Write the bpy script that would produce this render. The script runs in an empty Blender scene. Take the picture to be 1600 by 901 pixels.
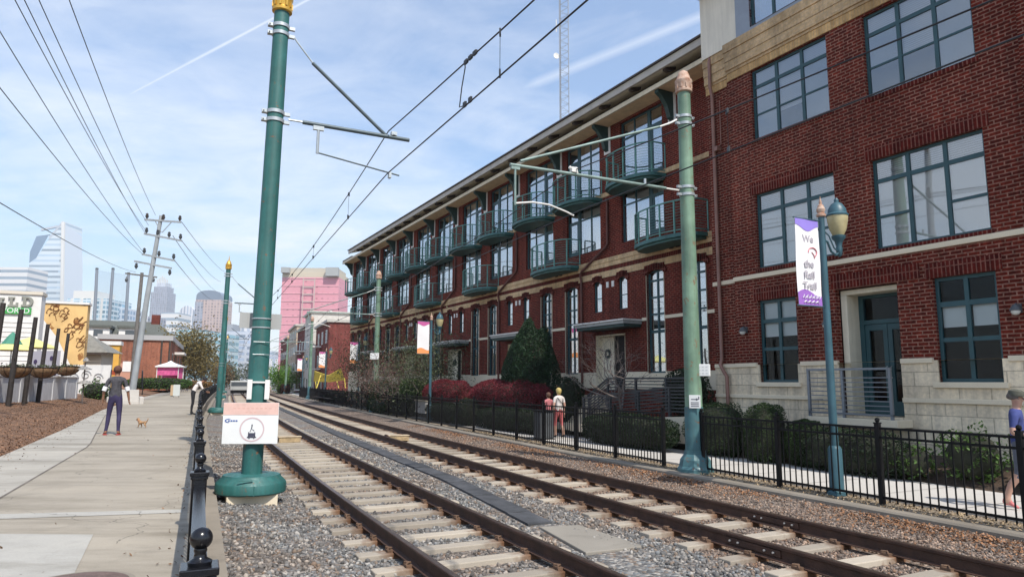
import bpy, bmesh, math, random
import numpy as np
from mathutils import Vector, Matrix
R = math.radians
random.seed(7); RNG = np.random.default_rng(7)
C = bpy.context.scene.collection
SC = bpy.context.scene

# ------------------------------------------------------------------ camera
CAM_H = 1.91
PITCH, ROLL, FPX = R(7.77), R(0.22), 1074.0
_fw = Vector((0, math.cos(PITCH), math.sin(PITCH))); _r = Vector((1, 0, 0)); _u = _r.cross(_fw)
CR = math.cos(ROLL)*_r + math.sin(ROLL)*_u
CU = -math.sin(ROLL)*_r + math.cos(ROLL)*_u
camd = bpy.data.cameras.new('camera'); cam = bpy.data.objects.new('camera', camd); C.objects.link(cam)
cam.matrix_world = Matrix(((CR.x, CU.x, -_fw.x, 0), (CR.y, CU.y, -_fw.y, 0), (CR.z, CU.z, -_fw.z, CAM_H), (0, 0, 0, 1)))
camd.sensor_width = 36; camd.lens = 36*FPX/1600; camd.clip_start = 0.05; camd.clip_end = 12000
SC.camera = cam

# ------------------------------------------------------------------ light
SUN_EL, SUN_AZ = R(53), R(180-35.3)          # azimuth clockwise from +Y
S = Vector((math.sin(SUN_AZ)*math.cos(SUN_EL), math.cos(SUN_AZ)*math.cos(SUN_EL), math.sin(SUN_EL)))
sund = bpy.data.lights.new('sun', 'SUN'); sun = bpy.data.objects.new('sun', sund); C.objects.link(sun)
sund.energy = 4.0; sund.angle = R(0.53); sund.color = (1.0, 0.945, 0.86)
sun.rotation_euler = S.to_track_quat('Z', 'Y').to_euler(); sun.location = (0, 0, 60)
SC.view_settings.view_transform = 'Standard'; SC.view_settings.look = 'None'
SC.view_settings.exposure = 0.42; SC.view_settings.gamma = 1
SC.view_settings.use_curve_mapping = False
SC.render.engine = 'CYCLES'
SC.cycles.max_bounces = 6; SC.cycles.diffuse_bounces = 3; SC.cycles.glossy_bounces = 3
SC.cycles.transmission_bounces = 4; SC.cycles.transparent_max_bounces = 10; SC.cycles.volume_bounces = 0
SC.cycles.caustics_reflective = False; SC.cycles.caustics_refractive = False

def pix(x, y):
    d = _fw + (x-800)/FPX*CR - (y-450.5)/FPX*CU
    return d
def at(x, y, Y):
    d = pix(x, y); return Vector((d.x/d.y*Y, Y, CAM_H + d.z/d.y*Y))
def gp(x, y, z=0.0):
    d = pix(x, y); t = (z-CAM_H)/d.z; return Vector((d.x*t, d.y*t, z))

class NT:
    def __init__(s, tree): s.t = tree; s.n = tree.nodes; s.l = tree.links
    def __call__(s, typ, **kw):
        nd = s.n.new(typ)
        for k, v in kw.items():
            if k.startswith('i_'):
                key = k[2:]; nd.inputs[int(key) if key.isdigit() else key.replace('_', ' ')].default_value = v
            else: setattr(nd, k, v)
        return nd
    def link(s, a, b): s.l.new(a, b)
    def math(s, op, a, b=None, c=None, clamp=False):
        nd = s.n.new('ShaderNodeMath'); nd.operation = op; nd.use_clamp = clamp
        for i, v in enumerate((a, b, c)):
            if v is None: continue
            if isinstance(v, (int, float)): nd.inputs[i].default_value = v
            else: s.l.new(v, nd.inputs[i])
        return nd.outputs[0]
    def mix(s, fac, a, b, blend='MIX'):
        nd = s.n.new('ShaderNodeMix'); nd.data_type = 'RGBA'; nd.blend_type = blend
        for i, v in ((0, fac), (6, a), (7, b)):
            if isinstance(v, (int, float)): nd.inputs[i].default_value = v
            elif isinstance(v, (tuple, list)): nd.inputs[i].default_value = (*v[:3], 1)
            else: s.l.new(v, nd.inputs[i])
        return nd.outputs[2]
    def ramp(s, fac, stops, interp='LINEAR'):
        nd = s.n.new('ShaderNodeValToRGB'); nd.color_ramp.interpolation = interp
        el = nd.color_ramp.elements
        while len(el) < len(stops): el.new(0.5)
        for e, (p, c) in zip(el, stops):
            e.position = p; e.color = (*c, 1) if len(c) == 3 else c
        s.l.new(fac, nd.inputs[0]); return nd.outputs[0]
    def vmath(s, op, a, b=None):
        nd = s.n.new('ShaderNodeVectorMath'); nd.operation = op
        for i, v in enumerate((a, b)):
            if v is None: continue
            if isinstance(v, (tuple, list, Vector)): nd.inputs[i].default_value = v
            else: s.l.new(v, nd.inputs[i])
        return nd.outputs['Value'] if op in ('DOT_PRODUCT', 'LENGTH') else nd.outputs[0]

# ------------------------------------------------------------------ sky
W = bpy.data.worlds.new('World'); SC.world = W; W.use_nodes = True
nt = NT(W.node_tree); W.node_tree.nodes.clear()
out = nt('ShaderNodeOutputWorld'); bg = nt('ShaderNodeBackground'); bg.inputs[1].default_value = 0.135
sky = nt('ShaderNodeTexSky'); sky.sky_type = 'NISHITA'; sky.sun_disc = False
sky.sun_elevation = SUN_EL; sky.sun_rotation = SUN_AZ; sky.air_density = 1.3; sky.dust_density = 0.6; sky.ozone_density = 2.0
tc = nt('ShaderNodeTexCoord'); D = tc.outputs['Generated']
sep = nt('ShaderNodeSeparateXYZ'); nt.link(D, sep.inputs[0])
zc = nt.math('MAXIMUM', sep.outputs[2], 0.0); zz = nt.math('ADD', zc, 0.16)
px_ = nt.math('DIVIDE', sep.outputs[0], zz); py_ = nt.math('DIVIDE', sep.outputs[1], zz)
cmb = nt('ShaderNodeCombineXYZ'); nt.link(px_, cmb.inputs[0]); nt.link(py_, cmb.inputs[1])
mp = nt('ShaderNodeMapping'); mp.inputs['Rotation'].default_value = (0, 0, R(35)); mp.inputs['Scale'].default_value = (0.75, 1.05, 1)
mp.inputs['Location'].default_value = (1.7, 0.4, 0)
nt.link(cmb.outputs[0], mp.inputs[0])
n1 = nt('ShaderNodeTexNoise', i_Scale=0.9, i_Detail=9.0, i_Roughness=0.55, i_Distortion=0.5); nt.link(mp.outputs[0], n1.inputs['Vector'])
n2 = nt('ShaderNodeTexNoise', i_Scale=3.6, i_Detail=9.0, i_Roughness=0.68, i_Distortion=0.6); nt.link(mp.outputs[0], n2.inputs['Vector'])
nn = nt.math('ADD', nt.math('MULTIPLY', n1.outputs[0], 0.72), nt.math('MULTIPLY', n2.outputs[0], 0.28))
cl = nt.ramp(nn, [(0.38, (0, 0, 0)), (0.60, (1, 1, 1))])
low = nt.math('SUBTRACT', 1.0, nt.math('MULTIPLY', zc, 1.55), clamp=True)         # more cloud toward the horizon
cl2 = nt.math('MAXIMUM', nt.math('MULTIPLY', cl, nt.math('ADD', 0.36, nt.math('MULTIPLY', low, 0.56)), clamp=True), 0.10)
hz = nt.math('POWER', nt.math('SUBTRACT', 1.0, nt.math('MULTIPLY', zc, 2.6), clamp=True), 2.0)
cl3 = nt.math('MAXIMUM', cl2, nt.math('MULTIPLY', hz, 0.75))
def trail(a, b, w, lo, hi, strength):
    A = pix(*a).normalized(); B = pix(*b).normalized(); N = A.cross(B).normalized()
    along = (B-A).normalized()
    d = nt.math('ABSOLUTE', nt.vmath('DOT_PRODUCT', D, N))
    m = nt.math('SUBTRACT', 1.0, nt.math('DIVIDE', d, w), clamp=True)
    t = nt.math('DIVIDE', nt.math('SUBTRACT', nt.vmath('DOT_PRODUCT', D, along), A.dot(along)), (B-A).length)
    e0 = nt.math('MULTIPLY', nt.math('SUBTRACT', t, lo), 5.0, clamp=True); e1 = nt.math('MULTIPLY', nt.math('SUBTRACT', hi, t), 5.0, clamp=True)
    brk = nt.math('ADD', 0.5, n2.outputs[0])
    return nt.math('MULTIPLY', nt.math('MULTIPLY', nt.math('MULTIPLY', m, nt.math('MULTIPLY', e0, e1)), brk), strength)
cl4 = nt.math('MAXIMUM', cl3, trail((170, 165), (440, 22), 0.0042, -0.05, 1.5, 0.62))
cl5 = nt.math('MAXIMUM', cl4, trail((800, 145), (1085, 30), 0.012, -0.05, 2.0, 0.42))
skyc = nt.mix(1.0, sky.outputs[0], (0.84, 0.98, 1.12), 'MULTIPLY')
col = nt.mix(cl5, skyc, (6.9, 7.0, 7.2))
nt.link(col, bg.inputs[0]); nt.link(bg.outputs[0], out.inputs[0])

# ------------------------------------------------------------------ materials
MATS = {}
def mat(name, color, rough=0.7, metal=0.0, var=0.0, vscale=3.0, fine=0.0, fscale=60.0, bump=0.0, bscale=80.0, spec=0.5, tint=None, island=0.0, streak=0.0):
    if name in MATS: return MATS[name]
    m = bpy.data.materials.new(name); m.use_nodes = True; t = NT(m.node_tree); m.node_tree.nodes.clear()
    o = t('ShaderNodeOutputMaterial'); b = t('ShaderNodeBsdfPrincipled'); t.link(b.outputs[0], o.inputs[0])
    b.inputs['Roughness'].default_value = rough; b.inputs['Metallic'].default_value = metal; b.inputs['Specular IOR Level'].default_value = spec
    geo = t('ShaderNodeNewGeometry'); tcn = t('ShaderNodeTexCoord')
    c = None
    if var or tint:
        n = t('ShaderNodeTexNoise', i_Scale=vscale, i_Detail=5.0, i_Roughness=0.6); t.link(geo.outputs['Position'], n.inputs['Vector'])
        f = t.ramp(n.outputs[0], [(0.3, (0, 0, 0)), (0.7, (1, 1, 1))])
        lo = tuple(x*(1-var) for x in color); hi = tint if tint else tuple(min(1, x*(1+var)) for x in color)
        c = t.mix(f, lo, hi)
    if fine:
        n = t('ShaderNodeTexNoise', i_Scale=fscale, i_Detail=4.0, i_Roughness=0.7); t.link(geo.outputs['Position'], n.inputs['Vector'])
        f = t.ramp(n.outputs[0], [(0.3, (1-fine,)*3), (0.7, (1+fine,)*3)])
        c = t.mix(1.0, c if c is not None else color, f, 'MULTIPLY')
    if streak:
        mpn = t('ShaderNodeMapping'); mpn.inputs['Scale'].default_value = (9, 9, 0.5); t.link(geo.outputs['Position'], mpn.inputs[0])
        n = t('ShaderNodeTexNoise', i_Scale=1.0, i_Detail=4.0, i_Roughness=0.6); t.link(mpn.outputs[0], n.inputs['Vector'])
        f = t.ramp(n.outputs[0], [(0.35, (1-streak,)*3), (0.65, (1, 1, 1))])
        c = t.mix(1.0, c if c is not None else color, f, 'MULTIPLY')
    if island:
        f = t.ramp(geo.outputs['Random Per Island'], [(0.0, (1-island,)*3), (1.0, (1+island,)*3)])
        c = t.mix(1.0, c if c is not None else color, f, 'MULTIPLY')
    if c is None: b.inputs['Base Color'].default_value = (*color, 1)
    else: t.link(c, b.inputs['Base Color'])
    if bump:
        n = t('ShaderNodeTexNoise', i_Scale=bscale, i_Detail=4.0); t.link(geo.outputs['Position'], n.inputs['Vector'])
        bm_ = t('ShaderNodeBump', i_Strength=bump, i_Distance=0.01); t.link(n.outputs[0], bm_.inputs['Height']); t.link(bm_.outputs[0], b.inputs['Normal'])
    MATS[name] = m; return m

def brick_mat(name, c1, c2, mortar, bw=0.215, rh=0.072, ms=0.011, vertical=False, rough=0.85, var=0.35, offset=0.5, bumpd=0.004, wash=0.25):
    if name in MATS: return MATS[name]
    m = bpy.data.materials.new(name); m.use_nodes = True; t = NT(m.node_tree); m.node_tree.nodes.clear()
    o = t('ShaderNodeOutputMaterial'); b = t('ShaderNodeBsdfPrincipled'); t.link(b.outputs[0], o.inputs[0])
    b.inputs['Roughness'].default_value = rough; b.inputs['Specular IOR Level'].default_value = 0.12
    uv = t('ShaderNodeTexCoord').outputs['UV']; geo = t('ShaderNodeNewGeometry')
    if vertical:
        s_ = t('ShaderNodeSeparateXYZ'); t.link(uv, s_.inputs[0]); cc = t('ShaderNodeCombineXYZ'); t.link(s_.outputs[1], cc.inputs[0]); t.link(s_.outputs[0], cc.inputs[1]); uv = cc.outputs[0]
    br = t('ShaderNodeTexBrick', offset=offset); t.link(uv, br.inputs['Vector'])
    br.inputs['Scale'].default_value = 1; br.inputs['Mortar Size'].default_value = ms; br.inputs['Mortar Smooth'].default_value = 0.15
    br.inputs['Brick Width'].default_value = bw; br.inputs['Row Height'].default_value = rh; br.inputs['Bias'].default_value = 0.0
    br.inputs['Color1'].default_value = (*c1, 1); br.inputs['Color2'].default_value = (*c2, 1); br.inputs['Mortar'].default_value = (*mortar, 1)
    n = t('ShaderNodeTexNoise', i_Scale=0.55, i_Detail=6.0, i_Roughness=0.65); t.link(geo.outputs['Position'], n.inputs['Vector'])
    f = t.ramp(n.outputs[0], [(0.3, (1-wash,)*3), (0.7, (1+wash,)*3)])
    n3 = t('ShaderNodeTexNoise', i_Scale=14.0, i_Detail=3.0); t.link(geo.outputs['Position'], n3.inputs['Vector'])
    f3 = t.ramp(n3.outputs[0], [(0.3, (1-var,)*3), (0.7, (1+var,)*3)])
    c = t.mix(1.0, t.mix(1.0, br.outputs[0], f, 'MULTIPLY'), f3, 'MULTIPLY')
    mpn = t('ShaderNodeMapping'); mpn.inputs['Scale'].default_value = (3.5, 3.5, 0.22); t.link(geo.outputs['Position'], mpn.inputs[0])
    n4 = t('ShaderNodeTexNoise', i_Scale=1.0, i_Detail=5.0, i_Roughness=0.65); t.link(mpn.outputs[0], n4.inputs['Vector'])
    c = t.mix(1.0, c, t.ramp(n4.outputs[0], [(0.32, (.72, .72, .74)), (0.62, (1.06, 1.05, 1.04))]), 'MULTIPLY')
    t.link(c, b.inputs['Base Color'])
    bp = t('ShaderNodeBump', i_Strength=0.7, i_Distance=bumpd); t.link(t.math('SUBTRACT', 1.0, br.outputs[1]), bp.inputs['Height']); t.link(bp.outputs[0], b.inputs['Normal'])
    MATS[name] = m; return m

def glass_mat(name, tint=(0.93, 0.96, 0.97), refl=0.16, rough=0.02, ior=1.5):
    if name in MATS: return MATS[name]
    m = bpy.data.materials.new(name); m.use_nodes = True; t = NT(m.node_tree); m.node_tree.nodes.clear()
    o = t('ShaderNodeOutputMaterial'); tr = t('ShaderNodeBsdfTransparent'); gl = t('ShaderNodeBsdfGlossy'); mx = t('ShaderNodeMixShader')
    tr.inputs[0].default_value = (*tint, 1); gl.inputs['Roughness'].default_value = rough; gl.inputs[0].default_value = (0.95, 0.98, 1, 1)
    geo = t('ShaderNodeNewGeometry'); n = t('ShaderNodeTexNoise', i_Scale=0.9, i_Detail=1.0); t.link(geo.outputs['Position'], n.inputs['Vector'])
    bp = t('ShaderNodeBump', i_Strength=0.05, i_Distance=0.03); t.link(n.outputs[0], bp.inputs['Height']); t.link(bp.outputs[0], gl.inputs['Normal'])
    fr = t('ShaderNodeFresnel', i_IOR=ior)
    f = t.math('ADD', refl, t.math('MULTIPLY', fr.outputs[0], 1.0-refl), clamp=True)
    t.link(f, mx.inputs[0]); t.link(tr.outputs[0], mx.inputs[1]); t.link(gl.outputs[0], mx.inputs[2]); t.link(mx.outputs[0], o.inputs[0])
    MATS[name] = m; return m

def stripe_mat(name, c1, c2, period=0.05, duty=0.5, vertical=False, rough=0.6, trans=0.0):
    """thin slats (blinds, louvres, floor bands)"""
    if name in MATS: return MATS[name]
    m = bpy.data.materials.new(name); m.use_nodes = True; t = NT(m.node_tree); m.node_tree.nodes.clear()
    o = t('ShaderNodeOutputMaterial'); b = t('ShaderNodeBsdfPrincipled'); t.link(b.outputs[0], o.inputs[0]); b.inputs['Roughness'].default_value = rough
    uv = t('ShaderNodeTexCoord').outputs['UV']; s_ = t('ShaderNodeSeparateXYZ'); t.link(uv, s_.inputs[0])
    fr = t.math('FRACT', t.math('DIVIDE', s_.outputs[0 if vertical else 1], period))
    f = t.math('GREATER_THAN', fr, duty)
    t.link(t.mix(f, c1, c2), b.inputs['Base Color']); MATS[name] = m; return m

def facade_mat(name, wall, glass, bw, rh, wx=0.55, wz=0.6, rough_g=0.15, gvar=0.4):
    """a far tower's grid of windows: recessed-looking panes of glass in a wall of the given colour"""
    if name in MATS: return MATS[name]
    m = bpy.data.materials.new(name); m.use_nodes = True; t = NT(m.node_tree); m.node_tree.nodes.clear()
    o = t('ShaderNodeOutputMaterial'); b = t('ShaderNodeBsdfPrincipled'); t.link(b.outputs[0], o.inputs[0])
    uv = t('ShaderNodeTexCoord').outputs['UV']; s_ = t('ShaderNodeSeparateXYZ'); t.link(uv, s_.inputs[0])
    ux = t.math('DIVIDE', s_.outputs[0], bw); uz = t.math('DIVIDE', s_.outputs[1], rh)
    fx = t.math('LESS_THAN', t.math('FRACT', ux), wx); fz = t.math('LESS_THAN', t.math('FRACT', uz), wz)
    f = t.math('MULTIPLY', fx, fz)
    cc = t('ShaderNodeCombineXYZ'); t.link(t.math('FLOOR', ux), cc.inputs[0]); t.link(t.math('FLOOR', uz), cc.inputs[1])
    wn = t('ShaderNodeTexWhiteNoise'); t.link(cc.outputs[0], wn.inputs['Vector'])
    g = t.mix(1.0, glass, t.ramp(wn.outputs[0], [(0, (1-gvar,)*3), (1, (1+gvar,)*3)]), 'MULTIPLY')
    t.link(t.mix(f, wall, g), b.inputs['Base Color'])
    t.link(t.math('SUBTRACT', 0.8, t.math('MULTIPLY', f, 0.8-rough_g)), b.inputs['Roughness'])
    MATS[name] = m; return m

# ------------------------------------------------------------------ mesh building
class MB:
    def __init__(s): s.v = []; s.f = []; s.mi = []; s.cur = 0
    def add(s, vs, fs):
        o = len(s.v); s.v += [tuple(v) for v in vs]
        for f in fs: s.f.append(tuple(i+o for i in f)); s.mi.append(s.cur)
    def box(s, x0, x1, y0, y1, z0, z1):
        vs = [(x, y, z) for z in (z0, z1) for y in (y0, y1) for x in (x0, x1)]
        s.add(vs, [(0, 2, 3, 1), (4, 5, 7, 6), (0, 1, 5, 4), (2, 6, 7, 3), (0, 4, 6, 2), (1, 3, 7, 5)]); return s
    def obox(s, c, ax, ay, az):
        c = Vector(c); ax, ay, az = Vector(ax), Vector(ay), Vector(az)
        vs = [c+i*ax+j*ay+k*az for k in (-1, 1) for j in (-1, 1) for i in (-1, 1)]
        s.add(vs, [(0, 2, 3, 1), (4, 5, 7, 6), (0, 1, 5, 4), (2, 6, 7, 3), (0, 4, 6, 2), (1, 3, 7, 5)]); return s
    def beam(s, a, b, w, h, up=(0, 0, 1)):
        a, b = Vector(a), Vector(b); d = b-a; u = Vector(up); sd = d.cross(u)
        if sd.length < 1e-6: sd = Vector((1, 0, 0))
        sd.normalize(); u = sd.cross(d).normalized()
        return s.obox((a+b)/2, d/2, sd*w/2, u*h/2)
    def path(s, pts, r, n=8, cap=True):
        pts = [Vector(p) for p in pts]; k = len(pts); rs = r if isinstance(r, (list, tuple)) else [r]*k
        o = len(s.v); ref = None
        for i, p in enumerate(pts):
            t = (pts[min(i+1, k-1)]-pts[max(i-1, 0)]).normalized()
            if ref is None:
                ref = Vector((0, 0, 1)) if abs(t.z) < 0.9 else Vector((1, 0, 0))
            a = t.cross(ref).normalized(); ref = a.cross(t).normalized()
            for j in range(n):
                q = 2*math.pi*j/n; s.v.append(tuple(p+rs[i]*(math.cos(q)*a+math.sin(q)*ref)))
        for i in range(k-1):
            for j in range(n):
                s.f.append((o+i*n+j, o+i*n+(j+1) % n, o+(i+1)*n+(j+1) % n, o+(i+1)*n+j)); s.mi.append(s.cur)
        if cap:
            s.f.append(tuple(o+j for j in range(n))[::-1]); s.mi.append(s.cur)
            s.f.append(tuple(o+(k-1)*n+j for j in range(n))); s.mi.append(s.cur)
        return s
    def lathe(s, c, prof, n=20, axis='z'):
        c = Vector(c); o = len(s.v); k = len(prof)
        for r, z in prof:
            for j in range(n):
                q = 2*math.pi*j/n
                s.v.append(tuple(c+Vector((r*math.cos(q), r*math.sin(q), z))))
        for i in range(k-1):
            for j in range(n):
                s.f.append((o+i*n+j, o+i*n+(j+1) % n, o+(i+1)*n+(j+1) % n, o+(i+1)*n+j)); s.mi.append(s.cur)
        s.f.append(tuple(o+j for j in range(n))[::-1]); s.mi.append(s.cur)
        s.f.append(tuple(o+(k-1)*n+j for j in range(n))); s.mi.append(s.cur)
        return s
    def prism(s, poly, y0, y1, plane='xz'):
        n = len(poly)
        f = (lambda a, b, y: (a, y, b)) if plane == 'xz' else (lambda a, b, y: (a, b, y))
        vs = [f(a, b, y0) for a, b in poly]+[f(a, b, y1) for a, b in poly]
        s.add(vs, [tuple(range(n)), tuple(range(2*n-1, n-1, -1))]+[(i, i+n, (i+1) % n+n, (i+1) % n) for i in range(n)]); return s
    def quad(s, a, b, c, d): s.add([a, b, c, d], [(0, 1, 2, 3)]); return s
    def mesh(s, name, mats, smooth=None, bevel=0.0, recalc=True):
        me = bpy.data.meshes.new(name); me.from_pydata(s.v, [], s.f)
        mats = mats if isinstance(mats, (list, tuple)) else [mats]
        for m in mats: me.materials.append(m)
        if len(mats) > 1: me.polygons.foreach_set('material_index', s.mi)
        if recalc or bevel:
            bm = bmesh.new(); bm.from_mesh(me)
            if bevel:
                bmesh.ops.remove_doubles(bm, verts=bm.verts, dist=1e-5)
                es = [e for e in bm.edges if len(e.link_faces) == 2 and e.calc_face_angle(0) > 0.5]
                bmesh.ops.bevel(bm, geom=es, offset=bevel, segments=2, affect='EDGES', profile=0.5, clamp_overlap=True)
            if recalc: bmesh.ops.recalc_face_normals(bm, faces=bm.faces)
            bm.to_mesh(me); bm.free()
        uvs(me)
        if smooth is not None:
            me.polygons.foreach_set('use_smooth', [True]*len(me.polygons)); me.set_sharp_from_angle(angle=R(smooth))
        me.update(); return me
    def build(s, name, mats, parent=None, smooth=None, bevel=0.0, recalc=True):
        o = bpy.data.objects.new(name, s.mesh(name, mats, smooth, bevel, recalc)); C.objects.link(o); o.parent = parent; return o

def uvs(me):
    """box-projected UVs in metres"""
    n = len(me.loops)
    if n == 0: return
    lay = me.uv_layers.new(name='UVMap')
    co = np.empty(len(me.vertices)*3); me.vertices.foreach_get('co', co); co = co.reshape(-1, 3)
    vi = np.empty(n, int); me.loops.foreach_get('vertex_index', vi)
    pn = np.empty(len(me.polygons)*3); me.polygons.foreach_get('normal', pn); pn = np.abs(pn.reshape(-1, 3))
    lt = np.empty(len(me.polygons), int); me.polygons.foreach_get('loop_total', lt)
    ax = np.repeat(pn.argmax(1), lt); p = co[vi]
    u = np.where(ax == 0, p[:, 1], p[:, 0]); v = np.where(ax == 2, p[:, 1], p[:, 2])
    lay.data.foreach_set('uv', np.stack([u, v], 1).ravel())

def tag(o, label=None, cat=None, group=None, kind=None):
    if label: o['label'] = label
    if cat: o['category'] = cat
    if group: o['group'] = group
    if kind: o['kind'] = kind
    return o
def empty(name, loc=(0, 0, 0), rz=0.0, label=None, cat=None, group=None):
    o = bpy.data.objects.new(name, None); C.objects.link(o); o.location = loc; o.rotation_euler = (0, 0, rz); o.empty_display_size = 0.2
    return tag(o, label, cat, group)
def struct(o): o['kind'] = 'structure'; return o
def dup(o, parent=None, loc=None):
    c = o.copy(); C.objects.link(c); c.parent = parent
    if loc is not None: c.location = loc
    for ch in list(o.children): dup(ch, c)
    return c
def setmat(o, m):
    o.data = o.data.copy(); o.data.materials.clear(); o.data.materials.append(m)
def text(name, s, size, mat_, parent, M, ext=0.002, align='CENTER', bold=0.0):
    cu = bpy.data.curves.new(name, 'FONT'); cu.body = s; cu.size = size; cu.align_x = align; cu.align_y = 'CENTER'; cu.extrude = ext; cu.offset = bold
    cu.materials.append(mat_); tmp = bpy.data.objects.new(name, cu); C.objects.link(tmp); dg = bpy.context.evaluated_depsgraph_get(); dg.update()
    me = bpy.data.meshes.new_from_object(tmp.evaluated_get(dg)); bpy.data.objects.remove(tmp); bpy.data.curves.remove(cu)
    o = bpy.data.objects.new(name, me); C.objects.link(o); o.parent = parent; o.matrix_local = M; return o

# ------------------------------------------------------------------ the curve of the line (left track's centre)
_ny = [-60, -20, 0, 15, 30, 45, 60, 100, 600]; _ns = [-.60, -.56, -.518, -.4656, -.4353, -.4214, -.415, -.405, -.40]
_ys = np.arange(-60, 600, 0.1); _sl = np.interp(_ys, _ny, _ns)
_xs = np.concatenate([[0], np.cumsum((_sl[1:]+_sl[:-1])/2*0.1)]); _xs += 3.916-np.interp(0, _ys, _xs)
_us = np.concatenate([[0], np.cumsum(np.hypot(0.1, np.diff(_xs)))]); _us -= np.interp(0, _ys, _us)
def cur(u, off=0.0, z=0.0):
    y = float(np.interp(u, _us, _ys)); x = float(np.interp(y, _ys, _xs)); s = float(np.interp(y, _ny, _ns)); k = math.hypot(1, s)
    return Vector((x+off/k, y-off*s/k, z))
def head(u):
    y = float(np.interp(u, _us, _ys)); return math.atan2(1.0, float(np.interp(y, _ny, _ns)))   # heading angle of travel
def uxy(x, y, off):
    return min(frange(-10, 160, .02), key=lambda u: (cur(u, off)-Vector((x, y, 0))).length_squared)
def upx(px, off):
    k = pix(px, 600); k = k.x/k.y
    return min(frange(4, 200, .05), key=lambda u: abs(cur(u, off).x-k*cur(u, off).y))
def uy(Y): return float(np.interp(Y, _ys, _us))
def frange(a, b, st):
    n = max(1, int(round((b-a)/st))); return [a+(b-a)*i/n for i in range(n+1)]
def sweep(mb, prof, u0, u1, step=1.0, closed=True):
    us = frange(u0, u1, step); o = len(mb.v); n = len(prof)
    for u in us:
        for of, z in prof: mb.v.append(tuple(cur(u, of, z)))
    for i in range(len(us)-1):
        for j in range(n if closed else n-1):
            k = (j+1) % n; mb.f.append((o+i*n+j, o+(i+1)*n+j, o+(i+1)*n+k, o+i*n+k)); mb.mi.append(mb.cur)
    if closed:
        mb.f.append(tuple(o+j for j in range(n))); mb.mi.append(mb.cur)
        mb.f.append(tuple(o+(len(us)-1)*n+j for j in range(n))[::-1]); mb.mi.append(mb.cur)
    return mb

# ------------------------------------------------------------------ ground, path, beds
def ballast_mat(name, cols, scale=22.0, bumps=0.9, warm=(1.0, 0.72, 0.52), amt=.55):
    m = bpy.data.materials.new(name); m.use_nodes = True; t = NT(m.node_tree); m.node_tree.nodes.clear()
    o = t('ShaderNodeOutputMaterial'); b = t('ShaderNodeBsdfPrincipled'); t.link(b.outputs[0], o.inputs[0]); b.inputs['Roughness'].default_value = 0.9; b.inputs['Specular IOR Level'].default_value = 0.25
    geo = t('ShaderNodeNewGeometry'); P = geo.outputs['Position']
    v = t('ShaderNodeTexVoronoi', i_Scale=scale); t.link(P, v.inputs['Vector'])
    sx = t('ShaderNodeSeparateColor'); t.link(v.outputs['Color'], sx.inputs[0])
    k = len(cols); c = t.ramp(sx.outputs[0], [(i/k, cc) for i, cc in enumerate(cols)], 'CONSTANT')
    n = t('ShaderNodeTexNoise', i_Scale=0.8, i_Detail=5.0); t.link(P, n.inputs['Vector'])
    brown = t.ramp(n.outputs[0], [(0.45, (0, 0, 0)), (0.65, (1, 1, 1))])
    c = t.mix(t.math('MULTIPLY', brown, amt) if amt < .9 else 1.0, c, t.mix(1.0, c, warm, 'MULTIPLY'))
    t.link(c, b.inputs['Base Color'])
    bp = t('ShaderNodeBump', i_Strength=bumps, i_Distance=0.03, invert=True); t.link(v.outputs['Distance'], bp.inputs['Height']); t.link(bp.outputs[0], b.inputs['Normal'])
    MATS[name] = m; return m
STONE_COLS = [(0.175, 0.165, 0.155), (0.09, 0.088, 0.085), (0.24, 0.225, 0.205), (0.13, 0.125, 0.118), (0.20, 0.155, 0.12), (0.36, 0.335, 0.30), (0.115, 0.11, 0.105), (0.19, 0.195, 0.195)]
M_BAL = ballast_mat('ballast', STONE_COLS); M_BALB = ballast_mat('ballast_brown', STONE_COLS, 28.0, .9, (1.08, .88, .76), 1.0)

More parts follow.
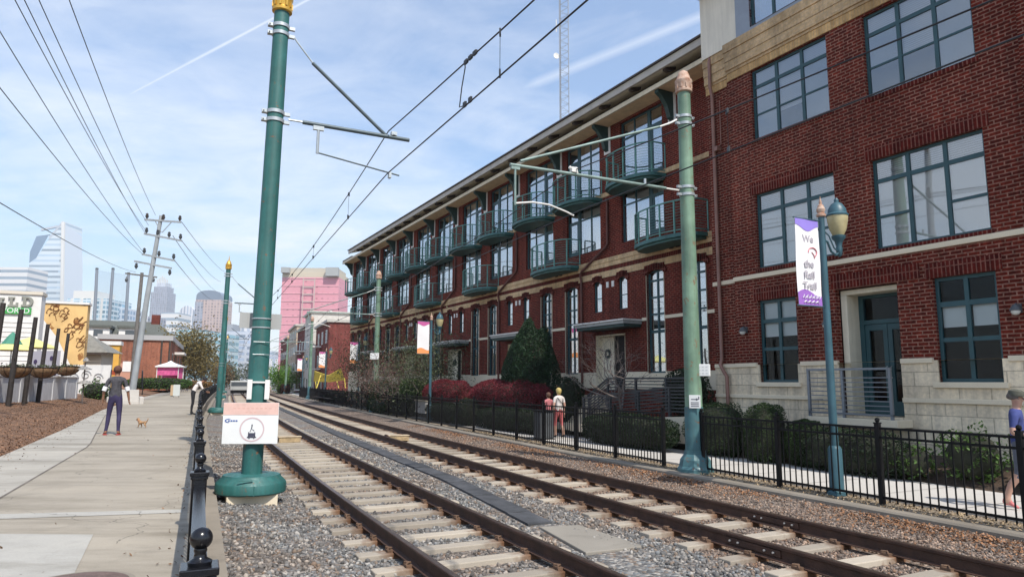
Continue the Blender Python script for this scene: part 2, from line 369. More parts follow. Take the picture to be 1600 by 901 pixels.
def concrete_mat(name, color, stain=0.35, joint=None, rough=0.9):
    m = bpy.data.materials.new(name); m.use_nodes = True; t = NT(m.node_tree); m.node_tree.nodes.clear()
    o = t('ShaderNodeOutputMaterial'); b = t('ShaderNodeBsdfPrincipled'); t.link(b.outputs[0], o.inputs[0]); b.inputs['Roughness'].default_value = rough; b.inputs['Specular IOR Level'].default_value = 0.25
    P = t('ShaderNodeNewGeometry').outputs['Position']
    def nz(sc, det=6.0, ro=0.6, di=0.0):
        n = t('ShaderNodeTexNoise', i_Scale=sc, i_Detail=det, i_Roughness=ro, i_Distortion=di); t.link(P, n.inputs['Vector']); return n.outputs[0]
    c = t.mix(t.ramp(nz(0.35), [(0.3, (0, 0, 0)), (0.7, (1, 1, 1))]), tuple(x*(1-stain*0.4) for x in color), tuple(x*1.06 for x in color))
    c = t.mix(t.ramp(nz(1.7, 8, 0.7, 0.6), [(0.52, (0, 0, 0)), (0.75, (stain,)*3)]), c, tuple(x*0.55 for x in color))
    c = t.mix(1.0, c, t.ramp(nz(70, 3, 0.8), [(0.3, (0.90,)*3), (0.7, (1.08,)*3)]), 'MULTIPLY')
    v = t('ShaderNodeTexVoronoi', i_Scale=3.0); t.link(P, v.inputs['Vector'])
    c = t.mix(t.math('LESS_THAN', v.outputs['Distance'], 0.028), c, tuple(x*0.5 for x in color))
    if joint:
        mpn = t('ShaderNodeMapping'); mpn.inputs['Rotation'].default_value = (0, 0, R(25)); mpn.inputs['Scale'].default_value = (0.5, 2.2, 1); t.link(P, mpn.inputs[0])
        n_ = t('ShaderNodeTexNoise', i_Scale=.55, i_Detail=6.0, i_Roughness=.7); t.link(mpn.outputs[0], n_.inputs['Vector'])
        c = t.mix(1.0, c, t.ramp(n_.outputs[0], [(.34, (.70, .69, .66)), (.52, (1, 1, 1)), (.70, (1.10, 1.09, 1.07))]), 'MULTIPLY')
        n_ = t('ShaderNodeTexNoise', i_Scale=1.1, i_Detail=4.0); t.link(P, n_.inputs['Vector']); wv = t.vmath('ADD', P, t.vmath('SCALE', n_.outputs['Color']))
        ve = t('ShaderNodeTexVoronoi', feature='DISTANCE_TO_EDGE', i_Scale=.22); t.link(wv, ve.inputs['Vector'])
        crk = t.math('MULTIPLY', t.math('LESS_THAN', ve.outputs['Distance'], .0011), t.math('GREATER_THAN', nz(.3, 2), .5))
        c = t.mix(t.math('MULTIPLY', crk, .7), c, tuple(x*.3 for x in color))
    t.link(c, b.inputs['Base Color'])
    bp = t('ShaderNodeBump', i_Strength=0.25, i_Distance=0.004); t.link(nz(120, 3), bp.inputs['Height']); t.link(bp.outputs[0], b.inputs['Normal'])
    MATS[name] = m; return m
M_PATH = concrete_mat('path_concrete', (0.355, 0.312, 0.25), .55, joint=True); M_PATH2 = concrete_mat('path_concrete_pale', (0.385, 0.355, 0.305), .45, joint=True)
M_WALK = concrete_mat('walk_concrete', (0.52, 0.49, 0.45), 0.25); M_CURB = concrete_mat('curb_concrete', (0.27, 0.235, 0.19), 0.6)
M_TIE = concrete_mat('sleeper_concrete', (0.42, 0.37, 0.305), 0.6)
t = NT(M_TIE.node_tree); bs = [n for n in M_TIE.node_tree.nodes if n.type == 'BSDF_PRINCIPLED'][0]; src = bs.inputs['Base Color'].links[0].from_socket
ob = t('ShaderNodeTexCoord').outputs['Object']; sp_ = t('ShaderNodeSeparateXYZ'); t.link(ob, sp_.inputs[0]); geo_ = t('ShaderNodeNewGeometry')
dd_ = t.math('ABSOLUTE', t.math('SUBTRACT', t.math('ABSOLUTE', sp_.outputs[0]), .754)); nz_ = t('ShaderNodeTexNoise', i_Scale=9.0, i_Detail=5.0); t.link(geo_.outputs['Position'], nz_.inputs['Vector'])
mk = t.math('MULTIPLY', t.math('SUBTRACT', 1.0, t.math('DIVIDE', dd_, t.math('MULTIPLY', nz_.outputs[0], .62)), clamp=True), 1.3, clamp=True)
oi = t('ShaderNodeObjectInfo'); tone = t.ramp(oi.outputs['Random'], [(0, (.72, .70, .68)), (.5, (.98, .97, .95)), (1, (1.10, 1.08, 1.04))])
t.link(t.mix(1.0, t.mix(mk, src, (.15, .075, .04)), tone, 'MULTIPLY'), bs.inputs['Base Color'])
M_SOIL = mat('soil', (0.055, 0.035, 0.022), 0.95, var=0.5, vscale=6, fine=0.6, fscale=40, bump=1.0, bscale=30)
M_MULCH = mat('mulch', (0.16, 0.085, 0.045), 0.95, var=0.45, vscale=2.5, fine=0.6, fscale=50, bump=1.0, bscale=48)
M_DIRT = mat('dirt', (0.25, 0.20, 0.145), 0.95, var=0.4, vscale=3, fine=0.5, fscale=45, bump=0.8, bscale=40)
M_FARG = mat('far_ground', (0.13, 0.12, 0.10), 0.95, var=0.4, vscale=0.05)

g = MB().quad((-2500, -150, -0.6), (2500, -150, -0.6), (2500, 2500, -0.6), (-2500, 2500, -0.6)).build('ground', M_FARG); struct(g)

mb = MB(); sweep(mb, [(-3.6, 0.0), (-2.95, -0.04), (-2.3, -0.13), (-1.5, -0.20), (-1.25, -0.235), (-.9, -.245), (.9, -.245), (1.25, -.235), (1.6, -0.215), (2.35, -0.215), (2.7, -.235)], -14, 420, 1.5, closed=False)
struct(mb.build('ballast_bed', M_BAL, recalc=False))
mb = MB(); sweep(mb, [(2.7, -.235), (3.05, -.245), (4.85, -.245), (5.2, -.235), (5.5, -0.205), (6.0, -0.18), (6.75, -0.13)], -14, 420, 1.5, closed=False)
struct(mb.build('brown_ballast_bed', M_BALB, recalc=False))
mb = MB(); sweep(mb, [(6.70, -0.3), (6.70, -0.075), (6.73, -0.045), (6.92, -0.045), (6.95, -0.08), (6.95, -0.3)], -14, 330, 1.0); struct(mb.build('curb', M_CURB, smooth=40))
mb = MB(); sweep(mb, [(6.93, -0.09), (7.25, -0.055), (7.62, -0.05)], -14, 330, 1.5, closed=False); struct(mb.build('verge', M_DIRT, recalc=False))

PZ = 0.50       # level of the path
_le = [gp(0, 713, PZ), gp(100, 670, PZ), gp(160, 640, PZ), gp(215, 622, PZ)]
_ley = [-10]+[p.y for p in _le]+[110, 250]; _lex = [1.0]+[p.x for p in _le]+[_le[-1].x-(110-_le[-1].y)*.435, _le[-1].x-(250-_le[-1].y)*.42]
def left_edge(Y): return float(np.interp(Y, _ley, _lex))
def fence_x(Y):
    a = -0.449*Y+0.035
    i = float(np.interp(Y, _ys, _xs)); s = float(np.interp(Y, _ny, _ns)); b = i-2.93*math.hypot(1, s)
    return a if Y < 30 else b if Y > 40 else a+(b-a)*(Y-30)/10
# path: slabs between expansion joints, right band and pale left band
Ys = frange(-6, 240, 1.0)
JOIN = lambda Y: fence_x(Y)*0.45+left_edge(Y)*0.55 if Y > 9 else 0
mb = MB(); mb2 = MB()
_a, _b, _c = gp(114, 892, PZ), gp(0, 778, PZ), gp(140, 696, PZ)
def split_x(Y): return max(float(np.interp(Y, [-10, _b.y, _c.y, 28, 40, 250], [-_b.y*0+_b.x+(_c.x-_b.x)/(_c.y-_b.y)*(-10-_b.y), _b.x, _c.x, left_edge(28)+.6, left_edge(40)+.15, left_edge(250)+.05])), left_edge(Y)+.02)
for i in range(len(Ys)-1):
    a, b = Ys[i], Ys[i+1]
    if b <= 8.2 and False: continue
    mb.quad((split_x(a), a, PZ), (fence_x(a)-0.02, a, PZ), (fence_x(b)-0.02, b, PZ), (split_x(b), b, PZ))
    mb2.quad((left_edge(a), a, PZ), (split_x(a)-0.012, a, PZ), (split_x(b)-0.012, b, PZ), (left_edge(b), b, PZ))
struct(mb.build('path', M_PATH, recalc=False)); struct(mb2.build('path_apron', M_PATH2, recalc=False))
M_PATH3 = concrete_mat('path_concrete_new', (0.385, 0.365, 0.325), .35, joint=True)
for nm, pts in (('path_patch', [(-30, 833), (146, 834), (112, 903), (-30, 903)]), ('path_strip', [(-30, 803), (284, 795), (284, 800), (-30, 811)])):
    q = [gp(x, y, PZ+.004) for x, y in pts]; struct(MB().quad(*q).build(nm, M_PATH3, recalc=False))
# saw-cut joints as thin dark sheets 4 mm above
M_JOINT = mat('joint_dark', (0.13, 0.11, 0.09), 0.95, var=.5, vscale=3)
mb = MB()
for k, Y in enumerate([7.3, 9.6, 12.4, 15.4, 18.6, 22, 25.6, 29.4, 33.5, 38, 43, 49]):
    x0, x1 = (left_edge(Y) if k > 2 else split_x(Y)-4, fence_x(Y)-0.05)
    dy = 0.45*(x1-x0)*0.0
    mb.quad((x0, Y-0.004, PZ+.008), (x1, Y-0.004, PZ+.008), (x1, Y+0.004, PZ+.008), (x0, Y+0.004, PZ+.008))
for i in range(6, 40):
    a, b = Ys[i], Ys[i+1]; mb.quad((split_x(a)-0.02, a, PZ+.0045), (split_x(a)+0.012, a, PZ+.0045), (split_x(b)+0.012, b, PZ+.0045), (split_x(b)-0.02, b, PZ+.0045))
struct(mb.build('path_joints', M_JOINT, recalc=False))
# retaining edge of the path under the left fence
mb = MB()
for i in range(len(Ys)-1):
    a, b = Ys[i], Ys[i+1]
    for (o0, z0), (o1, z1) in zip([(-0.02, PZ+.002), (0.10, PZ+.002), (0.10, 0.02), (0.36, 0.015)], [(0.10, PZ+.002), (0.10, 0.02), (0.36, 0.015), (0.38, -0.3)]):
        mb.quad((fence_x(a)+o0, a, z0), (fence_x(a)+o1, a, z1), (fence_x(b)+o1, b, z1), (fence_x(b)+o0, b, z0))
struct(mb.build('path_edging', M_CURB, recalc=False))
# left side terrain: mulch rising away from the path
def mulch_z(e, Y): return PZ+min(1.30, 0.165*e)+0.05*math.sin(e*1.7+Y*0.6)*min(1, e)*0.6
mb = MB(); es = [0, 0.25, 0.6, 1, 1.6, 2.3, 3, 4, 5.5, 8, 14, 30, 80, 300]; yy = frange(-4, 240, 2.0)
for Y in yy:
    for e in es: mb.v.append((left_edge(Y)-e*1.12, Y+e*0.0, mulch_z(e, Y)-(0.03 if e == 0 else 0)))
n = len(es)
for i in range(len(yy)-1):
    for j in range(n-1): mb.f.append((i*n+j, i*n+j+1, (i+1)*n+j+1, (i+1)*n+j)); mb.mi.append(0)
struct(mb.build('mulch_bed', M_MULCH, smooth=60, recalc=False))

# ------------------------------------------------------------------ facades' line
FD = Vector((-0.47773801, 0.87850236, 0)); FN = Vector((0.87850236, 0.47773801, 0))
P0 = Vector((9.69635, 14.0, 0)); P1 = P0+0.5*FN; FRZ = math.atan2(-FD.y, -FD.x)
def fac(s, o=0.0, z=0.0, base=P0): return base+FD*s+FN*o+Vector((0, 0, z))
# sidewalk and planting bed on the right
def walk_off(u): return float(np.interp(u, [-14, 10, 30, 50, 62, 90, 330], [9.95, 9.95, 9.75, 8.9, 8.4, 9.6, 9.6]))
mb = MB(); us = frange(-14, 300, 1.5)
for i in range(len(us)-1):
    a, b = us[i], us[i+1]
    mb.quad(cur(a, 7.60, 0), cur(a, walk_off(a), 0), cur(b, walk_off(b), 0), cur(b, 7.60, 0))
    mb.quad(cur(a, 7.60, -0.1), cur(a, 7.60, 0), cur(b, 7.60, 0), cur(b, 7.60, -0.1))
struct(mb.build('sidewalk', M_WALK, recalc=False))
mb = MB()
for i in range(0, len(us), 1):
    u = us[i]
    p = cur(u, 7.72, 0.004); q = cur(u, walk_off(u)-0.02, 0.004); t = (cur(u+0.01, 8)-cur(u, 8)).normalized()*0.008
    mb.quad(p-t, q-t, q+t, p+t)
struct(mb.build('sidewalk_joints', mat('joint_walk', (0.2, 0.18, 0.15), 0.95), recalc=False))
mb = MB(); us = frange(-14, 75, 1.0); K = 7
for u in us:
    a = cur(u, walk_off(u)-0.02, -0.01)
    # out to just behind the facade plane
    d = (a-P0).dot(FN); b = a-FN*(d-0.3)
    for k in range(K):
        p = a.lerp(b, k/(K-1)); z = 0.42*min(1, (k/(K-1))*1.6)
        mb.v.append((p.x, p.y, -0.01+z+0.03*math.sin(p.x*3.1+p.y*2.3)*(k > 0)))
for i in range(len(us)-1):
    for j in range(K-1): mb.f.append((i*K+j, i*K+j+1, (i+1)*K+j+1, (i+1)*K+j)); mb.mi.append(0)
struct(mb.build('planting_bed', M_SOIL, smooth=60, recalc=False))

# ------------------------------------------------------------------ tracks
M_RUST = mat('rail_rust', (0.060, 0.028, 0.017), 0.75, var=0.4, vscale=5, fine=0.35, fscale=90, bump=0.3)
M_RAILTOP = mat('rail_top', (0.15, 0.105, 0.08), 0.35, metal=0.7, var=0.3, vscale=8)
M_CLIP = mat('clip_iron', (0.13, 0.075, 0.045), 0.8, var=0.4, vscale=20)
TRACKS = (0.0, 3.95)
PROF = [(-.070, -.174), (.070, -.174), (.070, -.163), (.012, -.145), (.010, -.046), (.036, -.036), (.0365, -.006), (.030, -.0005), (-.030, -.0005), (-.0365, -.006), (-.036, -.036), (-.010, -.046), (-.012, -.145), (-.070, -.163)]
RN = {(0, -1): 'left rail of the near track beside the green pole', (0, 1): 'right rail of the near track next to the dark cable trough',
      (1, -1): 'left rail of the far track next to the grey ballast strip', (1, 1): 'rail nearest the concrete curb and black fence'}
for ti, tofs in enumerate(TRACKS):
    for sgn in (-1, 1):
        o = tofs+sgn*0.754
        mb = MB(); sweep(mb, [(o+a, b) for a, b in PROF], -10, 330, 0.9)
        r = mb.build('rail', M_RUST, smooth=35); tag(r, RN[(ti, sgn)], 'rail', 'steel rails of the two tracks')
        mb = MB(); sweep(mb, [(o-0.031, 0.0015), (o+0.031, 0.0015)], -10, 330, 0.9, closed=False); mb.build('running_surface', M_RAILTOP, r, recalc=False)
M_BOLT = mat('bolt_pale', (.55, .53, .50), .4, metal=.3)
RO = {o['label']: o for o in bpy.data.objects if 'label' in o and o.get('category') == 'rail'}
for key, px, py in (((1, -1), 1185, 846), ((1, 1), 1225, 806)):
    of = 3.95+key[1]*.754; q = gp(px, py, -.05); u0 = uxy(q.x, q.y, of)
    mb = MB(); sweep(mb, [(of-.030, -.130), (of-.030, -.055), (of-.013, -.050), (of-.013, -.140)], u0-.46, u0+.46, .2); jb = mb.build('joint_bar', M_RUST, RO[RN[key]])
    for k in (-.36, -.22, .22, .36):
        c_ = cur(u0+k, of-.031, -.09); nrm = (cur(u0+k, of-.2)-cur(u0+k, of)).normalized(); MB().path([tuple(c_), tuple(c_+nrm*.022)], .013, 6).build('bolt', M_BOLT, jb)
mb = MB(); mb.box(-1.28, 1.28, -0.125, 0.125, -0.34, -0.176)
for v in range(len(mb.v)):
    x, y, z = mb.v[v]
    if z > -0.2: mb.v[v] = (x*0.985, y*0.88, z)
tie_me = mb.mesh('sleeper', M_TIE, bevel=0.012)
mb = MB()
mb.box(-0.035, 0.035, -0.06, 0.06, -0.176, -0.145).path([(-0.03, -0.05, -0.15), (-0.03, -0.045, -0.125), (0.03, 0, -0.13), (-0.03, 0.045, -0.125), (-0.03, 0.05, -0.15)], 0.011, 6)
clip_me = mb.mesh('rail_clip', M_CLIP, smooth=40)
SP = 0.78
for ti, tofs in enumerate(TRACKS):
    for k in range(148):
        u = 2.6+SP*k+(0.31 if ti else 0)+random.uniform(-.03, .03); p = cur(u, tofs, random.uniform(-0.012, 0.004))
        s = bpy.data.objects.new('sleeper', tie_me); C.objects.link(s); s.location = p; s.rotation_euler = (0, 0, head(u)-math.pi/2+random.uniform(-.02, .02))
        tag(s, ('tan concrete sleeper in the ballast under the near track by the green pole', 'tan concrete sleeper in the ballast under the track nearer the fence')[ti], 'sleeper', ('sleepers of the near track', 'sleepers of the track by the fence')[ti])
        if k < 26:
            for rs in (-1, 1):
                for cs in (-1, 1):
                    c = bpy.data.objects.new('rail_clip', clip_me); C.objects.link(c); c.parent = s; c.location = (rs*0.754+cs*0.10, 0, 0); c.rotation_euler = (0, 0, 0 if cs < 0 else math.pi)

# loose stones and fallen leaves (nobody could count them)
def scatter_stones(name, n, u0, u1, o0, o1, m, smin=0.016, smax=0.042, ties=True, zf=None, flat=0.75):
    ico = bmesh.new(); bmesh.ops.create_icosphere(ico, subdivisions=1, radius=1); bv = np.array([v.co[:] for v in ico.verts]); bf = np.array([[v.index for v in f.verts] for f in ico.faces]); ico.free()
    t = RNG.random(n); u = u0+(u1-u0)*t**1.7; of = RNG.uniform(o0, o1, n)
    ok = np.ones(n, bool)
    if ties:
        for ti, tofs in enumerate(TRACKS):
            ph = (u-2.6-(0.31 if ti else 0))/SP; fr = np.abs(ph-np.round(ph))*SP
            ok &= ~((np.abs(of-tofs) < 1.26) & (fr < 0.145) & (RNG.random(n) > 0.04))
            for sg in (-1, 1): ok &= np.abs(of-tofs-sg*0.754) > 0.10
        ok &= ~((of > 1.3) & (of < 2.75) & (np.abs(of-np.interp(u, TRU, TRO)) < 0.27))
    u, of = u[ok], of[ok]; k = len(u)
    y = np.interp(u, _us, _ys); x = np.interp(y, _ys, _xs); s = np.interp(y, _ny, _ns); q = np.hypot(1, s)
    z = np.interp(of, [-3.6, -2.95, -2.3, -1.5, -1.25, -.9, .9, 1.25, 1.6, 2.35, 2.7, 3.05, 4.85, 5.2, 5.5, 6.0, 6.75], [0, -.04, -.13, -.20, -.235, -.245, -.245, -.235, -.215, -.215, -.235, -.245, -.245, -.235, -.205, -.18, -.13]) if zf is None else zf(of)
    P = np.stack([x+of/q, y-of*s/q, z+RNG.uniform(-0.008, 0.014, k)], 1)
    sz = RNG.uniform(smin, smax, k)
    A = RNG.normal(size=(k, 4)); A /= np.linalg.norm(A, axis=1)[:, None]; w, a, b, c = A.T
    Rm = np.stack([1-2*(b*b+c*c), 2*(a*b-c*w), 2*(a*c+b*w), 2*(a*b+c*w), 1-2*(a*a+c*c), 2*(b*c-a*w), 2*(a*c-b*w), 2*(b*c+a*w), 1-2*(a*a+b*b)], 1).reshape(k, 3, 3)
    sc = np.stack([np.ones(k), RNG.uniform(0.55, 0.95, k), RNG.uniform(0.4, flat, k)], 1)
    V = bv[None]*(1+RNG.uniform(-0.22, 0.22, (k, len(bv), 1)))*(sc*sz[:, None])[:, None]
    V = np.einsum('kij,kvj->kvi', Rm, V)+P[:, None]
    F = bf[None]+(np.arange(k)*len(bv))[:, None, None]
    return fast_mesh(name, V.reshape(-1, 3), F.reshape(-1, 3), m)
def fast_mesh(name, V, F, m, parent=None, smooth=False):
    me = bpy.data.meshes.new(name); nf, w = F.shape
    me.vertices.add(len(V)); me.vertices.foreach_set('co', V.astype(np.float32).ravel())
    me.loops.add(nf*w); me.loops.foreach_set('vertex_index', F.astype(np.int32).ravel())
    me.polygons.add(nf); me.polygons.foreach_set('loop_start', np.arange(0, nf*w, w, dtype=np.int32))
    me.update(calc_edges=True); me.materials.append(m)
    if smooth: me.polygons.foreach_set('use_smooth', [True]*nf)
    o = bpy.data.objects.new(name, me); C.objects.link(o); o.parent = parent; return o
TRU = [5, 10.8, 16.3, 44, 90]; TRO = [1.45, 1.68, 2.15, 2.45, 2.3]
def stone_mat(name='stones', warm=None):
    m = bpy.data.materials.new(name); m.use_nodes = True; t = NT(m.node_tree); m.node_tree.nodes.clear()
    o = t('ShaderNodeOutputMaterial'); b = t('ShaderNodeBsdfPrincipled'); t.link(b.outputs[0], o.inputs[0]); b.inputs['Roughness'].default_value = 0.85; b.inputs['Specular IOR Level'].default_value = 0.3
    geo = t('ShaderNodeNewGeometry'); k = len(STONE_COLS)
    c = t.ramp(geo.outputs['Random Per Island'], [(i/k, cc) for i, cc in enumerate(STONE_COLS)], 'CONSTANT')
    n = t('ShaderNodeTexNoise', i_Scale=0.8, i_Detail=5.0); t.link(geo.outputs['Position'], n.inputs['Vector'])
    br = t.ramp(n.outputs[0], [(0.45, (0, 0, 0)), (0.65, (1, 1, 1))])
    c = t.mix(t.math('MULTIPLY', br, 0.5), c, t.mix(1.0, c, (1.0, 0.74, 0.55), 'MULTIPLY'))
    if warm: c = t.mix(1.0, c, warm, 'MULTIPLY')
    t.link(c, b.inputs['Base Color']); return m
M_STONE = stone_mat(); M_STONEB = stone_mat('stones_brown', (1.08, .88, .76))
o = scatter_stones('brown_stones', 42000, 3.0, 28, 2.75, 6.7, M_STONEB, .013, .032); tag(o, 'small brown ballast stones around the track by the fence', 'gravel', kind='stuff')
o = scatter_stones('ballast_stones', 46000, 3.0, 30, -2.9, 2.8, M_STONE); tag(o, 'grey and brown crushed stone ballast between the rails', 'gravel', kind='stuff')
# cable trough lids between the tracks and the end slab
mb = MB()
us = frange(11.2, 88, 0.9)
for i in range(len(us)-1):
    a, b = us[i], us[i+1]-0.015
    oa, ob = np.interp(a, TRU, TRO), np.interp(b, TRU, TRO)
    j0, j1 = random.uniform(-.012, .012), random.uniform(-.006, .006)
    vs = [cur(a, oa-.20+j0, -.30), cur(a, oa+.20+j0, -.30), cur(b, ob+.20+j0, -.30), cur(b, ob-.20+j0, -.30), cur(a, oa-.20+j0, -.178+j1), cur(a, oa+.20+j0, -.178+j1), cur(b, ob+.20+j0, -.178+j1), cur(b, ob-.20+j0, -.178+j1)]
    mb.add(vs, [(0, 1, 2, 3), (4, 5, 6, 7), (0, 1, 5, 4), (1, 2, 6, 5), (2, 3, 7, 6), (3, 0, 4, 7)])
o = mb.build('cable_trough', mat('trough_dark', (0.058, 0.059, 0.063), 0.85, var=0.45, vscale=2.5, fine=0.35), recalc=True); tag(o, 'long dark grey cable trough lid running between the two tracks', 'cable trough')
mb = MB(); cs = [gp(843, 822, -.185), gp(905, 819, -.185), gp(1008, 852, -.185), gp(915, 862, -.185)]
mb.add([c+Vector((0, 0, -.15)) for c in cs]+cs, [(0, 1, 2, 3), (4, 5, 6, 7), (0, 1, 5, 4), (1, 2, 6, 5), (2, 3, 7, 6), (3, 0, 4, 7)])
o = mb.build('pull_box_lid', concrete_mat('lid_concrete', (0.31, 0.28, 0.235), 0.8), bevel=0.012); tag(o, 'pale concrete slab lid at the near end of the cable trough', 'slab')
# two low brown signal boxes lying between rails
for u, of, lab in ((27.0, 0.08, 'small tan wooden box between the rails behind the warning sign'), (26.2, 3.72, 'small tan wooden box between the rails of the fence side track')):
    e = empty('track_box', cur(u, of, -0.17), head(u)-math.pi/2, lab, 'box', 'tan boxes between the rails')
    mb = MB().box(-0.42, 0.30, -0.15, 0.15, 0, 0.17); mb.build('box_body', mat('box_tan', (0.40, 0.29, 0.16), 0.8, var=0.3, vscale=8), e, bevel=0.012)
    mb = MB().box(-0.45, 0.33, -0.17, 0.17, 0.171, 0.20); mb.build('lid', mat('box_lid', (0.46, 0.36, 0.24), 0.8, var=0.3, vscale=8), e, bevel=0.008)
    mb = MB().box(-0.52, -0.455, -0.16, 0.16, 0, 0.22); mb.build('end_bracket', M_RUST, e)
# leaf litter
def scatter_leaves(name, n, fn, m, s0=0.018, s1=0.04):
    P = fn(n); k = len(P); sz = RNG.uniform(s0, s1, k)
    a = RNG.uniform(0, 2*np.pi, k); tilt = RNG.normal(0, 0.45, (k, 2))
    X = np.stack([np.cos(a), np.sin(a), tilt[:, 0]], 1); Y = np.stack([-np.sin(a), np.cos(a), tilt[:, 1]], 1)
    V = np.stack([P-X*sz[:, None], P-Y*sz[:, None]*.5, P+X*sz[:, None], P+Y*sz[:, None]*.5], 1).reshape(-1, 3)
    F = np.arange(k*4).reshape(k, 4); return fast_mesh(name, V, F, m)
def litter(n):
    u = 4+30*RNG.random(n)**1.5; of = 6.62-np.abs(RNG.normal(0, 0.36, n)); keep = (np.sin(u*0.9+1)+np.sin(u*2.3)*0.6+RNG.normal(0, .6, n) > -0.35) & (of > 5.0); u, of = u[keep], of[keep]
    y = np.interp(u, _us, _ys); x = np.interp(y, _ys, _xs); s = np.interp(y, _ny, _ns); q = np.hypot(1, s)
    z = np.interp(of, [5.3, 6.0, 6.75], [-.215, -.18, -.13])+RNG.uniform(0.015, 0.045, len(u))
    return np.stack([x+of/q, y-of*s/q, z], 1)
M_LEAFLIT = mat('leaf_litter', (0.23, 0.108, 0.048), 0.85, island=0.7)
o = scatter_leaves('fallen_leaves', 13000, litter, M_LEAFLIT, .012, .030); tag(o, 'orange brown fallen leaves along the foot of the curb', 'leaves', kind='stuff')
def litter2(n):
    u = 3+26*RNG.random(n)**1.4; of = RNG.uniform(6.97, 7.58, n); y = np.interp(u, _us, _ys); x = np.interp(y, _ys, _xs); s = np.interp(y, _ny, _ns); q = np.hypot(1, s)
    return np.stack([x+of/q, y-of*s/q, -0.06+RNG.uniform(0.005, 0.03, n)], 1)
o = scatter_leaves('verge_litter', 9000, litter2, mat('verge_bits', (0.30, 0.22, 0.13), 0.9, island=0.7), 0.01, 0.03); tag(o, 'dry twigs and leaf bits under the black picket fence', 'leaves', kind='stuff')
def litter3(n):
    Y = 9+34*RNG.random(n)**1.3; e = RNG.random(n)**1.3*5.0; x = np.array([left_edge(a)-b*1.12 for a, b in zip(Y, e)]); z = np.array([mulch_z(b, a) for a, b in zip(Y, e)])
    return np.stack([x, Y, z+RNG.uniform(0.005, 0.03, n)], 1)
o = scatter_leaves('mulch_chips', 36000, litter3, mat('mulch_bits', (0.19, 0.10, 0.055), 0.9, island=0.7), 0.010, 0.028); tag(o, 'brown bark chips on the bed beside the path', 'mulch', kind='stuff')

# ------------------------------------------------------------------ brick buildings
M_BRICK = brick_mat('brick_red', (0.150, 0.0190, 0.0115), (0.084, 0.0125, 0.0085), (0.20, 0.085, 0.062))
M_BRICK_R = brick_mat('brick_red_near', (0.150, 0.0200, 0.0110), (0.074, 0.0115, 0.0075), (0.235, 0.120, 0.088), bw=0.24, rh=0.083, ms=0.014)
M_SOLDIER = brick_mat('brick_soldier', (0.120, 0.014, 0.009), (0.060, 0.008, 0.006), (0.19, 0.08, 0.06), vertical=True, offset=0.0, bw=0.34, rh=0.088, ms=0.013)
M_TAN = brick_mat('brick_tan', (0.60, 0.43, 0.25), (0.50, 0.35, 0.19), (0.50, 0.38, 0.25), bw=0.22, rh=0.11, ms=0.008, var=0.15)
M_TANV = brick_mat('brick_tan_rowlock', (0.62, 0.41, 0.19), (0.48, 0.30, 0.135), (0.46, 0.33, 0.19), vertical=True, offset=0.0, bw=0.32, rh=0.085, ms=0.008, var=0.15)
M_LIME = concrete_mat('limestone', (0.74, 0.64, 0.48), 0.22)
M_SPLIT = brick_mat('split_limestone', (0.80, 0.68, 0.50), (0.70, 0.59, 0.43), (0.50, 0.42, 0.31), bw=0.62, rh=0.31, ms=0.012, bumpd=0.012, var=0.13, wash=0.15)
M_TEAL = mat('teal_paint', (0.022, 0.072, 0.085), 0.45, var=0.15, vscale=3)
M_TEALR = mat('railing_teal', (0.11, 0.27, 0.24), 0.5, var=.2)
M_TEALB = mat('balcony_teal', (0.040, 0.135, 0.130), 0.5, var=0.25, vscale=2.5, streak=0.25)
M_TEALD = mat('bracket_green', (0.016, 0.045, 0.040), 0.55, var=0.2)
M_CREAM = mat('cream_paint', (0.74, 0.67, 0.52), 0.7, var=0.08, vscale=2, streak=0.12)
M_CREAMW = mat('cream_stucco', (0.74, 0.69, 0.58), 0.85, var=0.07, vscale=1.5, streak=0.10)
M_SOFFIT = mat('soffit_cream', (0.82, 0.77, 0.62), 0.7, var=0.1)
M_FASCIA = mat('fascia_grey', (0.46, 0.43, 0.38), 0.6, var=0.12, vscale=2)
M_EAVED = mat('eave_dark', (0.055, 0.040, 0.032), 0.7, var=0.3)
M_WHITE = mat('white_trim', (0.72, 0.70, 0.66), 0.6, var=0.06)
M_COPPER = mat('copper_pipe', (0.115, 0.045, 0.035), 0.5, metal=0.3, var=0.3, vscale=2)
M_COPPERL = mat('brown_pipe', (0.23, 0.115, 0.085), 0.5, var=0.2, vscale=2)
M_GLASS = glass_mat('window_glass', refl=0.20)
M_GLASSL = glass_mat('window_glass_low', refl=0.0, tint=(.80, .86, .88), ior=1.33)
M_GLASSB = glass_mat('window_glass_bright', tint=(0.95, 0.97, 0.98), refl=0.48)
M_BLIND = stripe_mat('blind_slats', (0.30, 0.31, 0.33), (0.50, 0.51, 0.53), 0.05, 0.35)
M_SCREEN = mat('insect_screen', (0.30, 0.33, 0.37), 0.8, var=0.06)
M_SHEER = mat('white_curtain', (0.88, 0.88, 0.87), 0.8, var=0.05, vscale=1.0)
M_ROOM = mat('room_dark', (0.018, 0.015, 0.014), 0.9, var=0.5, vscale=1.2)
M_STEEL = mat('galv_grey', (0.42, 0.45, 0.46), 0.45, metal=0.5, var=0.15, vscale=6)
M_BLACK = mat('black_paint', (0.006, 0.006, 0.007), 0.5, var=0.3, vscale=8, spec=.22)
M_BLACKG = mat('black_gloss', (0.007, 0.007, 0.009), 0.22, var=0.3, vscale=8, spec=.45)
M_DARKGREY = mat('dark_grey_metal', (0.07, 0.075, 0.08), 0.5, var=0.2)

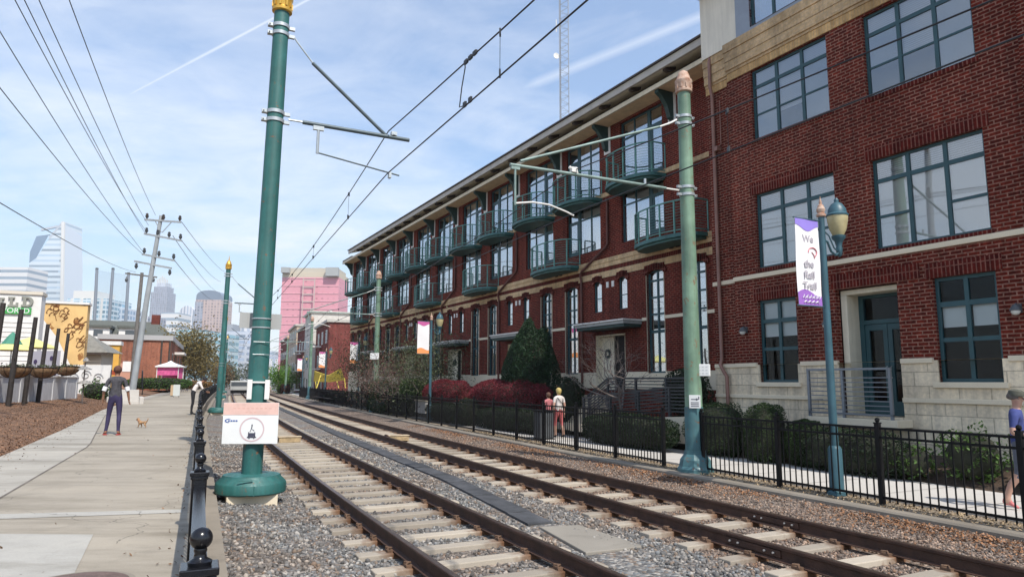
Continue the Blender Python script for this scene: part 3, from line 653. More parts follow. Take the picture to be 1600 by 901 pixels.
def wall_holes(mb, s0, s1, z0, z1, holes, y=0.0, dep=0.16):
    """front sheet of a wall in x=-s with openings and their reveals"""
    ss = sorted(set([s0, s1]+[min(max(h[i], s0), s1) for h in holes for i in (0, 1)])); zs = sorted(set([z0, z1]+[min(max(h[i], z0), z1) for h in holes for i in (2, 3)]))
    for a, b in zip(ss, ss[1:]):
        if b-a < 1e-6: continue
        run = None
        for c, d in zip(zs+[None], zs[1:]+[None, None]):
            inside = c is None or d is None or any(h[0]-1e-6 <= a and b <= h[1]+1e-6 and h[2]-1e-6 <= c and d <= h[3]+1e-6 for h in holes)
            if inside:
                if run: mb.quad((-a, y, run[0]), (-b, y, run[0]), (-b, y, run[1]), (-a, y, run[1]))
                run = None
            else: run = (run[0], d) if run else (c, d)
    for h in holes:
        a, b, c, d = max(h[0], s0), min(h[1], s1), h[2], h[3]
        if b <= a: continue
        e = 0.0
        mb.quad((-a, y, c), (-a, y+dep, c), (-a, y+dep, d), (-a, y, d)); mb.quad((-b, y, c), (-b, y+dep, c), (-b, y+dep, d), (-b, y, d))
        mb.quad((-a, y, d), (-b, y, d), (-b, y+dep, d), (-a, y+dep, d)); mb.quad((-a, y, c), (-b, y, c), (-b, y+dep, c), (-a, y+dep, c))

def window(parent, s0, s1, z0, z1, bars, back=None, glass=None, fw=0.06, y=0.09, th=0.07, backs=(), name='window', frame=None):
    """bars: list of (x0, x1, zz0, zz1) in fractions of the opening, x from the left as seen from outside"""
    w, h = s1-s0, z1-z0
    mb = MB()
    mb.box(-w/2, -w/2+fw, y, y+th, 0, h); mb.box(w/2-fw, w/2, y, y+th, 0, h); mb.box(-w/2+fw, w/2-fw, y, y+th, 0, fw); mb.box(-w/2+fw, w/2-fw, y, y+th, h-fw, h)
    for i, (a, b, c, d) in enumerate(bars):
        t = 0.004*(i % 5)+0.003
        mb.box(-w/2+a*w, -w/2+b*w, y+t, y+th-t, max(fw, c*h), min(h-fw, d*h))
    o = mb.build(name, frame or M_TEAL, parent); o.location = (-(s0+s1)/2, 0, z0)
    g = MB().quad((-w/2+.02, y+th*0.5, .02), (w/2-.02, y+th*0.5, .02), (w/2-.02, y+th*0.5, h-.02), (-w/2+.02, y+th*0.5, h-.02)).build('pane', glass or M_GLASS, o, recalc=False)
    for nm, m, a, b, c, d, yy in backs:
        MB().box(-w/2+a*w, -w/2+b*w, y+yy, y+yy+0.006, c*h, d*h).build(nm, m, o)
    return o
def vbar(x, t=0.03): return (x-t/2, x+t/2, 0, 1)
def hbar(z, t=0.03, a=0, b=1): return (a, b, z-t/2, z+t/2)

# ---- the near building on the right
B1 = empty('brick_building', P0, FRZ, 'large dark red brick building with teal windows and pale stone base beside the track', 'building')
G1, G2, DR = (4.60, 5.86, 1.94, 4.20), (-0.25, 1.02, 1.95, 4.20), (1.83, 3.42, 1.16, 4.22)
F2A, F2B = (3.27, 5.80, 5.10, 7.24), (-0.25, 2.26, 5.05, 7.22)
F3A, F3B = (3.26, 5.77, 8.84, 10.93), (-0.25, 2.24, 8.78, 10.90)
F4A, F4B = (3.35, 5.70, 12.30, 14.10), (-0.25, 2.2, 12.30, 14.10)
HOLES = [G1, G2, DR, F2A, F2B, F3A, F3B, F4A, F4B]
EXT = [(-5.2, -2.7, 5.05, 7.22), (-5.2, -2.7, 8.8, 10.9), (-4.6, -3.2, 1.95, 4.2)]
mb = MB()
wall_holes(mb, -6.6, 6.68, 2.42, 10.95, HOLES+EXT)
wall_holes(mb, 6.68, 7.74, 2.42, 10.95, [], y=0.22)
mb.quad((-6.68, 0, 2.42), (-6.68, .22, 2.42), (-6.68, .22, 10.95), (-6.68, 0, 10.95))
mb.quad((-7.74, .22, .2), (-7.74, 13, .2), (-7.74, 13, 14.3), (-7.74, .22, 14.3)); mb.quad((6.6, 0, .2), (6.6, 13, .2), (6.6, 13, 14.3), (6.6, 0, 14.3))
mb.quad((6.6, 13, .2), (-7.74, 13, .2), (-7.74, 13, 14.3), (6.6, 13, 14.3))
mb.build('wall', M_BRICK_R, B1, recalc=False)
mb = MB().box(1.1, 1.55, -0.10, -0.002, 2.46, 10.9); mb.build('pilaster', M_BRICK_R, B1)
mb = MB(); wall_holes(mb, -6.6, 6.68, 0.15, 2.42, [(G1[0], G1[1], 1.94, 2.42), (G2[0], G2[1], 1.95, 2.42), (DR[0], DR[1], 1.16, 2.42), (-4.6, -3.2, 1.95, 2.42)], y=-0.05, dep=0.2)
wall_holes(mb, 6.68, 7.74, 0.15, 2.42, [], y=0.17); mb.quad((-6.68, -.05, .15), (-6.68, .17, .15), (-6.68, .17, 2.42), (-6.68, -.05, 2.42))
mb.build('stone_base', M_SPLIT, B1, recalc=False)
mb = MB()
for a, b in ((-6.6, -0.37), (1.12, 1.83), (3.42, 4.5), (5.96, 6.72)): mb.box(-b, -a, -0.085, 0.03, 2.36, 2.47)
for a, b in ((-6.6, 1.83), (3.42, 6.72)): mb.box(-b, -a, -0.10, -0.048, 1.50, 1.60)
mb.box(-7.74, -6.74, 0.135, 0.24, 2.36, 2.47).box(-7.74, -6.74, 0.12, 0.172, 1.50, 1.60)
for h in (G1, G2): mb.box(-h[1]-.1, -h[0]+.1, -0.11, 0.12, h[2]-0.12, h[2]-0.002)
mb.build('stone_ledge', M_LIME, B1, bevel=0.01)
mb = MB().box(-6.70, 6.6, -0.045, 0.01, 4.84, 4.96).box(-7.74, -6.72, 0.175, 0.23, 4.84, 4.96); mb.build('stone_band', M_LIME, B1, bevel=0.008)
for h in (G1, G2, F2A, F2B): MB().box(-h[1]-.14, -h[0]+.14, -0.022, 0.0-0.002, h[3]+0.002, h[3]+0.33).build('brick_lintel', M_SOLDIER, B1)
MB().box(-DR[1]-.10, -DR[0]+.55, -0.022, -0.002, 4.22+.02, 4.22+.37).build('brick_lintel', M_SOLDIER, B1)
for h in (F3A, F3B, F2A, F2B): MB().box(-h[1]-.06, -h[0]+.06, -0.03, -0.002, h[2]-0.11, h[2]-0.002).build('brick_sill', M_SOLDIER, B1)
mb = MB().box(-6.62, 6.6, -0.035, 0.0-.002, 10.952, 11.18).box(-7.74, -6.7, .185, .218, 10.952, 11.18); mb.build('rowlock_band', M_TANV, B1)
mb = MB()
for z0, z1, p in ((11.182, 11.26, .06), (11.262, 11.53, .10), (11.532, 11.83, .12), (11.832, 12.1, .15)):
    mb.box(-6.62-p*.3, 6.6, -p, 0.02, z0, z1); mb.box(-7.74, -6.7, .22-p, .24, z0, z1)
mb.build('tan_cornice', M_TAN, B1, bevel=0.004)
M_GREYP = mat('grey_blue_panel', (0.27, 0.31, 0.37), 0.6, var=0.06)
mb = MB(); wall_holes(mb, -6.6, 6.26, 12.1, 14.3, [F4A, F4B], y=0.02); mb.build('upper_panel', M_GREYP, B1, recalc=False)
mb = MB().box(-7.72, -6.262, 0.03, 0.3, 12.1, 14.3); mb.build('stucco_panel', M_CREAMW, B1)
mb = MB().box(-7.9, 6.8, -0.45, 13.1, 14.3, 14.5); mb.build('roof', M_FASCIA, B1)
mb = MB()
for z in (1.0, 4.7, 8.45, 12.0): mb.box(-7.6, 6.5, 0.3, 12.9, z, z+0.12)
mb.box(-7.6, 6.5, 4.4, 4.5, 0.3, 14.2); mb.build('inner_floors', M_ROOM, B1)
three = [vbar(1/3, .035), vbar(2/3, .035), hbar(.76, .045)]
def slats(*z): return [('blind', M_BLIND, a, b, c, d, .10) for a, b, c, d in z]
def scr(*z): return [('screen', M_SCREEN, a, b, c, d, .055) for a, b, c, d in z]
window(B1, *F2A, bars=three+[hbar(.36, .03, 0, .333), hbar(.36, .03, .667, 1)], backs=[('blind', M_SHEER, 0.02, .325, .02, .74, .075), ('blind', M_SHEER, .345, .655, .02, .74, .11), ('blind', M_SHEER, .675, .98, .02, .74, .07), ('blind', M_BLIND, 0.02, .98, .76, .98, .09)], glass=M_GLASS)
window(B1, *F2B, bars=three+[hbar(.36, .03, 0, .333), hbar(.36, .03, .667, 1)], backs=[('blind', M_SHEER, 0.02, .325, .02, .74, .075), ('blind', M_SHEER, .345, .655, .02, .74, .11), ('blind', M_SHEER, .675, .98, .02, .74, .07), ('blind', M_BLIND, 0.02, .98, .76, .98, .09)], glass=M_GLASS)
window(B1, *F3A, bars=three+[hbar(.36, .022)], backs=scr((.03, .32, .03, .74), (.68, .97, .03, .74))+slats((.02, .98, .3, .98)))
window(B1, *F3B, bars=three+[hbar(.36, .022)], backs=scr((.03, .32, .36, .74), (.68, .97, .03, .98))+slats((.02, .64, .36, .98)))
two = [vbar(.5, .07), hbar(.74, .05), hbar(.40, .04)]
window(B1, *G1, bars=two, backs=[('blind', M_SHEER, .03, .97, .55, .98, .10)], fw=.075, glass=M_GLASSL)
window(B1, *G2, bars=two, backs=[('blind', M_SHEER, .05, .46, .52, .76, .10), ('blind', M_SHEER, .54, .95, .52, .76, .10)], fw=.075, glass=M_GLASSL)
window(B1, *F4A, bars=[vbar(1/3, .035), vbar(2/3, .035), hbar(.7)], glass=M_GLASSB, backs=[('blind', M_SCREEN, .02, .98, .02, .98, .3)])
window(B1, *F4B, bars=[vbar(1/3, .035), vbar(2/3, .035), hbar(.7)], glass=M_GLASSB, backs=[('blind', M_SCREEN, .02, .98, .02, .98, .3)])
for e in EXT: window(B1, *e, bars=three if e[1]-e[0] > 2 else two, backs=[('blind', M_SHEER, .02, .98, .3, .98, .12)])
# recessed entrance with cream surround, double doors and transom
mb = MB()
mb.box(-3.40, -3.24, 0.17, 0.80, 1.16, 4.08).box(-1.87, -1.835, 0.17, 0.80, 1.16, 4.08).box(-3.40, -1.835, 0.17, 0.80, 4.082, 4.20); mb.build('door_surround', M_CREAM, B1, bevel=0.008)
mb = MB().box(-3.46, -1.8, 0.17, 1.1, 1.0, 1.155); mb.build('threshold', M_LIME, B1)
d = MB()
d.box(-3.24, -3.12, .62, .72, 1.16, 4.08).box(-1.95, -1.87, .62, .72, 1.16, 4.08).box(-3.12, -1.95, .62, .72, 3.36, 3.46).box(-3.12, -1.95, .62, .72, 4.0, 4.08)
d = d.build('door_frame', M_TEAL, B1)
for x0, x1 in ((-3.12, -2.545), (-2.535, -1.95)):
    mb = MB(); mb.box(x0, x0+.11, .64, .70, 1.165, 3.35).box(x1-.11, x1, .64, .70, 1.165, 3.35).box(x0+.11, x1-.11, .64, .70, 1.165, 1.5).box(x0+.11, x1-.11, .64, .70, 3.2, 3.35)
    dd = mb.build('door', M_TEAL, B1, bevel=0.006)
    MB().quad((x0+.1, .67, 1.5), (x1-.1, .67, 1.5), (x1-.1, .67, 3.2), (x0+.1, .67, 3.2)).build('pane', M_GLASSL, dd, recalc=False)
    hx = x1-.05 if x0 < -3 else x0+.05
    MB().path([(hx, .63, 2.05), (hx, .585, 2.08), (hx, .585, 2.3), (hx, .63, 2.33)], .012, 6).build('handle', M_STEEL, dd, smooth=40)
MB().quad((-3.12, .67, 3.46), (-1.95, .67, 3.46), (-1.95, .67, 4.0), (-3.12, .67, 4.0)).build('transom', M_GLASSL, B1, recalc=False)
# porch slab and its grey railing
mb = MB().box(-3.95, -1.65, -0.62, -0.052, 0.95, 1.12); mb.build('porch_slab', M_LIME, B1, bevel=0.01)
mb = MB(); 
for x in (-3.88, -2.95, -1.78): mb.box(x-.03, x+.03, -.60, -.54, 1.12, 2.22)
mb.box(-3.91, -1.75, -.61, -.53, 2.221, 2.27).box(-3.91, -1.75, -.60, -.54, 1.2, 1.24)
for k in range(8): mb.box(-3.85, -1.81, -.585, -.555, 1.30+.105*k, 1.322+.105*k)
for k in range(8): mb.box(-3.89, -3.86, -.53, -.06, 1.30+.105*k, 1.322+.105*k)
mb.box(-3.91, -3.85, -.53, -.06, 2.221, 2.27); mb.build('porch_railing', mat('railing_grey', (0.20, 0.22, 0.25), 0.4, metal=0.4), B1)
MB().box(-3.35, -3.05, -.50, -.40, 1.121, 1.30).build('step_box', M_WHITE, B1)
def wall_lamp(parent, s, z, y=0.0):
    mb = MB().box(-s-.05, -s+.05, y-.03, y-.002, z+.02, z+.2).path([(-s, y-.03, z+.16), (-s, y-.12, z+.2), (-s, y-.15, z+.16)], .014, 6)
    mb.lathe((-s, y-.15, z), [(.015, .19), (.05, .17), (.10, .08), (.105, .06)], 14)
    o = mb.build('wall_lamp', M_DARKGREY, parent, smooth=40)
    MB().lathe((-s, y-.15, z), [(.08, .06), (.085, .03), (.05, -.02), (.01, -.03)], 14).build('globe', mat('lamp_glass', (0.65, 0.66, 0.62), 0.15), o, smooth=60)
wall_lamp(B1, 6.32, 3.30); wall_lamp(B1, -0.62, 3.28); wall_lamp(B1, 3.62, 3.3)
mb = MB().path([(-7.42, .12, 14.2), (-7.42, .12, 12.2), (-7.42, .05, 11.9), (-7.42, .05, 11.1), (-7.42, .13, 10.8), (-7.42, .13, 2.62), (-7.42, .06, 2.45), (-7.30, .06, 2.25), (-7.18, .06, 2.1), (-7.18, .06, 0.3)], .055, 10); mb.build('downspout', M_COPPERL, B1, smooth=40)
mb = MB().path([(-7.15, .16, 10.6), (-7.15, .15, 9.2), (-7.2, .1, 9.1), (-7.3, .08, 9.05)], .014, 6).box(-7.32, -7.2, .03, .21, 9.0, 9.14); mb.build('junction_box', M_COPPERL, B1)

# ---- the long building with the balconies
S_A, S_Z, PER = 7.8, 49.6, 7.24
KB = (P0.dot(FN)+1.75)/P1.dot(FN)      # this row stands 1.75 m behind the near building's front
B2 = empty('balcony_building', (P1.x*KB, P1.y*KB, CAM_H*(1-KB)), FRZ, 'long red brick apartment row with curved teal balconies and deep bracketed eaves', 'building')
B2.scale = (KB, KB, KB)
UN = [6.16+PER*k for k in range(6)]
W3 = (7.10, 9.04); W4 = (9.22, 11.76); AR = (2.25, 5.82); NW = (4.62, 5.82)
holes = []; 
for a in UN:
    for lo, hi, zr in ((.55, 2.95, W3), (4.05, 6.45, W3), (.55, 2.95, W4), (4.05, 6.45, W4), (2.15, 3.08, AR), (4.14, 5.07, AR), (.52, 1.03, NW), (6.18, 6.69, NW)): holes.append((a+lo, a+hi, *zr))
for a in UN: holes.append((a+PER-.9, a+PER+.9, 1.66, 3.72))
holes = [h for h in holes if h[0] > S_A and h[1] < S_Z]
mb = MB(); wall_holes(mb, 7.0, S_Z, 2.30, 12.0, holes)
for h in holes:
    if abs(h[3]-AR[1]) < 1e-6 and h[2] == AR[0]:
        sc, w = (h[0]+h[1])/2, (h[1]-h[0])/2
        for sg in (-1, 1):
            arc = [(sg*w*math.sin(q), h[3]-.16+.16*math.cos(q*1.0)/1.0) for q in [i*math.pi/2/6 for i in range(7)]]
            poly = [(-sc+sg*w, h[3]-.0005)]+[(-sc+x, min(z, h[3]-.0005)) for x, z in arc]
            mb.prism(poly, 0.0, 0.15)
mb.quad((-S_Z, 0, 0.3), (-S_Z, 14, 0.3), (-S_Z, 14, 12.0), (-S_Z, 0, 12.0)); mb.quad((-7, 14, .3), (-S_Z, 14, .3), (-S_Z, 14, 12.0), (-7, 14, 12.0))
mb.build('wall', M_BRICK, B2, recalc=False)
mb = MB(); wall_holes(mb, 7.0, S_Z, 1.70, 2.30, [h for h in holes if h[2] < 2.3], y=-0.04, dep=.2); mb.build('stone_base', M_LIME, B2, recalc=False)
mb = MB(); wall_holes(mb, 7.0, S_Z, 0.1, 1.70, [h for h in holes if h[2] < 1.7], y=-0.0, dep=.2); mb.build('lower_wall', M_BRICK, B2, recalc=False)
MB().box(-S_Z-.02, -46.0, -.06, -.042, .3, 2.75).build('stone_panel', M_LIME, B2)
# bands
mb = MB(); mb.box(-S_Z-.02, -7.0, -.05, -.002, 6.33, 6.50).box(-S_Z-.02, -7.0, -.075, -.002, 6.502, 6.66); mb.build('tan_band', M_TAN, B2)
mb = MB(); mb.box(-S_Z-.02, -7.0, -.03, -.002, 5.93, 6.17); mb.build('lower_tan_band', M_TAN, B2)
mb = MB(); mb.box(-S_Z-.02, -7.0, -.04, -.002, 9.10, 9.27); mb.build('floor_band', M_TAN, B2)
mb = MB(); mb.box(-S_Z-.02, -7.0, -.02, -.002, 6.172, 6.328); mb.build('dark_brick_band', M_SOLDIER, B2)
for h in holes:      # brick hoods that rise into the tan band over each opening
    mb = MB()
    sc, w = (h[0]+h[1])/2, (h[1]-h[0])/2
    if h[3] == AR[1]:
        n = 10; ring = [((w+.17)*math.sin(q), 5.70+.36*math.cos(q)) for q in [math.pi/2*(-1+2*i/n) for i in range(n+1)]]
        inn = [((w)*math.sin(q), 5.68+.142*math.cos(q)) for q in [math.pi/2*(1-2*i/n) for i in range(n+1)]]
        mb.prism([(-sc+x, z) for x, z in ring+inn], -.06, -.002)
    if h[3] == NW[1]: mb.box(-sc-w-.06, -sc+w+.06, -.06, -.002, 5.83, 6.02)
    if mb.v: mb.build('brick_hood', M_SOLDIER, B2)
mb = MB(); zs = sorted([(a+2.15, a+3.08) for a in UN]+[(a+4.14, a+5.07) for a in UN]+[(a+PER-1.9, a+PER+1.15) for a in UN]); p = 7.0
for a, b in zs:
    if a > p and a < S_Z: MB().box(-a+.0, -p, -.035, -.002, 4.08, 4.19).build('stone_band', M_LIME, B2)
    p = max(p, b)
if p < S_Z: MB().box(-S_Z, -p, -.035, -.002, 4.08, 4.19).build('stone_band', M_LIME, B2)
# roof, two eaves and their brackets
mb = MB()
mb.box(-S_Z-.5, -7.0, -.72, 0.0, 11.86, 11.93); eave = mb.build('lower_soffit', mat('soffit_wood', (0.78, 0.62, 0.40), 0.7, var=0.15), B2)
mb = MB().box(-S_Z-.5, -7.0, -.79, -.72, 11.84, 12.0).box(-S_Z-.5, -7.0, -.72, 0.4, 11.932, 12.0); mb.build('lower_fascia', M_CREAM, B2)
mb = MB().box(-46.6, -7.0, -.10, 0.3, 12.002, 12.60); mb.build('clerestory', M_EAVED, B2)
mb = MB(); mb.prism([(-1.02, 12.24), (.3, 12.62), (.3, 12.66), (-1.02, 12.28)], 0, 1); mb.v = [(-47.0+40.0*b_, a_, c_) for a_, b_, c_ in mb.v]; mb.build('upper_soffit', M_SOFFIT, B2)
mb = MB().box(-47.1, -7.0, -1.11, -1.02, 12.21, 12.46); mb.build('upper_fascia', M_FASCIA, B2)
mb = MB(); mb.prism([(-1.17, 12.462), (.3, 12.9), (14, 12.9), (14, 12.97), (.28, 12.97), (-1.17, 12.53)], 0, 1); mb.v = [(-47.2+40.2*b_, a_, c_) for a_, b_, c_ in mb.v]; mb.box(-S_Z-.4, -47.21, -.8, 14, 12.002, 12.1); mb.build('roof', M_EAVED, B2)
mb = MB()
for z in (1.5, 4.6, 6.8, 9.06): mb.box(-S_Z+.1, -7.1, 0.25, 13.9, z, z+0.12)
mb.box(-S_Z+.1, -7.1, 4.4, 4.5, 0.3, 11.9)
for a in UN: mb.box(-a-.06, -a+.06, .2, 13.9, 1.62, 11.8); mb.box(-a-3.56, -a-3.44, .2, 13.9, 1.62, 11.8)
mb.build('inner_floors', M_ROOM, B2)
def big_bracket(s):
    mb = MB(); prof = [(-.0, 11.855), (-.66, 11.855), (-.66, 11.75), (-.48, 11.63), (-.26, 11.33), (-.14, 10.95), (-.03, 10.88), (0, 10.88)]
    o = MB().prism([(0, 0)], 0, 0) if False else None
    vs = [(-.09, y, z-10.7) for y, z in prof]+[(.09, y, z-10.7) for y, z in prof]; n = len(prof)
    m = MB(); m.add(vs, [tuple(range(n)), tuple(range(2*n-1, n-1, -1))]+[(i, i+n, (i+1) % n+n, (i+1) % n) for i in range(n)])
    o = m.build('eave_bracket', M_TEALD, B2); o.location = (-s, -0.03, 10.7)
    b = MB().box(-.20, -.092, -.0, .028, .08, 1.14).box(.092, .20, -.0, .028, .08, 1.14).box(-.092, .092, 0, .028, .08, .175).build('backing_board', M_WHITE, o); return o
bb = None
for a in UN:
    for q in (3.5, PER):
        s = a+q
        if s < 8.4: continue
        if bb is None: bb = big_bracket(s)
        else: dup(bb, B2, (-s, -0.03, 10.7))
mb = MB(); prof = [(-.52, 12.375), (-1.0, 12.24), (-1.0, 12.15), (-.85, 12.13), (-.55, 12.26)]; n = 5
vs = [(-.065, y, z-12.5) for y, z in prof]+[(.065, y, z-12.5) for y, z in prof]
mb.add(vs, [tuple(range(n)), tuple(range(2*n-1, n-1, -1))]+[(i, i+n, (i+1) % n+n, (i+1) % n) for i in range(n)])
sb = mb.build('rafter_tail', M_EAVED, B2); sb.location = (-8.9, 0, 12.496); k = 1
while 8.9+1.81*k < 46.5: dup(sb, B2, (-(8.9+1.81*k), 0, 12.496)); k += 1
# windows (door side: -1 = left as seen, +1 = right)
def big_window(zr, door, kind):
    h = zr[1]-zr[0]
    if door < 0: bars = [(.30, .37, 0, 1), vbar(.685, .022), hbar(.74, .028), (.025, .06, 0, .74), (.26, .30, 0, .74), (.03, .30, .70, .76), (.03, .30, 0, .10)]
    else: bars = [(.63, .70, 0, 1), vbar(.315, .022), hbar(.74, .028), (.94, .975, 0, .74), (.70, .74, 0, .74), (.70, .97, .70, .76), (.70, .97, 0, .10)]
    wx = (.37, .98) if door < 0 else (.02, .63); dx = (.03, .30) if door < 0 else (.70, .97)
    if kind == 0: backs = [('curtain', M_SHEER, wx[0], wx[1], .02, .98, .16), ('curtain', M_SHEER, dx[0], dx[1], .10, .98, .3)]
    elif kind == 1: backs = [('curtain', M_SHEER, wx[0], wx[1], .02, .98, .16)]
    else: backs = [('curtain', M_BLIND, wx[0], wx[1], .35, .98, .25)]
    return window(B2, -1.2, 1.2, zr[0], zr[1], bars, glass=M_GLASSB, backs=backs, name='window', fw=.05)
def put(protos, key, make, s, z):
    if key not in protos: o = protos[key] = make()
    else: o = dup(protos[key], B2)
    o.location = (-s, o.location.y, z); return o
PR = {}; rnd = random.Random(3)
arch_bars = [vbar(.5, .07), hbar(.90, .02), hbar(.735, .018), hbar(.57, .018), hbar(.40, .03)]
for ui, a in enumerate(UN):
    for lo, hi, zr, dr in ((.55, 2.95, W3, -1), (4.05, 6.45, W3, 1), (.55, 2.95, W4, -1), (4.05, 6.45, W4, 1)):
        s0, s1 = a+lo, a+hi
        if s0 < S_A or s1 > S_Z: continue
        kd = rnd.choice([0, 0, 1]) if zr is W3 else rnd.choice([1, 2, 2])
        put(PR, (zr, dr, kd), lambda: big_window(zr, dr, kd), (s0+s1)/2, zr[0])
    for lo in (2.15, 4.14):
        s0 = a+lo
        if s0 < S_A or s0+.93 > S_Z: continue
        put(PR, 'arch', lambda: window(B2, -.465, .465, AR[0], AR[1], arch_bars, glass=M_GLASSB, name='window', backs=[('curtain', M_SHEER, .04, .96, .58, .94, .2)]), s0+.465, AR[0])
    for lo in (.52, 6.18):
        s0 = a+lo
        if s0 < S_A or s0+.51 > S_Z: continue
        put(PR, 'narrow', lambda: window(B2, -.255, .255, NW[0], NW[1], [hbar(.45, .02)], glass=M_GLASSB, fw=.03, y=.05, name='window', backs=[('curtain', M_SHEER, .05, .95, .03, .97, .1)]), s0+.255, NW[0])
# balconies
def balcony(hw, dep, z, straight=0.0):
    n = 18; th = [math.pi*i/n for i in range(n+1)]
    edge = [(-hw*math.cos(q), -straight-(dep-straight)*math.sin(q)**0.8) for q in th]
    if straight: edge = [(-hw, -.002)]+edge+[(hw, -.002)]
    mb = MB(); mb.prism(edge, -0.12, 0.0, plane='xy'); inner = [(x*.94, y*.90) for x, y in edge]; mb.prism(inner, -0.20, -0.121, plane='xy')
    o = mb.build('balcony', M_TEALB, B2)
    # a rail of posts, cables and caps
    pts = [Vector((x*.975, y*.965-.0, 0)) for x, y in edge]
    L = [0]
    for p, q in zip(pts, pts[1:]): L.append(L[-1]+(q-p).length)
    def along(d):
        for i in range(len(pts)-1):
            if L[i+1] >= d: return pts[i].lerp(pts[i+1], (d-L[i])/max(1e-6, L[i+1]-L[i]))
        return pts[-1]
    r = MB()
    for k in range(8):
        p = along(L[-1]*k/7); r.beam(p+Vector((0, 0, .001)), p+Vector((0, 0, 1.05)), .045, .045, up=(0, 1, 0))
    r.path([p+Vector((0, 0, 1.07)) for p in pts], .028, 6); r.path([p+Vector((0, 0, .10)) for p in pts], .022, 6)
    for k in range(9): r.path([p+Vector((0, 0, .19+.095*k)) for p in pts], .006, 4)
    r.build('railing', M_TEALR, o); return o
for a in UN:
    for lo, hi in ((.55, 2.95), (4.05, 6.45)):
        s = a+(lo+hi)/2
        if s-1.3 < S_A or s+1.3 > S_Z: continue
        put(PR, 'b4', lambda: balcony(1.36, 1.08, 0, .30), s, 9.10)
    s = a+3.5
    if s-1.7 > S_A-.6: put(PR, 'b3', lambda: balcony(1.55, 1.0, 0, .30), s, 6.64)
# furniture glimpsed on two balconies
# downspouts, vents, canopies and doors
def downspout(): 
    return MB().path([(0, -.10, 9.0), (0, -.07, 8.8), (0, -.07, 7.2), (-.08, -.10, 7.08), (-1.7, -.13, 6.35), (-1.8, -.13, 6.2), (-1.8, -.08, 5.95), (-1.8, -.08, 0.4)], .05, 8).build('downspout', M_COPPER, B2, smooth=40)
def vents(): return MB().box(-.07, .07, -.03, -.002, 0, .22).build('vent', M_WHITE, B2)
def canopy():
    m = MB().box(-1.15, 1.9, -.85, -.04, .13, .24); o = m.build('canopy', mat('canopy_grey', (0.33, 0.34, 0.33), 0.5, var=0.1), B2)
    MB().box(-1.10, 1.85, -.80, -.04, 0.02, .128).build('canopy_trim', M_TEALD, o); MB().box(-1.2, 1.95, -.9, -.04, .242, .29).build('canopy_cap', M_WHITE, o); return o
def entry():
    m = MB().box(-.895, -.86, .0, .34, 0, 2.05).box(.86, .895, .0, .34, 0, 2.05).box(-.86, .86, 0, .34, 2.0, 2.05).box(-.86, .05, .20, .30, 0, 2.0).box(.72, .86, .20, .30, 0, 2.0)
    o = m.build('entry', M_CREAM, B2)
    d = MB().box(.06, .71, .24, .28, 0.01, 1.99).build('door', M_ROOM, o); MB().lathe((.62, .21, .95), [(.03, -.03), (.035, 0), (.03, .03)], 8).build('handle', M_STEEL, d)
    w = MB(); 
    for i in range(40):
        q = i*2*math.pi/20; w.obox((-.42+.14*math.cos(q)+random.uniform(-.03, .03), .17+random.uniform(-.02, .02), 1.35+.14*math.sin(q)+random.uniform(-.03, .03)), (.03, 0, .01), (0, .01, 0), (0, .0, .03))
    w.build('wreath', M_TEALD, o); return o
for a in UN:
    s = a+PER
    if s < S_Z-1: put(PR, 'ds', downspout, s, 0)
    if s < S_Z-1:
        put(PR, 'vent', vents, s-.22, 5.52); put(PR, 'vent', vents, s+.12, 5.52); put(PR, 'can', canopy, s, 3.85); put(PR, 'entry', entry, s, 1.66)
    if a+3.5 > 8:
        for dx in (-.16, .16): put(PR, 'vent2', lambda: MB().box(-.09, .09, -.09, -.052, 0, .09).build('drain_vent', M_EAVED, B2), a+3.5+dx, 6.40)

# ------------------------------------------------------------------ catenary poles and wires
M_POLE = mat('pole_green', (0.026, 0.125, 0.114), 0.45, var=0.22, vscale=1.8, streak=0.22, fine=.10, fscale=30, bump=.06, bscale=25)
M_POLE_R = mat('pole_green_faded', (0.13, 0.235, 0.165), 0.5, var=0.30, vscale=1.2, streak=0.22, tint=(0.23, 0.36, 0.25))
M_POLE_B = mat('pole_base_blue', (0.055, 0.14, 0.155), 0.5, var=0.25, vscale=3)
M_GOLD = mat('gold_cap', (0.62, 0.36, 0.06), 0.35, metal=0.5, var=0.2, vscale=6)
M_TERRA = mat('terracotta_cap', (0.47, 0.22, 0.13), 0.7, var=0.3, vscale=9, tint=(0.55, 0.42, 0.33))
M_ARM = mat('arm_grey', (0.085, 0.115, 0.13), 0.5, metal=0.2, var=0.2, vscale=5)
M_ARM_R = mat('arm_green', (0.20, 0.27, 0.245), 0.55, metal=0.2, var=0.3, vscale=3)
M_WIRE = mat('wire_dark', (0.012, 0.013, 0.016), 0.5)
M_PAINTW = mat('sign_white', (0.78, 0.78, 0.76), 0.5, var=0.04)

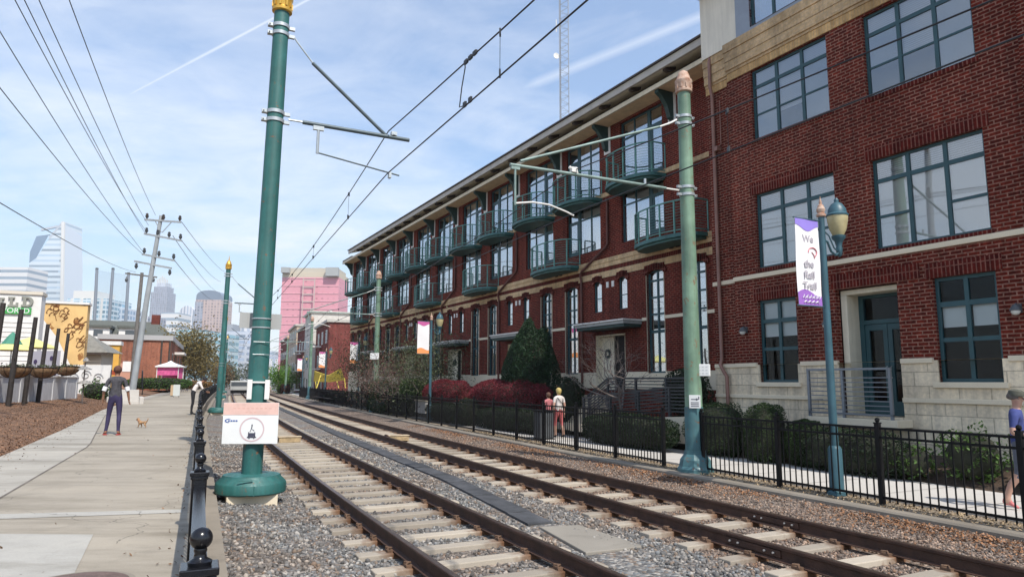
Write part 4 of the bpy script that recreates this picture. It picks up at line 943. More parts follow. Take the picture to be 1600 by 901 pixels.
def weather(m, chip=(.16, .07, .03), amt=.62, sc=7.0):
    t = NT(m.node_tree); b = [n for n in m.node_tree.nodes if n.type == 'BSDF_PRINCIPLED'][0]; geo = t('ShaderNodeNewGeometry')
    l = b.inputs['Base Color'].links; src = l[0].from_socket if l else tuple(b.inputs['Base Color'].default_value)[:3]
    n = t('ShaderNodeTexNoise', i_Scale=sc, i_Detail=7.0, i_Roughness=.7); t.link(geo.outputs['Position'], n.inputs['Vector'])
    c = t.mix(t.ramp(n.outputs[0], [(amt, (0, 0, 0)), (amt+.025, (.85, .85, .85))]), src, chip)
    mp_ = t('ShaderNodeMapping'); mp_.inputs['Scale'].default_value = (14, 14, .8); t.link(geo.outputs['Position'], mp_.inputs[0]); n = t('ShaderNodeTexNoise', i_Scale=1.0, i_Detail=5.0, i_Roughness=.7); t.link(mp_.outputs[0], n.inputs['Vector'])
    c = t.mix(t.ramp(n.outputs[0], [(.56, (0, 0, 0)), (.75, (.45, .45, .45))]), c, (.10, .085, .065)); t.link(c, b.inputs['Base Color'])
    t.link(t.ramp(n.outputs[0], [(.3, (.38,)*3), (.7, (.75,)*3)]), b.inputs['Roughness'])
weather(M_POLE); weather(M_POLE_R, (.20, .13, .07), .60); weather(M_POLE_B, amt=.60); weather(M_UTIL_) if False else None
def capital(parent, z, r, m, topper):
    mb = MB().lathe((0, 0, z), [(r*1.08, 0), (r*1.32, .02), (r*1.34, .07), (r*1.2, .09), (r*1.25, .22), (r*1.38, .27), (r*1.38, .31), (r*1.1, .35), (r*1.0, .42), (r*.75, .52), (r*.3, .57)], 20)
    for k in range(10):
        q = 2*math.pi*k/10; mb.obox((r*1.22*math.cos(q), r*1.22*math.sin(q), z+.155), (.02*math.cos(q), .02*math.sin(q), 0), (-.018*math.sin(q), .018*math.cos(q), 0), (0, 0, .06))
    o = mb.build('finial', m, parent, smooth=35)
    if topper: MB().lathe((0, 0, z+.565), [(r*.28, 0), (r*.30, .04), (r*.15, .07), (r*.22, .14), (r*.08, .24), (.01, .32)], 12).build('spike', m, o, smooth=40)
    return o
def clamp(parent, z, r, m):
    mb = MB().lathe((0, 0, z-.035), [(r+.002, 0), (r+.014, .003), (r+.014, .067), (r+.002, .07)], 20)
    mb.box(r+.005, r+.11, -.03, .03, z-.03, z+.03).box(-r-.09, -r-.005, -.05, .05, z-.03, z+.03)
    mb.path([(-r-.06, -.09, z), (-r-.06, .09, z)], .012, 6); return mb.build('clamp', m, parent, smooth=40)
def pole_left(u, label, first):
    p = cur(u, -2.11, -0.12)
    e = empty('catenary_pole', p, head(u)-math.pi/2, label, 'catenary pole', 'green catenary poles left of the tracks'); e.rotation_euler[1] = 0.012
    MB().box(-.41, .41, -.41, .41, -.30, .13).build('footing', M_LIME, e, bevel=.02)
    MB().lathe((0, 0, .132), [(.57, 0), (.585, .02), (.585, .16), (.57, .185), (.48, .27), (.47, .30), (.17, .315)], 28).box(-.010, .010, -.592, -.586, .14, .30).box(-.26, -.02, -.56, -.53, .385, .393).build('base_skirt', M_POLE, e, smooth=35)
    MB().lathe((0, 0, .40), [(.172, 0), (.172, 2.2), (.160, 2.3), (.140, 8.62)], 24).build('shaft', M_POLE, e, smooth=40)
    capital(e, 9.02, .14, M_GOLD, True)
    for z in (8.58, 8.74, 6.86, 7.02): clamp(e, z, .152 if z < 7.5 else .146, M_STEEL)
    for z in (2.98, 3.14): MB().lathe((0, 0, z-.012), [(.165, 0), (.172, .003), (.172, .022), (.165, .025)], 20).build('strap', M_STEEL, e, smooth=40)
    a = MB(); a.path([(.50, 0, 6.93), (2.60, 0, 6.93)], .040, 10); arm = a.build('cantilever_arm', M_ARM, e, smooth=40)
    MB().path([(.24, 0, 6.93), (.52, 0, 6.93)], .018, 8).build('arm_rod', M_STEEL, arm, smooth=40)
    MB().path([(.62, 0, 8.15), (2.1, 0, 6.96)], .034, 10).build('strut', M_ARM, arm, smooth=40)
    MB().path([(.24, 0, 8.62), (.30, 0, 8.52), (.64, 0, 8.13)], .016, 8).build('strut_rod', M_STEEL, arm, smooth=40)
    m = MB().box(.70, .90, -.03, .03, 6.82, 6.90).path([(.80, 0, 6.83), (.80, 0, 6.36)], .028, 8).build('drop_bracket', M_STEEL, arm, smooth=40)
    MB().path([(.79, 0, 6.38), (1.6, 0, 6.27), (2.42, 0, 6.16)], .017, 8).build('steady_arm', M_ARM, arm, smooth=40)
    MB().box(2.22, 2.33, -.05, .05, 6.965, 7.04).path([(2.27, -.06, 7.0), (2.27, .06, 7.0)], .03, 8).build('wire_clip', M_STEEL, arm); MB().box(2.20, 2.25, -.05, .05, 6.08, 6.20).build('wire_clip', M_STEEL, arm)
    return e
UL = [uxy(-4.53, 12.3, -2.11), upx(341, -2.11)]; UL += [UL[1]+39.5, UL[1]+79, UL[1]+118]; UL = [UL[0]-40]+UL
PL = pole_left(UL[1], 'large dark green pole with the white warning sign, nearest of the left row', True)
for k, lab in ((2, 'green pole with gold cap behind the person leaning on the path fence'), (3, 'third green pole of the row left of the tracks'), (4, 'fourth and small green pole left of the tracks far down the line')):
    q = dup(PL); p = cur(UL[k], -2.11, -0.12); q.location = p; q.rotation_euler = (0, .012, head(UL[k])-math.pi/2); q['label'] = lab
# hardware only on the nearest pole
MB().box(-.36, .36, .19, .21, 2.98, 3.26).build('equipment_plate', mat('plate_grey', (0.36, 0.36, 0.35), 0.6), PL)
m = MB()
for x0, x1 in ((-.185, -.105), (.105, .185)): m.box(x0, x1, -.21, -.165, 1.72, 2.06)
m.box(-.105, .105, -.20, -.17, 2.0, 2.03).build('bracket_plate', M_WHITE, PL, bevel=.004)
for z in (2.72, 2.50):
    MB().path([(-.13, -.17, z), (.06, -.185, z), (.14, -.15, z)], .007, 6).build('tie_strap', M_STEEL, PL)

def pole_right(u, label):
    p = cur(u, 7.2, -0.08)
    e = empty('catenary_pole', p, head(u)+math.pi/2, label, 'catenary pole', 'faded green catenary poles along the black fence')
    MB().lathe((0, 0, 0), [(.40, 0), (.40, .10), (.36, .16), (.33, .30), (.24, .42), (.235, .50)], 8).build('base_skirt', M_POLE_B, e)
    MB().lathe((0, 0, .50), [(.205, 0), (.195, .9), (.178, 3.0), (.150, 8.40)], 24).build('shaft', M_POLE_R, e, smooth=40)
    MB().lathe((0, 0, .505), [(.212, 0), (.21, .45), (.205, .95), (.2, .955)], 24).build('lower_sleeve', M_POLE_B, e, smooth=40)
    capital(e, 8.90, .15, M_TERRA, False)
    for z in (8.12, 8.30, 6.38, 6.56): clamp(e, z, .168 if z < 7.5 else .158, M_STEEL)
    arm = MB().path([(.62, 0, 6.47), (4.62, 0, 6.47)], .036, 10).build('cantilever_arm', M_ARM_R, e, smooth=40)
    MB().path([(.24, 0, 6.47), (.64, 0, 6.47)], .022, 8).build('arm_rod', M_WHITE, arm, smooth=40)
    MB().path([(.75, 0, 7.94), (4.38, 0, 6.58)], .030, 10).build('strut', M_ARM_R, arm, smooth=40)
    MB().path([(.24, 0, 8.2), (.40, 0, 8.10), (.77, 0, 7.93)], .022, 8).build('strut_rod', M_WHITE, arm, smooth=40)
    MB().path([(4.50, 0, 6.45), (4.50, 0, 5.62)], .026, 8).box(4.40, 4.60, -.03, .03, 6.38, 6.44).build('drop_bracket', M_ARM_R, arm, smooth=40)
    MB().path([(4.50, 0, 5.66), (4.1, 0, 5.73), (3.7, 0, 5.72), (3.3, 0, 5.62), (3.1, 0, 5.55)], .020, 8).build('steady_arm', M_WHITE, arm, smooth=40)
    MB().box(3.02, 3.16, -.05, .05, 6.51, 6.62).path([(3.0, 0, 6.5), (3.2, 0, 6.62)], .035, 8).build('insulator', M_WHITE, arm, smooth=40)
    MB().path([(1.2, 0, 6.50), (1.2, 0, 6.62)], .03, 6).build('arm_cap', M_STEEL, arm)
    return e
UR = [uxy(4.06, 15.75, 7.2)]; UR += [upx(587, 7.45)]; UR += [UR[1]+36, UR[1]+72, UR[1]+108]; UR = [UR[0]-36]+UR
PRR = pole_right(UR[1], 'faded green pole standing in the fence gap before the brick corner')
for k, lab in ((2, 'green pole in the fence with white box below the balcony row end'), (3, 'green pole further on beside the yellow shade sail'), (4, 'small green pole far along the fence before the red flats')):
    q = dup(PRR); q.location = cur(UR[k], 7.2 if k != 2 else 7.45, -0.08); q.rotation_euler = (0, 0, head(UR[k])+math.pi/2); q['label'] = lab
def on_pole_sign(name, pole_u, off, z, w, h, dr, lab, cat, facing=(0, -1), group=None):
    pass
def face_frame(p, n):
    """matrix with local x to the right and y up for a flat sign facing horizontal direction n"""
    n = Vector(n).normalized(); x = Vector((0, 0, 1)).cross(n).normalized(); y = n.cross(x)
    return Matrix(((x.x, y.x, n.x, p[0]), (x.y, y.y, n.y, p[1]), (x.z, y.z, n.z, p[2]), (0, 0, 0, 1)))
def sign_root(name, p, n, lab, cat, group=None):
    e = empty(name, (0, 0, 0), 0, lab, cat, group); e.matrix_world = face_frame(p, n); return e
def panel(mb_w, mb_h, t, name, m, parent, z=0.0, x=0.0, y=0.0, bevel=0.0):
    return MB().box(x-mb_w/2, x+mb_w/2, y-mb_h/2, y+mb_h/2, z, z+t).build(name, m, parent, bevel=bevel)
# the warning sign on the nearest left pole
pc = cur(UL[1], -2.11, 0)
sg = sign_root('warning_sign', (pc.x+.02, pc.y-.215, 1.195), (0.10, -1, 0), 'faded white and pink warning sign on the large green pole', 'sign')
M_PINK = mat('sign_pink', (0.72, 0.47, 0.40), 0.55, var=0.10, vscale=6); M_INK = mat('ink_dark', (0.06, 0.06, 0.09), 0.6); M_RING = mat('sign_ring', (0.62, 0.46, 0.47), 0.6); M_BLUE = mat('ink_blue', (0.05, 0.11, 0.36), 0.6)
panel(.93, .70, .012, 'sign_plate', M_PAINTW, sg, bevel=.004)
panel(.92, .205, .003, 'pink_band', M_PINK, sg, .013, 0, .245)
rg = MB(); N = 40
for i in range(N):
    q0, q1 = 2*math.pi*i/N, 2*math.pi*(i+1)/N
    vs = [(.03+r*math.cos(q), -.105+r*math.sin(q), .016) for r in (.185, .208) for q in (q0, q1)]
    rg.add(vs, [(0, 1, 3, 2)])
rg.build('ring', M_RING, sg, recalc=False)
pg = MB().box(-.045, .105, -.245, -.225, .0155, .018).box(-.015, .075, -.222, -.165, .0155, .018).box(-.03, -.015, -.24, -.15, .0155, .018).box(.075, .09, -.24, -.15, .0155, .018).box(-.02, .0, -.262, -.25, .0155, .018).box(.06, .08, -.262, -.25, .0155, .018).box(.02, .04, -.05, -.02, .0155, .018)
pg.add([(.02, -.055, .0175), (.038, -.05, .0175), (.03, -.10, .0175), (.012, -.11, .0175)], [(0, 1, 2, 3)]); pg.add([(.03, -.10, .0175), (.04, -.10, .0175), (.075, -.125, .0175), (.065, -.135, .0175)], [(0, 1, 2, 3)]); pg.add([(.02, -.11, .0175), (.012, -.105, .0175), (-.005, -.145, .0175), (.006, -.15, .0175)], [(0, 1, 2, 3)])
pg.build('pictogram', M_INK, sg, recalc=False)
sw = MB(); 
for i in range(10):
    q = math.pi*(0.45+0.9*i/9); q2 = math.pi*(0.45+0.9*(i+1)/9)
    sw.add([(-.36+.07*math.cos(a)+(.02 if r else 0), .045+.035*math.sin(a)*(.75 if r else 1), .0175) for r in (0, 1) for a in (q, q2)], [(0, 1, 3, 2)])
for k in range(4): sw.box(-.375+.042*k, -.345+.042*k, .032, .054, .016, .018)
sw.build('blue_emblem', M_BLUE, sg, recalc=False)
tx = MB()
for k in range(9): tx.box(-.30+.075*k, -.255+.075*k, .245+(.0), .262, .0165, .0175)
for k in range(3): tx.box(-.09+.07*k, -.05+.07*k, .18, .195, .0165, .0175)
tx.build('faded_lettering', mat('faded_red', (0.68, 0.40, 0.33), 0.6), sg)
# small signs on the right pole
pr = cur(UR[1], 7.2, 0); vdir = Vector((-.45, -.9, 0))
s1 = sign_root('notice_box', (pr.x+.22, pr.y-.12, 2.20), vdir, 'small white notice box on the faded green pole, upper of the two', 'notice', 'notices on the fence gap pole')
panel(.30, .27, .07, 'box_body', M_PAINTW, s1, bevel=.01)
for j in range(3):
    for k in range(3): panel(.05, .03, .003, 'faint_mark', mat('faint_mark', (0.62, 0.62, 0.62), 0.6), s1, .0705, -.08+.08*k, .07-.07*j)
s2 = sign_root('arrow_sign', (pr.x-.03, pr.y-.235, 1.50), vdir, 'small white sign with black arrow lower on the faded green pole', 'sign', 'notices on the fence gap pole')
panel(.25, .29, .012, 'sign_plate', M_PAINTW, s2, bevel=.004)
a = MB().box(-.08, .03, .04, .06, .0125, .0145); a.add([(.03, .08, .0145), (.09, .05, .0145), (.03, .02, .0145)], [(0, 1, 2)]); a.box(.08, .1, .05, .11, .0125, .014); a.build('arrow', M_INK, s2)
for j in range(3): panel(.18, .018, .002, 'text_line', M_INK, s2, .0125, 0, -.02-.04*j)
p2 = cur(UR[2], 7.45, 0)
s3 = sign_root('notice_box', (p2.x-.06, p2.y-.25, 3.6), (-.2, -1, 0), 'white notice box on the second pole of the fence, before dark shrubs', 'notice'); panel(.62, .42, .08, 'box_body', M_PAINTW, s3, bevel=.01)

# overhead wires
def overhead(sup, off, zc, zm, label, jump=None):
    e = empty('overhead_wire', (0, 0, 0), 0, label, 'overhead wire')
    cpt, mpt, drops = [], [], []
    for i in range(len(sup)-1):
        a, b = cur(sup[i], off), cur(sup[i+1], off); n = 16
        for k in range(n+(i == len(sup)-2)):
            t = k/n; p = a.lerp(b, t); cpt.append(p+Vector((0, 0, zc))); zz_ = zm-(zm-zc-.25)*4*t*(1-t)*0.85; mpt.append(p+Vector((0, 0, zz_)))
            if k in (2, 5, 8, 11, 14): drops.append((p+Vector((0, 0, zz_)), p+Vector((0, 0, zc))))
    MB().path(cpt, .012, 6).build('contact_wire', M_WIRE, e, smooth=60); MB().path(mpt, .012, 6).build('messenger_wire', M_WIRE, e, smooth=60)
    for a, b in drops[:16]:
        MB().path([a, b], .004, 4).box(a.x-.012, a.x+.012, a.y-.05, a.y+.05, a.z-.06, a.z+.02).box(b.x-.012, b.x+.012, b.y-.05, b.y+.05, b.z-.01, b.z+.08).build('dropper', M_WIRE, e)
    return e, cpt, mpt
WL, cL, mL = overhead(UL, 0.14, 6.02, 6.90, 'pair of black overhead wires running above the near track')
# jumper loop between the two wires, over the near track
t = 0.905; i0 = int(t*16); a = mL[i0].lerp(mL[i0+1], t*16-i0); b = cL[i0].lerp(cL[i0+1], t*16-i0); dr = (cL[i0+1]-cL[i0]).normalized()
MB().path([a, a+Vector((0, 0, -.08))-dr*.02, a.lerp(b, .5)+dr*.10, b+dr*.18+Vector((0, 0, .06)), b+dr*.05+Vector((0, 0, .03)), b-dr*.12+Vector((0, 0, .01))], .010, 6).build('jumper_loop', M_WIRE, WL, smooth=60)
m = MB()
for k in range(3): MB().obox(a-dr*(.05+.16*k), (.018, 0, 0), dr*.05, (0, 0, .032)).build('messenger_clamp', M_WIRE, WL)
for k in range(2): q = b-dr*(.02+.2*k)+Vector((0, 0, .03)); MB().obox(q, (.016, 0, 0), dr*.04, (0, 0, .04)).build('contact_clamp', M_WIRE, WL)
overhead(UR, 4.15, 5.55, 6.50, 'pair of black overhead wires running above the track beside the fence')

# ------------------------------------------------------------------ fences
def fence_right(u0, u1, sp, name, label, finials):
    n = max(1, int(round((u1-u0)/sp))); e = empty(name, cur(u0, 7.22, -.07), 0, label, 'fence', 'black picket fences by the sidewalk'); o = e.location
    for i in range(n+1):
        u = u0+(u1-u0)*i/n; p = cur(u, 7.22, -.07)-o; hd = head(u)
        ax = Vector((math.cos(hd), math.sin(hd), 0)); ay = Vector((-ax.y, ax.x, 0))
        big = i in (0, n) or finials
        w = .038
        po = MB().obox(p+Vector((0, 0, .66)), ax*w, ay*w, (0, 0, .66)).build('post', M_BLACK, e)
        c = MB().obox(p+Vector((0, 0, 1.332)), ax*.046, ay*.046, (0, 0, .011)); c.lathe(p+Vector((0, 0, 1.343)), [(.015, 0), (.032, .012), (.04, .04), (.032, .068), (.008, .08)], 10); c.build('post_cap', M_BLACK, po, smooth=40)
        if i < n:
            q = cur(u0+(u1-u0)*(i+1)/n, 7.22, -.07)-o; d = (q-p); L = d.length; d.normalize(); sd = Vector((-d.y, d.x, 0))
            m = MB()
            for z in (.13, 1.10, 1.25): m.obox((p+q)/2+Vector((0, 0, z)), d*(L/2-w), sd*.016, (0, 0, .019))
            k = 15
            for j in range(k):
                c = p+d*(L*(j+1)/(k+1)); m.obox(c+Vector((0, 0, .655)), d*.009, sd*.009, (0, 0, .595))
            m.build('picket_panel', M_BLACK, e)
    return e
UF0 = uxy(4.28, 15.6, 7.22)
fence_right(UF0-2.20*5, UF0, 2.20, 'picket_fence', 'black picket fence in front of the near brick building, passing the blue lamp post', True)
fence_right(UF0+1.42, UF0+1.42+2.10*38, 2.10, 'picket_fence', 'long black picket fence before the balcony building, running far away', True)
def fence_left():
    e = empty('path_fence', (0, 0, .41), 0, 'low black fence with ball topped posts between path and tracks', 'fence')
    pts = []; Y = -2.226
    while Y < 118:
        pts.append(Vector((fence_x(Y), Y, 0))); sl = (fence_x(Y+.1)-fence_x(Y))/.1; Y += 2.44/math.hypot(1, sl)
    pts = pts[:48]
    for i, p in enumerate(pts):
        q = pts[min(i+1, len(pts)-1)]; d = (q-p if i < len(pts)-1 else p-pts[i-1]).normalized(); sd = Vector((-d.y, d.x, 0))
        po = MB().obox(p+Vector((0, 0, .455)), d*.044, sd*.044, (0, 0, .455)).build('post', M_BLACKG, e, bevel=.006 if i < 4 else 0)
        c = MB().obox(p+Vector((0, 0, .925)), d*.056, sd*.056, (0, 0, .012)).obox(p+Vector((0, 0, .902)), d*.05, sd*.05, (0, 0, .010)); c.build('post_cap', M_BLACKG, po, bevel=.004)
        n = 24 if i < 5 else 12; r = .034
        prof = [(.034, 0), (.036, .012), (.020, .022), (.017, .036), (.020, .044)]+[(r*math.sin(a), .079-r*math.cos(a)) for a in [math.pi*(.18+.80*k/9) for k in range(10)]]
        MB().lathe(p+Vector((0, 0, .937)), prof, n).build('ball', M_BLACKG, po, smooth=50)
        if i < len(pts)-1:
            L = (q-p).length; mid = (p+q)/2; m = MB()
            m.obox(mid+Vector((0, 0, .845)), d*(L/2-.05), sd*.030, (0, 0, .016)); m.obox(mid+Vector((0, 0, .72)), d*(L/2-.05), sd*.016, (0, 0, .014)); m.obox(mid+Vector((0, 0, .12)), d*(L/2-.05), sd*.016, (0, 0, .014))
            for j in range(18): m.obox(p+d*(L*(j+1)/19)+Vector((0, 0, .45)), d*.008, sd*.008, (0, 0, .385))
            m.build('picket_panel', M_BLACKG, e)
    return e
fence_left()

# ------------------------------------------------------------------ lamp posts and banners
M_LAMP = mat('lamp_blue', (0.040, 0.105, 0.135), 0.45, var=0.2, vscale=3, streak=0.15)
M_LGLASS = mat('lantern_glass', (0.46, 0.40, 0.22), 0.25, var=0.15, vscale=6, spec=0.6)
def lamp(u, off, lab):
    e = empty('street_lamp', cur(u, off, -0.05), head(u)-math.pi/2, lab, 'street lamp', 'blue street lamps along the sidewalk')
    MB().lathe((0, 0, 0), [(.17, 0), (.17, .06), (.125, .10), (.120, .80), (.10, .84), (.075, .86)], 16).build('base', M_LAMP, e, smooth=35)
    MB().lathe((0, 0, .86), [(.072, 0), (.068, 1.5), (.055, 4.1), (.055, 4.2)], 14).build('pole', M_LAMP, e, smooth=40)
    MB().lathe((0, 0, 5.06), [(.06, 0), (.085, .015), (.085, .05), (.06, .07), (.075, .12), (.08, .15), (.06, .19), (.055, .22), (.025, .25), (.03, .28), (.012, .34), (.003, .40)], 14).build('finial', M_TERRA, e, smooth=35)
    MB().path([(.05, 0, 4.62), (.13, 0, 4.60), (.22, 0, 4.42), (.34, 0, 4.36), (.43, 0, 4.42)], .022, 8).path([(.05, 0, 4.80), (.18, 0, 4.72), (.30, 0, 4.50), (.40, 0, 4.44)], .014, 6).build('arm', M_LAMP, e, smooth=50)
    c = (.44, 0, 4.38)
    hd = MB().lathe(c, [(.02, -.04), (.05, .0), (.06, .12), (.05, .16), (.075, .26), (.12, .31), (.125, .36), (.10, .37)], 18).build('lantern', M_LAMP, e, smooth=40)
    MB().lathe(c, [(.10, .372), (.155, .50), (.185, .66), (.190, .74)], 18).build('globe', M_LGLASS, hd, smooth=50)
    MB().lathe(c, [(.20, .742), (.205, .77), (.17, .80), (.16, .88), (.10, .98), (.04, 1.02), (.045, 1.06), (.02, 1.10)], 18).build('hood', M_LAMP, hd, smooth=40)
    for z in (3.36, 4.98): MB().path([(-.05, 0, z), (-.74, 0, z)], .012, 6).build('banner_rod', M_LAMP, e)
    return e
def ripple_panel(x0, x1, z0, z1, poly=None, nx=8, nz=14, amp=.008):
    mb = MB(); o = 0
    for s in (0, 1):
        for j in range(nz+1):
            for i in range(nx+1):
                x = x0+(x1-x0)*i/nx; z = z0+(z1-z0)*j/nz
                mb.v.append((x, amp*math.sin(z*4.1+x*3)+amp*.5*math.sin(x*9+z*2)+s*.003, z))
    n = (nx+1)*(nz+1)
    for s in (0, 1):
        for j in range(nz):
            for i in range(nx):
                a = s*n+j*(nx+1)+i; mb.f.append((a, a+1, a+nx+2, a+nx+1)); mb.mi.append(0)
    return mb
M_BW = mat('banner_white', (0.80, 0.78, 0.78), 0.8, var=0.03)
def banner(u, off, lab, ctop, cbot, words):
    e = empty('banner', cur(u, off, -0.05), head(u)-math.pi/2, lab, 'banner', 'banners on the street lamps')
    f = lambda z, x: .008*math.sin(z*4.1+x*3)+.004*math.sin(x*9+z*2)
    ripple_panel(-.71, -.10, 3.37, 4.97).build('cloth', M_BW, e, smooth=60, recalc=False)
    def wave(z0, z1, top, name, m):
        mb = MB(); n = 12
        for i in range(n):
            xa, xb = -.71+.61*i/n, -.71+.61*(i+1)/n
            w = lambda x: (.055*math.cos((x+.40)*10)) if top else (.06*math.sin((x+.71)*8.5))
            za, zb = (z0-w(xa), z0-w(xb)) if top else (z1+w(xa), z1+w(xb)); other = z1 if top else z0; k = 6
            for j in range(k):
                q = [(xa, za+(other-za)*j/k), (xb, zb+(other-zb)*j/k), (xb, zb+(other-zb)*(j+1)/k), (xa, za+(other-za)*(j+1)/k)]
                mb.quad(*[(x, f(z, x)-.006, z) for x, z in q])
        mb.build(name, m, e, recalc=False)
    wave(4.80, 4.968, True, 'top_stripe', ctop); wave(3.372, 3.60, False, 'bottom_stripe', cbot)
    if words:
        R90 = Matrix.Rotation(math.pi/2, 4, 'X')
        gm = mat('banner_grey', (0.45, 0.42, 0.46), 0.7)
        for s_, z in (('We', 4.60), ('the', 4.13), ('Rail', 3.93), ('Trail', 3.73)):
            text('lettering', s_, .185, gm, e, Matrix.Translation((-.405, -.017, z)) @ R90, bold=.004)
        pk = mat('banner_pink', (0.70, 0.22, 0.25), 0.7)
        m = MB().path([(-.30+.10*math.cos(q)*1.1, -.017, 4.36+.085*math.sin(q)) for q in [math.pi*(1.05-1.35*k/10) for k in range(11)]], .011, 4); m.path([(-.32, -.017, 4.36), (-.27, -.017, 4.31), (-.25, -.017, 4.25)], .009, 4)
        m.build('pink_curl', pk, e)
        wl = MB()
        for k in range(5): wl.path([(-.60+.09*k, -.018, 3.50), (-.57+.09*k, -.018, 3.56), (-.55+.09*k, -.018, 3.49), (-.52+.09*k, -.018, 3.53)], .008, 4)
        for k in range(4): wl.path([(-.58+.10*k, -.018, 3.42), (-.53+.10*k, -.018, 3.45), (-.50+.10*k, -.018, 3.41)], .010, 4)
        wl.build('white_script', M_BW, e)
    return e
M_PUR = mat('banner_purple', (0.27, 0.20, 0.62), 0.7, var=.05); M_PUR2 = mat('banner_purple_low', (0.30, 0.13, 0.47), 0.7); M_MAG = mat('banner_magenta', (0.52, 0.10, 0.30), 0.7); M_ORG = mat('banner_orange', (0.80, 0.30, 0.10), 0.7)
p = gp(1308, 768, 0); LP = [(uxy(p.x, p.y, 7.36), 7.36)]+[(upx(a, b), b) for a, b in ((672, 7.5), (560, 7.7), (508, 7.7), (472, 7.7))]
for i, (u, of) in enumerate(LP):
    labs = ('blue street lamp with lantern beside the purple banner, in front of the brick entrance', 'blue street lamp between the red hedge and bare bush', 'blue street lamp at the far end of the balcony building', 'blue street lamp behind the yellow shade sail', 'small blue street lamp by the distant red flats')
    if i == 0: L0 = lamp(u, of, labs[0])
    else:
        q = dup(L0); q.location = cur(u, of, -.05); q.rotation_euler = (0, 0, head(u)-math.pi/2); q['label'] = labs[i]
    bl = ('purple and white banner reading We the Rail Trail', 'white banner with magenta top and orange foot near the bare bush', 'banner with magenta top and orange foot at the end of the balcony row', 'banner with magenta top beside the yellow shade sail', 'small banner before the distant red flats')
    banner(u, of, bl[i], M_PUR if i == 0 else M_MAG, M_PUR2 if i == 0 else M_ORG, i == 0)

def litter4(n):
    Y = 4+30*RNG.random(n)**1.4; side = RNG.random(n); x = np.array([(fence_x(a)-.05-abs(RNG.normal(0, .18)) if b_ < .35 else left_edge(a)+abs(RNG.normal(0, .3)) if b_ < .8 else left_edge(a)+(fence_x(a)-left_edge(a))*RNG.random()) for a, b_ in zip(Y, side)])
    return np.stack([x, Y, np.full(n, PZ+.012)], 1)
o = scatter_leaves('path_litter', 700, litter4, mat('path_bits', (.15, .085, .045), .9, island=.7), .008, .022); tag(o, 'scattered bark bits and dry leaves on the concrete path', 'leaves', kind='stuff')

# ------------------------------------------------------------------ vegetation
def leaf_mat(name, color, var=0.5, trans=0.25, hue=(1.0, 1.0, 1.0)):
    if name in MATS: return MATS[name]
    m = bpy.data.materials.new(name); m.use_nodes = True; t = NT(m.node_tree); m.node_tree.nodes.clear()
    o = t('ShaderNodeOutputMaterial'); b = t('ShaderNodeBsdfPrincipled'); b.inputs['Roughness'].default_value = 0.6; b.inputs['Specular IOR Level'].default_value = 0.3
    geo = t('ShaderNodeNewGeometry')
    f = t.ramp(geo.outputs['Random Per Island'], [(0, tuple(1-var*h for h in hue)), (1, tuple(1+var*h for h in hue))])
    n = t('ShaderNodeTexNoise', i_Scale=2.2, i_Detail=3.0); t.link(geo.outputs['Position'], n.inputs['Vector'])
    c = t.mix(1.0, t.mix(1.0, color, f, 'MULTIPLY'), t.ramp(n.outputs[0], [(0.3, (.65, .65, .65)), (0.7, (1.3, 1.3, 1.3))]), 'MULTIPLY')
    t.link(c, b.inputs['Base Color']); tr = t('ShaderNodeBsdfTranslucent'); t.link(c, tr.inputs[0]); mx = t('ShaderNodeMixShader'); mx.inputs[0].default_value = trans
    t.link(b.outputs[0], mx.inputs[1]); t.link(tr.outputs[0], mx.inputs[2]); t.link(mx.outputs[0], o.inputs[0]); MATS[name] = m; return m
def leaves(name, P, size, m, parent, aspect=0.55, up=0.0):
    k = len(P); A = RNG.normal(size=(k, 3)); A[:, 2] += up; A /= np.linalg.norm(A, axis=1)[:, None]
    B = RNG.normal(size=(k, 3)); B -= (B*A).sum(1)[:, None]*A; B /= np.linalg.norm(B, axis=1)[:, None]
    s = (size*RNG.uniform(.6, 1.3, k))[:, None]
    V = np.stack([P-A*s, P-B*s*aspect, P+A*s, P+B*s*aspect], 1).reshape(-1, 3)
    return fast_mesh(name, V, np.arange(4*k).reshape(k, 4), m, parent)
def shell_points(n, rx, ry, rz, p=2.6, thick=0.18, lump=0.10, seed=0, cut=-0.9):
    """points near the surface of a clipped, uneven rounded shape centred on the origin"""
    g_ = np.random.default_rng(seed); d = g_.normal(size=(n, 3)); d /= np.linalg.norm(d, axis=1)[:, None]; d = d[d[:, 2] > cut]
    r = 1/((np.abs(d)**p).sum(1))**(1/p)
    k = g_.uniform(2.0, 5.0, (7, 3)); ph = g_.uniform(0, 6.3, 7); w = sum(np.sin((d*kk).sum(1)*1.6+pp) for kk, pp in zip(k, ph))/7*2
    r = r*(1+lump*w)*(1-thick*g_.random(len(d))**2); o_ = g_.random(len(d)) < .10; r = np.where(o_, r*(1+g_.random(len(d))*(.09 if lump > .1 else .045)), r)
    return d*r[:, None]*np.array([rx, ry, rz])
def core(name, rx, ry, rz, m, parent, p=2.6, k=.86):
    bm = bmesh.new(); bmesh.ops.create_icosphere(bm, subdivisions=3, radius=1)
    for v in bm.verts:
        d = np.array(v.co[:]); r = 1/((np.abs(d)**p).sum())**(1/p)*k*(1+.05*math.sin(d[0]*7+d[1]*5)); v.co = Vector(d*r*np.array([rx, ry, rz]))
    me = bpy.data.meshes.new(name); bm.to_mesh(me); bm.free(); me.materials.append(m); o = bpy.data.objects.new(name, me); C.objects.link(o); o.parent = parent; return o
